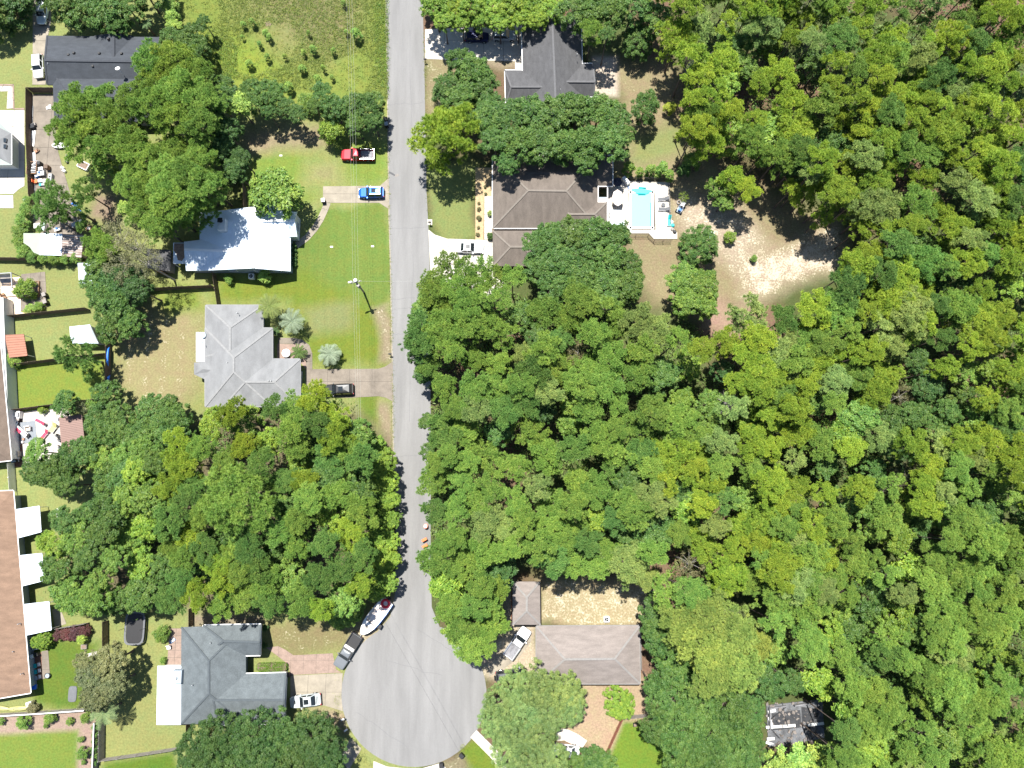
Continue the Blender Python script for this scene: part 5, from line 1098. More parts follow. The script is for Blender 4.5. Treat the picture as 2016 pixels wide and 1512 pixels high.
# patio with red loungers
pts = PS([(37, 832), (69.5, 828), (74, 869), (41, 875)]); t = thing('deck', 'grey boarded deck square on the white patio', 'deck', ((pts[0].x + pts[2].x) / 2, (pts[0].y + pts[2].y) / 2, 0))
for k in range(16):
    s0, s1 = k / 16 + .004, (k + 1) / 16 - .004
    part('board', MB().prism([pts[0].lerp(pts[1], s0), pts[0].lerp(pts[1], s1), pts[3].lerp(pts[2], s1), pts[3].lerp(pts[2], s0)], .02, .13), M['wood_deck'], t)
boxes('table', 'long white table with red cloth on the grey deck', 'table', 46, 850, -.62, [('table_top', (0, 0, .74), (2.3, .8, .06), 'white'), ('cloth', (-.5, -.15, .79), (1.1, .5, .03), 'redcloth'), ('leg', (-.9, 0, .36), (.08, .6, .7), 'galv'), ('leg', (.9, 0, .36), (.08, .6, .7), 'galv')])
boxes('chair', 'white chair with beige cushion on the grey deck', 'chair', 57, 844, .1, [('seat', (0, 0, .45), (.8, .7, .12), 'wood_pale'), ('backrest', (0, .35, .7), (.85, .1, .6), 'white'), ('armrest', (-.42, 0, .6), (.08, .7, .3), 'white'), ('armrest', (.42, 0, .6), (.08, .7, .3), 'white')])
boxes('chair', 'black and white chair at the end of the long table', 'chair', 55, 858, .8, [('seat', (0, 0, .45), (.6, .6, .1), 'black'), ('backrest', (.3, 0, .7), (.1, .6, .6), 'black'), ('frame', (-.3, 0, .3), (.08, .6, .5), 'white')])
boxes('grill', 'white barbecue grill standing against the house wall', 'grill', 40, 817, math.pi / 2, [('cabinet', (0, 0, .45), (1.2, .55, .9), 'white'), ('lid', (0, .05, 1.02), (.8, .5, .25), 'galv'), ('shelf', (-.8, 0, .85), (.4, .5, .05), 'wood_grey')])
p = P(30, 832, .6); t = thing('tub', 'round white tub with dark shadow by the house wall', 'tub', (p.x, p.y, 0)); part('rim', torus((p.x, p.y, .6), .38, .09), M['white'], t); part('shell', MB().cyl((p.x, p.y, 0), (p.x, p.y, .58), .32, .42, 14), M['black'], t)
boxes('planter', 'terracotta and white pots by the deck corner', 'pots', 46, 867, 0, [('pot', (0, .2, .2), (.35, .35, .4), 'terracotta'), ('pot', (-.1, -.3, .2), (.3, .3, .4), 'cloth_cream')])
boxes('storage_box', 'beige storage box against the house below the grey deck', 'box', 34, 894, .05, [('box', (0, 0, .4), (1.1, .8, .8), 'wood_grey'), ('lid', (0, 0, .83), (1.15, .85, .06), 'wood_pale')])
p = P(33, 907, .7); t = thing('motorbike', 'dark motorbike under cover at the patio end', 'motorbike', (p.x, p.y, 0), .3)
part('body', MB().box((0, 0, .65), (1.1, .4, .5), 0, .7), M['black'], t, local=True); part('seat', MB().box((-.4, 0, .95), (.7, .3, .12)), M['wall_grey'], t, local=True); part('handlebar', MB().box((.55, 0, 1.1), (.08, .8, .06)), M['galv'], t, local=True)
for x in (-.75, .75): part('wheel', MB().cyl((x, -.07, .32), (x, .07, .32), .32, .32, 12), M['rubber'], t, local=True)
for k, (u, v, lb) in enumerate(((118, 826, 'grey folding chair at the top corner of the gazebo'), (113, 858, 'dark folding chair halfway along the gazebo'), (117, 866, 'dark folding chair, second one along the gazebo'), (118, 881, 'dark folding chair at the bottom end of the gazebo'))):
    boxes('chair', lb, 'chair', u, v, .3 * k, [('seat', (0, 0, .45), (.5, .5, .06), 'cloth_grey'), ('backrest', (.27, 0, .75), (.05, .5, .6), 'black'), ('leg', (-.2, 0, .2), (.05, .45, .42), 'galv'), ('leg', (.2, 0, .2), (.05, .45, .42), 'galv')])
# behind the long house
for k, (v, m, lb) in enumerate(((1311, 'teal', 'teal patio chair, top one under the long house eave'), (1323, 'teal', 'teal patio chair, second one under the long house eave'), (1335, 'wall_grey', 'grey-green patio chair, third one under the long house eave'))):
    boxes('chair', lb, 'chair', 68 + k, v, .2, [('seat', (0, 0, .42), (.75, .65, .1), m), ('backrest', (-.38, 0, .75), (.08, .65, .6), m), ('footrest', (.75, .1, .35), (.4, .55, .1), 'cloth_cream'), ('leg', (.3, .25, .2), (.06, .06, .4), 'galv'), ('leg', (.3, -.25, .2), (.06, .06, .4), 'galv')])
boxes('chair', 'blue chair at the corner of the long house', 'chair', 69, 1352, .1, [('seat', (0, 0, .42), (.6, .75, .1), 'blue'), ('backrest', (-.3, 0, .75), (.08, .75, .6), 'blue'), ('leg', (.2, 0, .2), (.06, .6, .4), 'galv')])
boxes('grill', 'white-lidded grill on the small patio behind the long house', 'grill', 71, 1289, .45, [('cabinet', (.1, 0, .45), (1.0, .6, .9), 'black'), ('lid', (-.25, 0, 1.0), (.45, .62, .25), 'white')])
boxes('air_conditioner', 'white box under the clipped yellow-green bush', 'air conditioner', 71, 1274, .1, [('housing', (0, 0, .35), (.7, .7, .7), 'white'), ('fan_guard', (0, 0, .72), (.45, .45, .04), 'black')])
p = P(94, 1330, .3); t = thing('fire_pit', 'dark round fire pit on the small patio', 'fire pit', (p.x, p.y, 0)); part('bowl', MB().cyl((p.x, p.y, .1), (p.x, p.y, .45), .35, .42, 14), M['wall_grey'], t); part('rim', torus((p.x, p.y, .46), .4, .05), M['black'], t)
p = P(143, 1367, .2); solo('tarp', MB().loft([[(p.x + x * s - .1, p.y + y * s, z) for x, y in rr(.7, 1.25)] for s, z in ((1, .02), (.96, .12), (.6, .2))]), M['cloth_grey'], 'dark grey rounded tarpaulin on the lawn beside the pink-flowered tree', 'tarp', (p.x, p.y, 0))
boxes('planter', 'wooden planter holding the small pale tree on the lawn', 'planter', 166, 1273, .1, [('box', (0, 0, .25), (.9, .7, .5), 'wood_grey'), ('soil', (0, 0, .51), (.75, .55, .04), 'mulch')])
boxes('bench', 'pale weathered bench beside the brown fence', 'bench', 183, 1289, .25, [('seat', (0, 0, .45), (1.9, .8, .08), 'concrete_white'), ('leg', (-.7, 0, .2), (.15, .7, .42), 'wood_grey'), ('leg', (.7, 0, .2), (.15, .7, .42), 'wood_grey')])
boxes('dinghy', 'small white overturned boat under the trees below the long fence', 'boat', 115, 1010, ang(.35, 1), [('hull', (0, 0, .25), (1.5, .7, .4), 'white'), ('keel', (0, 0, .48), (1.2, .12, .08), 'offwhite')])
boxes('tank', 'pale tank at the end of the yellow kayaks', 'tank', 60, 1385, .3, [('tank', (0, 0, .4), (.9, .7, .7), 'white'), ('cap', (.1, 0, .78), (.2, .2, .1), 'galv')])
boxes('chair', 'white patio chair on the brick patio at the left of the slate-roofed house', 'chair', 333, 1274, .1, [('seat', (0, 0, .45), (.6, .6, .08), 'white'), ('backrest', (0, .3, .75), (.6, .06, .5), 'white'), ('leg', (-.2, 0, .2), (.05, .5, .4), 'galv'), ('leg', (.2, 0, .2), (.05, .5, .4), 'galv')])
boxes('mat', 'pale blue mat on the brick patio', 'mat', 338, 1262, .7, [('mat', (0, 0, .08), (1.0, .5, .04), 'bluetarp'), ('towel', (.1, 0, .11), (.7, .35, .03), 'white')])
for u, v, lb in ((652, 485, 'upper left small white marker on the front lawn'), (733, 484, 'right small white marker on the front lawn'), (552, 305, 'white marker on the grass below the dry patch')):
    boxes('utility_cover', lb, 'utility cover', u, v, 0, [('cover', (0, 0, .04), (.5, .28, .06), 'white'), ('lid', (0, 0, .08), (.4, .2, .02), 'offwhite')])
# orange construction things at the road edge
p = P(838, 1036, .7); t = thing('road_sign', 'round orange and white barrel at the road edge under the pines', 'barrel', (p.x, p.y, 0))
for k, m in enumerate(('orange', 'white', 'orange', 'white', 'orange')): part('band', MB().cyl((p.x, p.y, .2 * k), (p.x, p.y, .2 * k + .19), .42 - .015 * k, .41 - .015 * k, 14), M[m], t)
part('lid', MB().cyl((p.x, p.y, 1.0), (p.x, p.y, 1.06), .3, .25, 12), M['white'], t)
for u, v, lb in ((836, 1062, 'orange barrier board at the road edge below the orange barrel'), (837, 1074, 'lower orange barrier board at the road edge')):
    boxes('barrier', lb, 'barrier', u, v, .5, [('board', (0, 0, .9), (.9, .4, .1), 'orange'), ('leg', (-.35, 0, .42), (.06, .4, .85), 'wood_grey'), ('leg', (.35, 0, .42), (.06, .4, .85), 'wood_grey')])
for u, v in ((1250 / 1, 1427),): boxes('plant_pot', 'dark pot on the bright lawn below the silvery fence', 'pot', u, v, 0, [('pot', (0, 0, .25), (.55, .5, .5), 'black'), ('soil', (0, 0, .51), (.4, .4, .03), 'mulch')])
boxes('barrel', 'black barrel under the front of the spreading oak', 'barrel', 1024, 1312, 0, [('barrel', (0, 0, .45), (.6, .6, .9), 'black'), ('lid', (0, 0, .92), (.5, .5, .06), 'galv')])
p = P(10, 600, .4)
# ------------------------------------------------------------------ vegetation
def tri_mesh(name, V, Fn, tint, m, nper):
    """V: (n*nper,3) blades of nper corners each"""
    n = len(V) // nper; me = bpy.data.meshes.new(name)
    me.vertices.add(len(V)); me.vertices.foreach_set('co', V.astype(np.float32).ravel())
    me.loops.add(len(V)); me.loops.foreach_set('vertex_index', np.arange(len(V), dtype=np.int32))
    me.polygons.add(n); me.polygons.foreach_set('loop_start', np.arange(0, len(V), nper, dtype=np.int32)); me.polygons.foreach_set('loop_total', np.full(n, nper, np.int32))
    me.update(calc_edges=True)
    a = me.attributes.new('tint', 'FLOAT', 'FACE'); a.data.foreach_set('value', tint.astype(np.float32))
    me.materials.append(m); return me
def unit(a): return a / (np.linalg.norm(a, axis=-1, keepdims=True) + 1e-9)
def needles(r, cen, axis, m, ln, wd, spread=(20, 88)):
    """rosettes of needle blades"""
    n = len(cen); c = np.repeat(cen, m, 0); a = np.repeat(axis, m, 0)
    th = np.radians(r.uniform(*spread, n * m)); rv = unit(np.cross(a, r.normal(size=(n * m, 3))))
    d = unit(a * np.cos(th)[:, None] + rv * np.sin(th)[:, None]); L = r.uniform(*ln, n * m)[:, None]
    s = unit(np.cross(d, np.array([0, 0, 1.1]) + .55 * r.normal(size=(n * m, 3)))) * (r.uniform(*wd, n * m)[:, None] / 2)
    V = np.stack([c + d * L * .08 - s, c + d * L * .08 + s, c + d * L], 1).reshape(-1, 3)
    t = np.clip(np.repeat(r.uniform(.1, .9, n), m) + r.normal(0, .12, n * m), 0, 1)
    return V, t
def leaves(r, cen, nor, size, asp=.6):
    n = len(cen); nor = unit(nor); u = unit(np.cross(nor, r.normal(size=(n, 3)))); w = np.cross(nor, u)
    L = r.uniform(*size, n)[:, None]; w = w * L * asp; u = u * L
    V = np.stack([cen - u, cen + w * .5, cen + u, cen - w * .5], 1).reshape(-1, 3)
    return V
def pine_crown(seed, R=1.0, nb=11, per=11, flat=.42, ros=5, m=21, spread=.27, ball=.088):
    """boughs that carry round balls of needle rosettes, with gaps between the boughs"""
    r = np.random.default_rng(seed); off = r.random() * 6; balls = []; lt = []; cs = []
    for k in range(nb):
        q = math.sqrt((k + .35) / nb) * R * .82 * r.uniform(.85, 1.12); a = k * 2.39996 + off + r.normal(0, .22)
        ell = 1 + .18 * math.cos(2 * a + seed)
        c = np.array([q * math.cos(a) * ell, q * math.sin(a) * ell, flat * R * (1 - (q / R) ** 2) + r.normal(0, .13 * R)]); cs.append(c); bt = r.uniform(-.14, .14)
        for i in range(per + (k > nb // 3)):
            aa = i * 2.39996 + a; qq = math.sqrt((i + .3) / per) * spread * R * r.uniform(.85, 1.15)
            balls.append(c + np.array([qq * math.cos(aa), qq * math.sin(aa), -.35 * qq * qq / (spread * R) + r.normal(0, .035 * R)])); lt.append(bt)
    for k in range(nb):   # lower boughs
        q = R * r.uniform(.4, .95); a = r.random() * 6.283; c = np.array([q * math.cos(a), q * math.sin(a), -R * r.uniform(.2, .55)]); cs.append(c); bt = r.uniform(-.2, .1)
        for i in range(max(2, per // 2)): balls.append(c + r.normal(0, .11 * R, 3) * [1, 1, .4]); lt.append(bt)
    B = np.array(balls); n = len(B); rad = r.uniform(.8, 1.2, n) * ball * R
    d = unit(r.normal(size=(n, ros, 3))); d[..., 2] = np.abs(d[..., 2]) * 1.0 - .05
    C = (B[:, None] + d * rad[:, None, None] * .45).reshape(-1, 3)
    A = unit(d + np.array([0, 0, .45])).reshape(-1, 3)
    V, t = needles(r, C, A, m, (.95 * ball * R, 1.55 * ball * R), (.15 * ball * R, .26 * ball * R), (10, 80))
    lt = np.repeat(np.array(lt) + r.normal(0, .1, n), ros * m)
    return tri_mesh('crown', V, None, np.clip(.5 + (t - .5) * .5 + lt, 0, 1), LEAF, 3), np.array(cs)
def leaf_crown(seed, R=1.0, nl=40, flat=.62, per=105, size=(.042, .075), full=True, lob=(.17, .27), asp=.62, up=.95, holes=.0):
    r = np.random.default_rng(seed); cs = []; rad = []; off = r.random() * 6
    for k in range(nl):
        q = math.sqrt((k + .5) / nl) * R * .86 * r.uniform(.86, 1.1); a = k * 2.39996 + off + r.normal(0, .2)
        if r.random() < holes: continue
        ell = 1 + .15 * math.cos(2 * a + seed * 1.3) + .08 * math.cos(3 * a + seed)
        cs.append((q * math.cos(a) * ell, q * math.sin(a) * ell, flat * R * math.sqrt(max(0, 1 - (q / R) ** 2)) + r.normal(0, .07 * R))); rad.append(r.uniform(*lob) * R)
    for k in range(nl // 2):
        q = R * r.uniform(.65, .97); a = r.random() * 6.283
        cs.append((q * math.cos(a), q * math.sin(a), R * r.uniform(-.35, .15))); rad.append(r.uniform(*lob) * R)
    V, T = [], []
    for c, ra in zip(np.array(cs), rad):
        d = unit(r.normal(size=(per, 3))); d[:, 2] = np.where(d[:, 2] < -.35, -d[:, 2], d[:, 2])
        p = c + d * ra * np.array([1, 1, .75]) * (r.uniform(.45, 1.08, (per, 1)))
        n = d * .6 + np.array([0, 0, up]) + r.normal(0, .55, (per, 3)); V.append(leaves(r, p, n, (size[0] * R, size[1] * R), asp))
        T.append(np.clip(r.uniform(.15, .85, per) + r.normal(0, .14), 0, 1))
    return tri_mesh('crown', np.concatenate(V), None, np.concatenate(T), LEAFB, 4), np.array(cs)
def trunk_mesh(name, h, r0, targets, m, lean=.02, seed=0):
    """tapered trunk from -h to 0 (crown height), limbs to crown lumps"""
    r = random.Random(seed); mb = MB(); rings = []
    for i in range(7):
        s = i / 6; cx, cy = lean * math.sin(s * 3 + seed), lean * math.cos(s * 2.3 + seed); ra = r0 * (1 - .62 * s) * (1.25 if i == 0 else 1)
        rings.append([(cx + ra * math.cos(a), cy + ra * math.sin(a), -h + s * h * 1.04) for a in np.linspace(0, 2 * math.pi, 7, endpoint=False)])
    mb.loft(rings)
    for c in targets:
        z0 = -h * .02 - abs(r.gauss(0, .15)) + min(0, c[2]) - .12; mb.cyl((0, 0, z0), (c[0] * .92, c[1] * .92, c[2] - .06), r0 * .3, r0 * .08, 4, False)
    return mb.mesh(name, m)
CR = {'pine': [pine_crown(100 + i, 1, 11 + i % 3, 14, .38 + .06 * (i % 3)) for i in range(7)],
      'openpine': [pine_crown(140 + i, 1, 8, 12, .32, 4, 20, .26, .10) for i in range(4)],
      'bigpine': [pine_crown(160 + i, 1, 22, 12, .48, 5, 18, .22, .074) for i in range(3)],
      'oak': [leaf_crown(200 + i, 1, 54 + 4 * (i % 3), .58, 78, (.046, .078), True, (.12, .21), .66, .8, .06) for i in range(6)],
      'bigoak': [leaf_crown(240 + i, 1, 105, .5, 90, (.027, .044), True, (.085, .15), .62, .8, .05) for i in range(3)],
      'bigleaf': [leaf_crown(260 + i, 1, 36, .7, 60, (.06, .10), True, (.18, .28), .8, .8) for i in range(2)],
      'twiggy': [leaf_crown(280 + i, 1, 34, .5, 55, (.03, .055), True, (.15, .25), .6, .4, .25) for i in range(2)],
      'bush': [leaf_crown(300 + i, 1, 22, .8, 75, (.07, .12), True, (.26, .38)) for i in range(3)],
      'round': [leaf_crown(320, 1, 110, .9, 110, (.03, .048), True, (.10, .14), .6, .8)],
      'cone': [leaf_crown(330 + i, 1, 16, 2.2, 60, (.12, .2), True, (.3, .42)) for i in range(2)]}
TR_H = {}
def tree_trunk(kind, idx, hratio, R):
    """trunk in crown-radius units, cached per rounded ratio"""
    k = (kind, idx, round(hratio * 2) / 2)
    if k not in TR_H:
        cs = CR[kind][idx][1]; st = max(1, len(cs) // (14 if 'pine' in kind else 10))
        TR_H[k] = trunk_mesh('trunk', k[2], .055 if 'pine' in kind else .07, cs[::st], M['bark_pale'] if kind in ('twiggy',) else M['bark'], .03, idx)
    return TR_H[k]
NAMES = {'pine': ('pine_tree', 'pine tree'), 'openpine': ('pine_tree', 'pine tree'), 'bigpine': ('pine_tree', 'pine tree'), 'oak': ('oak_tree', 'tree'), 'bigoak': ('oak_tree', 'tree'),
         'bigleaf': ('broadleaf_tree', 'tree'), 'twiggy': ('broadleaf_tree', 'tree'), 'bush': ('bush', 'bush'), 'round': ('round_tree', 'tree'), 'cone': ('conifer_shrub', 'shrub')}
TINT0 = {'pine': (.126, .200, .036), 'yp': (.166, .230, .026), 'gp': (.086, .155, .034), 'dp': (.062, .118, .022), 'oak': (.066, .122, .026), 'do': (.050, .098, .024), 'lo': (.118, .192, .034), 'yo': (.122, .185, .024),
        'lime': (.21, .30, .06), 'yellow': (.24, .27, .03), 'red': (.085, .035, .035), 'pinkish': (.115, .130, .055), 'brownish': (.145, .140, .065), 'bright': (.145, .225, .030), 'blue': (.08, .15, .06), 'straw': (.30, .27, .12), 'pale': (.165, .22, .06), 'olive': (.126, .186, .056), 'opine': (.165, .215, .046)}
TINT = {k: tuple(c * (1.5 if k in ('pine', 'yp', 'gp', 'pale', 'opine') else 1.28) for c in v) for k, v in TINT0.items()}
ntree = 0; TREES = []
def tree(u, v, rpx, kind, tint, h, label, group=None, sz=None, jit=True, name=None, base=None):
    """crown centre is where it shows at its own height; trunk drops straight to the ground below"""
    global ntree; ntree += 1
    rr_ = random.Random(ntree * 7 + 1); idx = rr_.randrange(len(CR[kind])); me, cs = CR[kind][idx]
    flat = {'pine': .35, 'openpine': .3, 'bigpine': .35}.get(kind, .35)
    R = rpx * ppm(u, v, h)
    hc = max(h - R * .45, R * .35) if kind not in ('bush', 'round', 'cone') else max(R * .3, h * .45)
    p = P(u, v, hc); nm, cat = name or NAMES[kind]
    g0 = P(*base) if base else Vector((p.x, p.y, 0)); dv = p - g0
    t = thing(nm, label, cat, (g0.x, g0.y, 0), 0, group)
    rz = rr_.random() * 6.283; s = R
    zs = R * rr_.uniform(.9, 1.15)
    c = bpy.data.objects.new('crown' if kind not in ('bush', 'round', 'cone') else 'foliage', me); COL.objects.link(c); c.parent = t
    c.location = dv; c.rotation_euler = (rr_.gauss(0, .06), rr_.gauss(0, .06), rz); c.scale = (s * rr_.uniform(.93, 1.08), s * rr_.uniform(.93, 1.08), zs if sz is None else sz)
    k = TINT[tint]; f = rr_.uniform(.84, 1.16) if jit else 1; g = rr_.gauss(0, .045) if jit else 0
    c.color = (k[0] * f * (1 + g), k[1] * f, k[2] * f * (1 - g), 1)
    hr = round((hc / R) * 2) / 2; tm = tree_trunk(kind, idx, max(.5, hr), R)
    b = bpy.data.objects.new('trunk', tm); COL.objects.link(b); b.parent = t; b.location = dv; b.rotation_euler = (Matrix.Rotation(rz, 3, 'Z') if not base else dv.to_track_quat('Z', 'Y').to_matrix()).to_euler()
    sc = dv.length / max(.5, hr); b.scale = (s, s, sc if True else s)
    TREES.append((t, u, v)); return t
def grove(rows, kind, tint, h, label, group, **k):
    for r in rows: tree(r[0], r[1], r[2], r[3] if len(r) > 3 else kind, r[4] if len(r) > 4 else tint, (r[5] if len(r) > 5 else h) * random.uniform(.93, 1.07), label, group, **k)
# top left
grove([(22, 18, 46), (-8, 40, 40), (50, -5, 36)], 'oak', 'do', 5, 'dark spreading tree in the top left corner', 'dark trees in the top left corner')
grove([(130, 10, 34), (168, 22, 42), (215, 30, 44), (255, 18, 34), (290, -8, 34), (232, 52, 22)], 'oak', 'oak', 5.5, 'leafy tree above the charcoal-roofed house', 'trees above the charcoal roof')
grove([(336, -5, 15), (338, 16, 15), (341, 36, 14), (344, 52, 13)], 'bush', 'lime', 3.6, 'bright clipped shrub in the column beside the field', 'bright shrubs in a column beside the field')
grove([(338, 78, 24), (365, 88, 24), (386, 72, 26), (392, 100, 24), (402, 45, 16)], 'oak', 'oak', 5, 'small dark tree at the left edge of the field', 'small trees at the left edge of the field')
grove([(300, 120, 42), (345, 120, 46), (385, 150, 44), (310, 165, 44), (360, 185, 48), (400, 200, 42), (300, 210, 44), (345, 235, 46), (395, 245, 40), (255, 190, 34)], 'bigpine', 'pine', 12, 'tall cloud-crowned pine right of the charcoal-roofed house', 'tall pines right of the charcoal roof')
grove([(150, 205, 42), (195, 195, 38), (135, 255, 36), (180, 250, 44), (235, 240, 46), (150, 290, 30), (205, 290, 38), (250, 285, 40)], 'pine', 'pine', 11, 'pine overhanging the cluttered concrete yard', 'pines over the cluttered yard')
grove([(288, 318, 46), (343, 312, 46), (395, 318, 42), (262, 355, 38), (300, 368, 44), (412, 362, 34), (285, 410, 40), (335, 415, 48), (385, 415, 40), (310, 440, 34)], 'bigpine', 'pine', 11, 'tall pine crowding the white metal house', 'tall pines beside the white metal house')
for u, v, r, bs in ((332, 350, 46, (384, 424)), (366, 350, 46, (400, 408)), (345, 392, 44, (384, 440)), (392, 366, 42, (430, 405)), (330, 410, 40, (352, 470))): tree(u, v, r, 'pine', 'pine', 16, 'tall leaning pine shading the white metal roof', 'leaning pines by the white roof', base=bs)
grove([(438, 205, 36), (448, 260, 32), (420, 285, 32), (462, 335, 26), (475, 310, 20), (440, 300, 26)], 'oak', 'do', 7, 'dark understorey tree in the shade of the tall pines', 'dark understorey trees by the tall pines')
tree(206, 336, 27, 'bigleaf', 'lime', 6, 'lime green broad-leaved tree beside the whitewashed planter', jit=False)
tree(247, 412, 14, 'bigleaf', 'lime', 4, 'small lime green sapling at the foot of the tall pines', jit=False)
tree(472, 208, 24, 'bigleaf', 'lime', 7, 'pale shiny-leaved tree at the lower left of the field', jit=False)
grove([(440, 172, 24), (492, 178, 20), (502, 203, 24), (525, 186, 27), (548, 190, 24), (530, 222, 16), (566, 214, 19), (586, 225, 18), (608, 203, 18, 'bush', 'lo', 4), (640, 190, 26), (622, 214, 20), (660, 216, 28), (692, 214, 30), (722, 216, 30), (738, 200, 20), (702, 245, 24), (735, 240, 20)], 'oak', 'oak', 6, 'small tree in the row below the field', 'row of small trees below the field')
tree(655, 258, 25, 'bush', 'yo', 6.5, 'rounded yellow-green bush above the red pickup truck')
for u, v, r in ((677, 9, 6), (480, 51, 6), (499, 48, 7), (703, 72, 11), (525, 67, 7), (531, 76, 7), (512, 89, 6), (619, 101, 8), (658, 103, 6), (527, 115, 7), (598, 105, 6), (493, 127, 8), (608, 67, 5), (562, 113, 5), (638, 135, 6), (626, 158, 8), (654, 154, 5), (570, 174, 10), (596, 139, 8), (683, 65, 5), (478, 74, 4)):
    tree(u, v, r * .8, 'cone', 'pine', 1.0 + r * .13, 'green pine sapling in the %s part of the weedy field' % (('upper' if v < 68 else 'middle' if v < 112 else 'lower') + (' left' if u < 560 else ' right')), 'pine saplings in the field')
tree(545, 383, 47, 'bigleaf', 'lo', 7.5, 'round glossy-leaved tree over the corner of the white metal house')
tree(523, 545, 13, 'bush', 'lime', 2.5, 'bright bush against the south wall of the white metal house'); tree(452, 551, 9, 'bush', 'lo', 1.6, 'little dark bush by the fence post south of the white metal house')
grove([(580, 484, 5), (580, 494, 5), (580, 503, 5), (580, 512, 5), (580, 521, 5)], 'bush', 'do', 1.0, 'small clipped bush along the white metal house wall', 'clipped bushes along the white house')
# left yards
grove([(95, 395, 38), (135, 405, 42), (165, 375, 30), (100, 425, 30)], 'openpine', 'gp', 9, 'open-branched pine leaning over the blue covered chair', 'open pines over the clutter')
grove([(56, 395, 9), (54, 415, 13), (48, 436, 15), (42, 458, 14), (43, 478, 14), (48, 497, 14), (66, 507, 12), (88, 508, 12), (110, 510, 12), (132, 510, 12), (152, 508, 12)], 'bush', 'lo', 3.0, 'ivy hedge clump wrapped round the workshop', 'ivy hedge round the workshop')
grove([(200, 485, 34, 'pine', 'pine', 8), (232, 470, 40, 'twiggy', 'brownish', 7.5), (270, 490, 38, 'twiggy', 'brownish', 7.5), (245, 515, 42, 'twiggy', 'brownish', 7.5), (290, 520, 30, 'twiggy', 'brownish', 10), (205, 530, 34), (235, 560, 42, 'oak', 'do'), (210, 590, 34), (245, 600, 40), (225, 640, 38), (262, 640, 30), (190, 560, 28), (275, 570, 28, 'oak', 'do', 8)], 'oak', 'oak', 5.5, 'leafy tree in the thicket below the workshop', 'thicket left of the white metal house')
tree(54, 570, 21, 'bush', 'yo', 2.2, 'bushy shrub with yellowing leaves in the square planter'); tree(63, 610, 11, 'bush', 'lime', 1.3, 'bright low shrub at the lower end of the wooden deck'); tree(80, 603, 9, 'bush', 'lo', 1.2, 'mid-green low shrub beside the lower grey bin')
tree(30, 708, 16, 'bush', 'lime', 1.6, 'bright shrub below the orange awning')
tree(150, 700, 46, 'openpine', 'gp', 9, 'loose feathery conifer between the white-roofed shed and the fence')
tree(130, 795, 26, 'oak', 'oak', 5, 'small dark tree above the brown gazebo'); tree(212, 774, 27, 'oak', 'oak', 5, 'round dark tree just below the blue kayaks')
tree(163, 800, 15, 'twiggy', 'pinkish', 3, 'twiggy reddish shrub between two small trees by the fence'); tree(185, 798, 13, 'bush', 'lo', 2.4, 'small green shrub right of the twiggy reddish one')
tree(85, 806, 9, 'bush', 'yo', 1.2, 'low straggly shrub below the patio fence')
grove([(200, 828, 32), (232, 822, 30), (245, 852, 34), (215, 860, 38), (300, 806, 30), (332, 800, 24), (345, 820, 34), (310, 835, 34), (340, 855, 34), (280, 860, 34)], 'oak', 'oak', 6, 'leafy tree at the back of the dry yard', 'trees at the back of the dry yard')
grove([(75, 890, 26, 'oak', 'lo', 7), (78, 928, 30), (108, 930, 38), (145, 900, 34),  (130, 955, 26), (175, 890, 32)], 'oak', 'oak', 8, 'dark spreading tree at the bottom end of the white patio', 'trees at the end of the white patio')
# bottom left
grove([(180, 1330, 32), (222, 1300, 34), (228, 1345, 32), (192, 1372, 30), (170, 1300, 22)], 'oak', 'pinkish', 6.5, 'crape myrtle with faded pink flowers beside the fence', 'crape myrtles by the fence')
tree(87, 1259, 20, 'round', 'yo', 2.2, 'oval clipped yellow-green bush at the corner of the long house'); 
grove([(118, 1248, 11), (134, 1248, 13), (152, 1246, 14), (168, 1242, 11)], 'bush', 'red', 1.8, 'dark red-leaved shrub along the low brown fence', 'dark red shrubs')
tree(162, 1257, 9, 'bush', 'lime', 2.4, 'small pale tree in the wooden planter')
for u, v, r, lb in ((48, 1421, 13, 'large green shrub in the mulch bed below the kayaks'), (100, 1412, 11, 'wide shrub in the middle of the mulch bed'), (138, 1420, 7, 'small shrub near the right end of the mulch bed'), (91, 1428, 5, 'tiny shrub at the lower rim of the mulch bed'), (170, 1412, 10, 'shrub at the corner of the mulch bed under the palm'), (160, 1455, 6, 'little shrub at the top of the narrow mulch strip'), (166, 1480, 12, 'big shrub halfway down the narrow mulch strip'), (165, 1500, 5, 'tiny shrub at the bottom of the narrow mulch strip'), (4, 1420, 7, 'brownish shrub at the left end of the mulch bed')):
    tree(u, v, r, 'bush', 'lo', .35 + r * .11, lb)
grove([(188, 1432, 6), (188, 1446, 6), (187, 1460, 6), (187, 1474, 6), (187, 1488, 6), (186, 1502, 6)], 'bush', 'gp', 1.8, 'narrow hedge clump between two fences', 'hedge between two fences')
tree(66, 1392, 11, 'bush', 'brownish', 1.5, 'scrubby plant at the right end of the kayaks')
tree(319, 1247, 15, 'bush', 'lo', 2.6, 'round green bush at the corner of the brick patio'); tree(322, 1300, 6, 'bush', 'lo', 1.2, 'spiky little plant beside the brick patio')
p = P(534, 1314, 1.0); hd = thing('hedge', 'clipped bright green hedge in the notch of the slate-roofed house', 'hedge', (p.x, p.y, 0))
r_ = np.random.default_rng(5); n_ = 2600; th = r_.uniform(0, 6.283, n_); q_ = np.sqrt(r_.random(n_)); cx = np.sign(np.cos(th)) * np.abs(np.cos(th)) ** .6 * q_; cy = np.sign(np.sin(th)) * np.abs(np.sin(th)) ** .6 * q_
hz_ = 1.05 * (1 - .25 * q_ ** 4); cc = np.stack([cx * 2.55, cy * .8, hz_ * r_.uniform(.75, 1.02, n_)], 1)
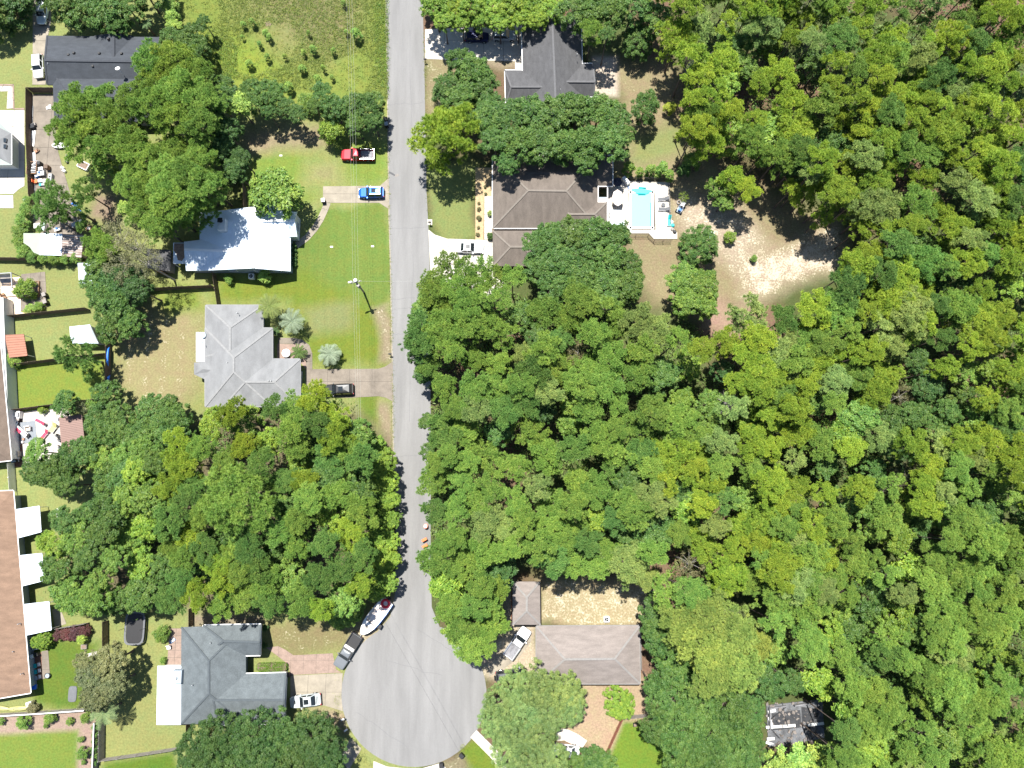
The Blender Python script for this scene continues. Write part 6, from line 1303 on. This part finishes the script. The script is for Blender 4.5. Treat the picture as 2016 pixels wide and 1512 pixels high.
ho = part('foliage', tri_mesh('foliage', leaves(r_, cc, np.array([0, 0, 1.]) + r_.normal(0, .5, (n_, 3)), (.06, .11)), None, r_.uniform(.2, .8, n_), LEAFB, 4), None, hd); ho.color = (.12, .21, .022, 1); ho.rotation_euler = (0, 0, .03)
part('stem', MB().box((p.x, p.y, .45), (4.6, 1.1, .8)), M['wood_fence'], hd)
tree(523, 1236, 6, 'bush', 'do', 1, 'upper small bush at the gable of the slate-roofed house'); tree(521, 1270, 6, 'bush', 'do', 1, 'lower small bush at the gable of the slate-roofed house')
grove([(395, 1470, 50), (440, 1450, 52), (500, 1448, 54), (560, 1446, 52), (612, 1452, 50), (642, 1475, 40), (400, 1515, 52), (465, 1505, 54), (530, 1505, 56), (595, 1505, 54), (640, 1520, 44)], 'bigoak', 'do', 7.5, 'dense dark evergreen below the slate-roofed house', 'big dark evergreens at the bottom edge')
# right of the road, top
grove([(858, 18, 30), (892, 14, 32), (930, 16, 32), (968, 18, 34), (1008, 14, 32), (1048, 18, 32), (1082, 22, 28), (875, 42, 22), (910, 44, 22), (948, 42, 22), (985, 44, 22), (1022, 42, 22), (1058, 42, 20), (860, -20, 34), (930, -25, 36), (1000, -25, 36), (1070, -20, 36)], 'oak', 'bright', 7, 'bright bushy tree in the hedge above parked cars', 'bright hedge above the parked cars')
grove([(905, 125, 30), (930, 150, 38), (885, 175, 32), (950, 175, 36), (905, 200, 34), (960, 205, 28), (868, 190, 18, 'bush', 'oak', 4)], 'oak', 'oak', 8, 'oak between the pale driveway and the road', 'oaks beside the pale driveway')
tree(952, 125, 7, 'cone', 'gp', 2.6, 'slim little conifer on the bare patch by the grey house')
tree(879, 266, 68, 'bigpine', 'yp', 11, 'round bright yellow-green pine at the road edge', jit=False)
grove([(958, 240, 36), (1000, 232, 40), (1045, 228, 40), (1090, 230, 40), (1135, 222, 40), (1180, 222, 40), (1212, 240, 34), (975, 285, 36), (1020, 290, 40), (1065, 288, 38), (1110, 290, 38), (1155, 288, 42), (1200, 282, 40), (1150, 318, 28), (1000, 325, 24), (1228, 268, 24)], 'oak', 'oak', 8.5, 'oak in the dense band between the grey and the brown house', 'band of oaks between two houses')
tree(1256, 84, 39, 'round', 'oak', 6.5, 'neatly round dark green tree at the top of the sandy yard', jit=False)
grove([(1130, 30, 38), (1165, 60, 26, 'pine', 'pine', 10), (1170, 20, 38), (1205, 25, 38), (1245, 15, 36), (1290, 40, 36), (1195, 70, 18)], 'oak', 'oak', 9, 'tree in the woods edge behind the grey house', 'trees behind the grey house')
tree(1270, 212, 30, 'oak', 'oak', 6, 'bushy tree at the right end of the oak band'); tree(1318, 214, 12, 'bush', 'yellow', 3, 'bright yellow-leaved shrub at the edge of the sandy yard')
for u, v, r, lb in ((1237, 337, 11, 'first shrub in the row above the swimming pool'), (1258, 341, 8, 'thin second shrub in the row above the swimming pool'), (1279, 338, 10, 'third shrub in the row above the swimming pool'), (1301, 339, 12, 'fourth and largest shrub in the row above the swimming pool'), (1317, 348, 9, 'last shrub at the right end of the row above the pool')): tree(u, v, r, 'cone', 'lo', 2.4, lb)
tree(1347, 335, 13, 'bush', 'oak', 3, 'dark bush left of the woods above the pool yard'); tree(1362, 318, 18, 'bush', 'lo', 4, 'leafy bush at the corner of the woods above the pool yard')
tree(1346, 388, 11, 'twiggy', 'yo', 2.5, 'thin yellowish shrub above the fire pit'); tree(1437, 468, 12, 'bush', 'yo', 2.5, 'lone yellow-green bush on the bare ground'); tree(1484, 510, 7, 'bush', 'lo', 1.6, 'tiny bush at the edge of the white sand')
tree(1208, 438, 8, 'bush', 'yo', 1.0, 'small plant below the cream parasol')
for u, v, r in ((943, 400, 3), (943, 412, 4), (943, 430, 5), (942, 448, 3), (941, 462, 4), (955, 368, 3), (956, 382, 3)): tree(u, v, r, 'bush', 'brownish', .5, 'small wilted plant in the pine straw bed', 'plants in the pine straw bed')
for u, v, r, lb in ((966, 420, 6, 'ornamental grass clump against the brown house'), (966, 466, 8, 'green bush at the corner of the brown house')): tree(u, v, r, 'bush', 'pale' if r == 6 else 'oak', 1.2, lb)
grove([(1372, 490, 40, 'round', 'oak', 7), ], 'round', 'oak', 7, 'dense round dark tree below the paddling pool', None)
grove([(1345, 548, 32), (1378, 565, 36), (1352, 592, 32), (1385, 600, 28)], 'oak', 'lo', 8, 'leafy tree in the clump below the dense round tree', 'clump below the dense round tree')
tree(1472, 622, 46, 'openpine', 'pale', 13, 'sparse pale pine with a bare leaning trunk at the lower edge of the clearing', jit=False)
grove([(1418, 372, 26, 'oak', 'lo', 6), (1442, 350, 28), (1472, 372, 28), (1425, 398, 20, 'oak', 'lo', 5), (1590, 385, 32, 'openpine'), (1622, 425, 24, 'openpine'), (1560, 372, 26, 'openpine')], 'pine', 'yp', 9, 'pine along the upper edge of the sandy clearing', 'pines above the sandy clearing')
# around brown house garage
grove([(1052, 485, 30), (1085, 470, 34), (1125, 462, 34), (1165, 462, 36), (1205, 475, 38), (1060, 525, 34), (1100, 515, 38), (1145, 505, 40), (1190, 515, 42), (1232, 520, 32), (1090, 560, 38), (1140, 555, 40), (1190, 565, 42), (1235, 565, 34)], 'oak', 'oak', 10, 'oak hugging the lower side of the brown house', 'oaks below the brown house')
grove([(885, 515, 28, 'openpine'), (915, 535, 30, 'openpine'), (955, 525, 26, 'openpine'), (975, 550, 30, 'openpine'), (1010, 545, 28)], 'pine', 'pine', 13, 'thin pine over the end of the white driveway', 'pines over the white driveway')
# around the bungalow
tree(1217, 1381, 31, 'round', 'bright', 3, 'oval clipped bright green bush on the bare soil', jit=False)
grove([(1020, 1350, 38), (1060, 1350, 46), (1110, 1365, 46), (990, 1385, 40), (1035, 1395, 46), (1085, 1400, 46), (1125, 1390, 32), (975, 1420, 34), (1010, 1440, 42), (1055, 1445, 44), (1000, 1480, 36), (1045, 1490, 44), (1085, 1500, 40)], 'bigoak', 'olive', 8, 'spreading olive-green oak crown right of the turning circle', 'spreading oak right of the turning circle')
grove([(958, 1185, 36), (970, 1222, 32), (955, 1262, 32), (925, 1278, 30), (915, 1235, 38), (985, 1160, 24)], 'pine', 'pine', 12, 'pine between the turning circle and the small garage', 'pines left of the small garage')
grove([(1130, 1505, 32), (1165, 1500, 32), (1190, 1505, 26)], 'oak', 'oak', 6, 'dark tree at the bottom edge left of the bright lawn', 'dark trees at the bottom edge')
grove([(1290, 1200, 32), (1285, 1240, 24), (1300, 1260, 36), (1330, 1300, 40), (1310, 1340, 34), (1285, 1350, 20)], 'oak', 'oak', 9, 'dark oak close to the pale bungalow', 'oaks beside the pale bungalow')
grove([(1340, 1230, 52), (1400, 1215, 54), (1440, 1250, 56), (1390, 1280, 56), (1450, 1310, 54), (1400, 1330, 46), (1480, 1270, 40)], 'bigpine', 'opine', 16, 'broad olive-yellow pine crown right of the pale bungalow', 'broad olive pine right of the bungalow')
grove([(1320, 1385, 48), (1375, 1385, 52), (1430, 1385, 52), (1300, 1430, 40), (1345, 1440, 52), (1400, 1440, 54), (1455, 1430, 50), (1474, 1400, 30), (1350, 1490, 50), (1405, 1495, 54), (1452, 1488, 50), (1478, 1462, 30), (1370, 1535, 50), (1440, 1535, 52)], 'bigoak', 'oak', 12, 'large dark oak crown below the olive pine', 'large dark oaks at the bottom right')
grove([(1565, 1500, 38), (1602, 1508, 38), (1640, 1500, 36), (1580, 1530, 42), (1530, 1510, 32)], 'bigleaf', 'lime', 9, 'glossy yellow-green broad-leaved tree below the burnt-out ruin', 'glossy trees below the ruin')
tree(1276, 1440, 14, 'bush', 'oak', 3, 'bush at the end of the silvery fence')
# west verge of the road: bright shrubs
grove([(735, 880, 26), (758, 905, 24), (745, 935, 28), (765, 950, 22), (740, 975, 28), (768, 985, 20), (745, 1015, 28), (770, 1025, 18), (745, 1055, 30), (772, 1065, 18), (748, 1095, 30), (772, 1105, 18), (745, 1135, 28), (765, 1145, 20), (735, 1165, 22), (755, 1160, 16)], 'oak', 'bright', 5, 'bright green shrubby tree along the left road verge', 'shrubs along the left road verge')
grove([(668, 1215, 24), (692, 1208, 22), (655, 1200, 22), (700, 1190, 20)], 'oak', 'lo', 4, 'shrub in the clump beside the white motorboat', 'shrubs beside the motorboat')
tree(475, 985, 74, 'bigpine', 'pine', 17, 'largest round-topped pine in the wood left of the road', jit=False)

# ---- the two woods, tree by tree
def inside(u, v, poly):
    c = False; n = len(poly)
    for i in range(n):
        (ax, ay), (bx, by) = poly[i], poly[(i + 1) % n]
        if (ay > v) != (by > v) and u < (bx - ax) * (v - ay) / (by - ay) + ax: c = not c
    return c
HOLES = [[(1480, 1345), (1660, 1345), (1660, 1480), (1495, 1480)], [(1300, 1170), (1515, 1170), (1510, 1350), (1320, 1350)], [(1400, 575), (1520, 575), (1520, 665), (1400, 665)], [(148, 912), (205, 912), (205, 1010), (148, 1010)], [(405, 915), (548, 915), (548, 1055), (405, 1055)], [(1600, 560), (1635, 560), (1640, 590), (1600, 590)]]
def sample(poly, rmin, seed, jit=.25):
    r = random.Random(seed); pts = []; us = [p[0] for p in poly]; vs = [p[1] for p in poly]
    for k in range(26000):
        u, v = r.uniform(min(us), max(us)), r.uniform(min(vs), max(vs)); d = rmin * (1 + jit * math.sin(u * .013 + seed) * math.cos(v * .017))
        if not inside(u, v, poly) or any(inside(u, v, h) for h in HOLES): continue
        if all((u - a) ** 2 + (v - b) ** 2 > d * d for a, b in pts): pts.append((u, v))
    return pts
WEST = [(122, 1012), (190, 1012), (205, 905), (285, 880), (390, 845), (440, 812), (520, 800), (590, 785), (640, 778), (690, 800), (715, 845), (720, 960), (720, 1080), (712, 1160), (650, 1200), (520, 1205), (400, 1190), (300, 1200), (180, 1205), (140, 1195), (112, 1150), (108, 1070)]
EAST = [(1310, -25), (2060, -25), (2060, 1550), (1640, 1550), (1630, 1480), (1500, 1370), (1300, 1160), (1215, 1118), (1120, 1122), (1060, 1096), (1015, 1100), (972, 1150), (962, 1235), (935, 1268), (905, 1255), (866, 1205), (854, 1130), (853, 1000), (850, 860), (858, 790), (830, 705), (832, 640), (852, 570), (880, 545), (990, 575), (1060, 590), (1250, 600), (1310, 625), (1400, 655), (1510, 635), (1590, 600), (1675, 555), (1700, 450), (1640, 365), (1500, 312), (1400, 310), (1365, 290), (1355, 190), (1340, 110)]
ZONES = [
 (lambda u, v: v < 330 and u < 1620, 'P', 'yp', 'in the woods above the sandy clearing'),
 (lambda u, v: v < 330 and u < 1830, 'P', 'yp', 'in the woods along the top edge'),
 (lambda u, v: v < 330, 'P', 'yp', 'in the top right corner of the woods'),
 (lambda u, v: v < 700 and u > 1600, 'P', 'yp', 'in the woods right of the sandy clearing'),
 (lambda u, v: v < 850 and u < 1120, 'P', 'pine', 'in the roadside woods below the white driveway'),
 (lambda u, v: v < 860 and u < 1360, 'P', 'pine', 'in the woods below the oak clump'),
 (lambda u, v: v < 860 and u < 1600, 'P', 'yp', 'in the pines below the sandy clearing'),
 (lambda u, v: u < 1000, 'P', 'pine', 'in the woods near the orange barrel'),
 (lambda u, v: u < 1300, 'P', 'pine', 'in the woods above the small garage'),
 (lambda u, v: u < 1640 and v < 1180, 'P', 'yp', 'in the middle of the lower right woods'),
 (lambda u, v: v < 1000, 'M', 'yp', 'at the right edge among bare trunks'),
 (lambda u, v: u < 1800, 'M', 'pine', 'in the woods right of the burnt-out ruin'),
 (lambda u, v: True, 'M', 'pine', 'in the bottom right corner of the woods')]
FORM = {'pine': 'clump-crowned', 'openpine': 'thin-crowned', 'bigpine': 'broad-crowned', 'oak': 'leafy', 'twiggy': 'twiggy', 'bigleaf': 'glossy-leaved'}
HUE = {'yp': 'yellow-green', 'pine': 'mid-green', 'gp': 'deep green', 'pale': 'pale green', 'oak': 'dark green', 'do': 'very dark', 'lo': 'light green', 'yo': 'olive', 'bright': 'bright green', 'brownish': 'brownish'}
def wood_tree(u, v, r, k, tint, h, where):
    pine = 'pine' in k; slender = pine and (k == 'openpine' or r < 33) and k != 'bigpine'
    lab = '%s %s %s %s' % (HUE[tint], FORM[k], ('young pine' if slender else 'tall pine') if pine else 'tree', where)
    tree(u, v, r, k, tint, h, lab, ('young pines ' if slender else 'tall pines ' if pine else 'broad-leaved trees ') + where, name=('slender_pine', 'young pine') if slender else ('pine_tree', 'pine tree') if pine else ('broadleaf_tree', 'tree'))
rw = random.Random(11)
for (u, v) in sample(EAST, 37.5, 3):
    z = next(z for z in ZONES if z[0](u, v)); r = rw.uniform(25, 40); h = rw.uniform(11.5, 16.5)
    if rw.random() < (.88 if z[1] == 'P' else .6):
        k = rw.choices(['pine', 'openpine', 'bigpine'], [.70, .16, .14])[0]
        wood_tree(u, v, r * (1.25 if k == 'bigpine' else 1.0), k, rw.choices([z[2], 'pine', 'gp', 'pale'], [.64, .16, .07, .13])[0], h, z[3])
    else:
        k = rw.choices(['oak', 'twiggy', 'bigleaf'], [.86, .07, .07])[0]
        wood_tree(u, v, r * rw.uniform(.85, 1.1), k, {'twiggy': 'brownish', 'bigleaf': 'bright'}.get(k) or rw.choices(['oak', 'do', 'lo', 'yo', 'bright'], [.30, .12, .30, .16, .12])[0], h * rw.uniform(.5, .8), z[3])
grove([(845, 585, 24), (830, 625, 26), (822, 668, 24), (820, 700, 20), (836, 735, 22), (840, 830, 16), (845, 890, 18)], 'oak', 'oak', 7, 'leafy tree leaning over the right edge of the road', 'trees leaning over the road')
for (u, v) in sample(WEST, 38, 5):
    r = rw.uniform(27, 39); wh = 'in the wood left of the road' if u > 480 else 'in the wood above the slate-roofed house' if u > 330 else 'in the wood beside the patio covers'
    if u > 330 and rw.random() < .78: wood_tree(u, v, r, rw.choice(['pine', 'pine', 'pine', 'bigpine']), rw.choice(['pine', 'pine', 'gp', 'gp', 'yp']), rw.uniform(12, 15.5), wh)
    else: wood_tree(u, v, r, 'oak', rw.choice(['oak', 'oak', 'lo', 'lo', 'bright']), rw.uniform(7, 11), wh)
# dead grey snags
def snag(u, v, rpx, h, label):
    p = P(u, v, h * .7); R = rpx * ppm(u, v, h); t = thing('dead_tree', label, 'dead tree', (p.x, p.y, 0)); r = random.Random(int(u)); mb = MB()
    part('trunk', MB().cyl((p.x, p.y, 0), (p.x, p.y, h * .8), .16, .07, 7), M['deadwood'], t)
    for k in range(80):
        a, q = r.random() * 6.28, R * r.uniform(.4, 1); z0 = h * r.uniform(.45, .8); e = Vector((p.x + q * math.cos(a), p.y + q * math.sin(a), z0 + r.uniform(-.2, .25) * h)); mb.cyl((p.x, p.y, z0), e, .05, .012, 4, False)
        mm = Vector((p.x, p.y, z0)).lerp(e, .55); mb.cyl(mm, mm + Vector((r.gauss(0, .5), r.gauss(0, .5), r.gauss(0, .3))) * R * .5, .03, .01, 3, False)
    stuff(part('branch', mb, M['deadwood'], t))
snag(1372, 128, 34, 9, 'bare grey dead tree at the top edge of the sandy yard'); snag(1398, 150, 24, 8, 'smaller grey dead tree behind the bare grey one')
snag(1430, 795, 30, 12, 'grey dead tree among the pines below the sparse pale pine'); snag(1690, 350, 24, 12, 'grey dead tree deep in the right woods'); snag(1800, 1130, 26, 10, 'bare twiggy dead tree in the lower right woods'); snag(1270, 848, 18, 11, 'whitish dead branches in the middle of the woods'); snag(1960, 205, 18, 12, 'small grey dead tree near the right edge')
def log(label, a, b, za, zb, r, m):
    p, q = P(*a, za), P(*b, zb); t = thing('fallen_log', label, 'log', (p.x, p.y, 0)); part('stem', MB().cyl(p, q, r, r * .55, 8), M[m], t)
    d = q - p
    for k in range(4): c = p.lerp(q, .35 + .18 * k); part('branch', MB().cyl(c, c + Vector((-d.y, d.x, 0)).normalized() * (1.3 if k % 2 else -1.2) + d.normalized() * .6, .05, .015, 4), M[m], t)
log('pale fallen trunk in the woods below the oak clump', (1184, 707), (1215, 708), 2.0, 2.2, .16, 'bark_pale'); log('reddish fallen trunk in the lower woods', (1490, 950), (1542, 961), 2.5, 2.6, .16, 'bark'); log('grey fallen trunk near the bottom right clearing', (1610, 1152), (1670, 1134), 1.2, 3, .14, 'deadwood')
log('pale fallen limb over the pines above the bungalow yard', (1497, 1108), (1528, 1128), 8, 8, .09, 'bark_pale'); log('dead spruce-like log with side branches in the lower woods', (1525, 1082), (1552, 1100), 4, 4.2, .13, 'deadwood')
p0, p1 = P(470, 50, .1), P(510, 52, .1); struct('path', MB().prism(PS([(521, 45), (530, 42), (537, 47), (530, 52), (523, 51)]), 0, .03), M['mulch'])

# ---- palms: every frond a part
def frond(L, droop, n, m, w=.07, ll=.5, seed=0):
    r = random.Random(seed); mb = MB(); pts = [Vector((L * s * math.cos(droop * s * .5), 0, L * s * (.55 - droop * s * .75))) for s in [i / 10 for i in range(11)]]
    for a, b in zip(pts[:-1], pts[1:]): mb.beam(a, b, .04, .03)
    for i in range(n):
        s = .16 + .84 * i / n; k = min(9, int(s * 10)); c = pts[k].lerp(pts[k + 1], s * 10 - k); l = ll * (1 - .5 * abs(s - .45)) * r.uniform(.85, 1.1)
        for sg in (-1, 1): mb.add([c + Vector((-w / 2, 0, 0)), c + Vector((w / 2, 0, 0)), c + Vector((l * .55, sg * l * .85, -l * .25))], [(0, 1, 2)])
    return mb.mesh('frond', m)
def palm(label, u, v, rpx, h, col, nf, group=None, name='palm_tree', ll=.55):
    p = P(u, v, h); R = rpx * ppm(u, v, h); t = thing(name, label, 'palm', (p.x, p.y, 0), 0, group)
    if h > .8: part('trunk', MB().cyl((p.x, p.y, 0), (p.x, p.y, h), .2, .17, 9), M['bark'], t)
    ms = [frond(R, d, 16, LEAF, .09, ll * R / 2.4, k) for k, d in enumerate((.55, .85, 1.2))]
    for me in ms:
        a = me.attributes.new('tint', 'FLOAT', 'FACE'); a.data.foreach_set('value', np.random.default_rng(3).uniform(.3, .75, len(me.polygons)).astype(np.float32))
    for k in range(nf):
        o = part('frond', ms[k % 3], None, t); o.location = (0, 0, h); o.rotation_euler = (0, 0, k * 2.39996); s = random.uniform(.85, 1.1); o.scale = (s, s, s * random.uniform(.8, 1.2))
        f = random.uniform(.8, 1.2); o.color = (col[0] * f, col[1] * f, col[2] * f, 1)
palm('yellow-green fan palm at the corner of the silver roof', 530, 603, 27, 4.2, (.15, .19, .045), 30)
palm('silvery palm with drooping fronds beside the silver roof', 575, 633, 27, 3.6, (.19, .24, .15), 30)
palm('round silvery-blue palm standing alone on the lawn', 649, 697, 24, 2.2, (.21, .26, .17), 34)
palm('dark green sago palm on the brick bed', 588, 694, 18, 1.1, (.07, .12, .02), 26, None, 'sago_palm', .35)
palm('small dark palm against the silver-roofed house wall', 541, 652, 10, 1.4, (.05, .10, .025), 16, None, 'palm_bush')
palm('thin palm beside the charcoal-roofed house', 286, 46, 13, 3.5, (.09, .15, .05), 18)
palm('pale feathery palm at the fence corner below the crape myrtle', 203, 1404, 30, 5, (.16, .22, .09), 26)
palm('spiky palmetto at the left road verge', 780, 1015, 15, 1.2, (.10, .17, .03), 16, None, 'palmetto', .4)
palm('palmetto in the undergrowth beside the dark gap', 268, 925, 18, 2.5, (.12, .20, .04), 20, None, 'palmetto', .4)

# ---- what nobody could count: undergrowth, weeds
def scatter(name, polys, n, seed, size, hgt, tints, holes=()):
    r = np.random.default_rng(seed); rp = random.Random(seed); C = []; 
    w = [abs(sum(p[i][0] * p[(i + 1) % len(p)][1] - p[(i + 1) % len(p)][0] * p[i][1] for i in range(len(p)))) for p in polys]
    for poly, a in zip(polys, w):
        us, vs = [p[0] for p in poly], [p[1] for p in poly]; k = 0; want = int(n * a / sum(w)); tr = 0
        while k < want and tr < want * 6:
            tr += 1; u, v = rp.uniform(min(us), max(us)), rp.uniform(min(vs), max(vs))
            if not inside(u, v, poly) or any(inside(u, v, h) for h in holes): continue
            if math.sin(u * .021) * math.sin(v * .027 + u * .01) < -.35 and rp.random() < .85: continue
            C.append(P(u, v)); k += 1
    C = np.array([(c.x, c.y, 0) for c in C]); per = 9
    cs = np.repeat(C, per, 0); s = np.repeat(r.uniform(.5, 1.2, len(C)), per)
    off = r.normal(0, 1, (len(cs), 3)) * np.array([size, size, 0]) * s[:, None]; off[:, 2] = r.uniform(.1, 1, len(cs)) * hgt * s
    nor = np.array([0, 0, .8]) + r.normal(0, .5, (len(cs), 3)); V = leaves(r, cs + off, nor, (size * .35, size * .7))
    me = tri_mesh(name, V, None, np.clip(np.repeat(r.uniform(0, 1, len(C)), per) * .8 + r.normal(.1, .1, len(cs)), 0, 1), LEAFB, 4)
    o = bpy.data.objects.new(name, me); COL.objects.link(o); o.color = (*tints, 1); o['kind'] = 'stuff'
scatter('undergrowth', [EAST, WEST], 10000, 21, .55, 1.6, (.10, .165, .035), HOLES)
scatter('weeds', [[(352, -40), (764, -40), (764, 195), (640, 185), (520, 165), (430, 150), (352, 60)]], 9000, 22, .20, .32, (.165, .215, .042))
scatter('verge_grass', [[(758, 0), (763, 0), (768, 420), (775, 700), (778, 950), (772, 950), (768, 640), (762, 300)], [(833, 60), (837, 60), (846, 450), (842, 450)], [(655, 1300), (673, 1330), (668, 1420), (735, 1505), (725, 1510), (660, 1430)], [(905, 1470), (950, 1440), (955, 1446), (910, 1478)]], 900, 24, .14, .12, (.20, .23, .07))
scatter('tall_grass', [[(735, 0), (765, 0), (766, 180), (742, 160)], [(400, 60), (470, 90), (520, 160), (420, 150)]], 500, 23, .2, .4, (.12, .22, .035))

# ---- trees that look alike are told apart by their order on the ground
ORD = 'topmost second third fourth fifth sixth seventh eighth ninth tenth eleventh twelfth thirteenth fourteenth fifteenth sixteenth seventeenth eighteenth nineteenth twentieth'.split()
by = {}
for o, u, v in TREES: by.setdefault(o['label'], []).append((o, u, v))
for lab, L in by.items():
    if len(L) < 2 or len(L) > 20 or len(lab.split()) > 13: continue
    us, vs = [x[1] for x in L], [x[2] for x in L]; hor = max(us) - min(us) > max(vs) - min(vs); L.sort(key=lambda x: x[1] if hor else x[2])
    for k, (o, u, v) in enumerate(L):
        w = ('leftmost one' if hor else 'topmost one') if k == 0 else ('rightmost one' if hor else 'lowest one') if k == len(L) - 1 else ORD[k] + (' from left' if hor else ' from top')
        o['label'] = lab + ', ' + w
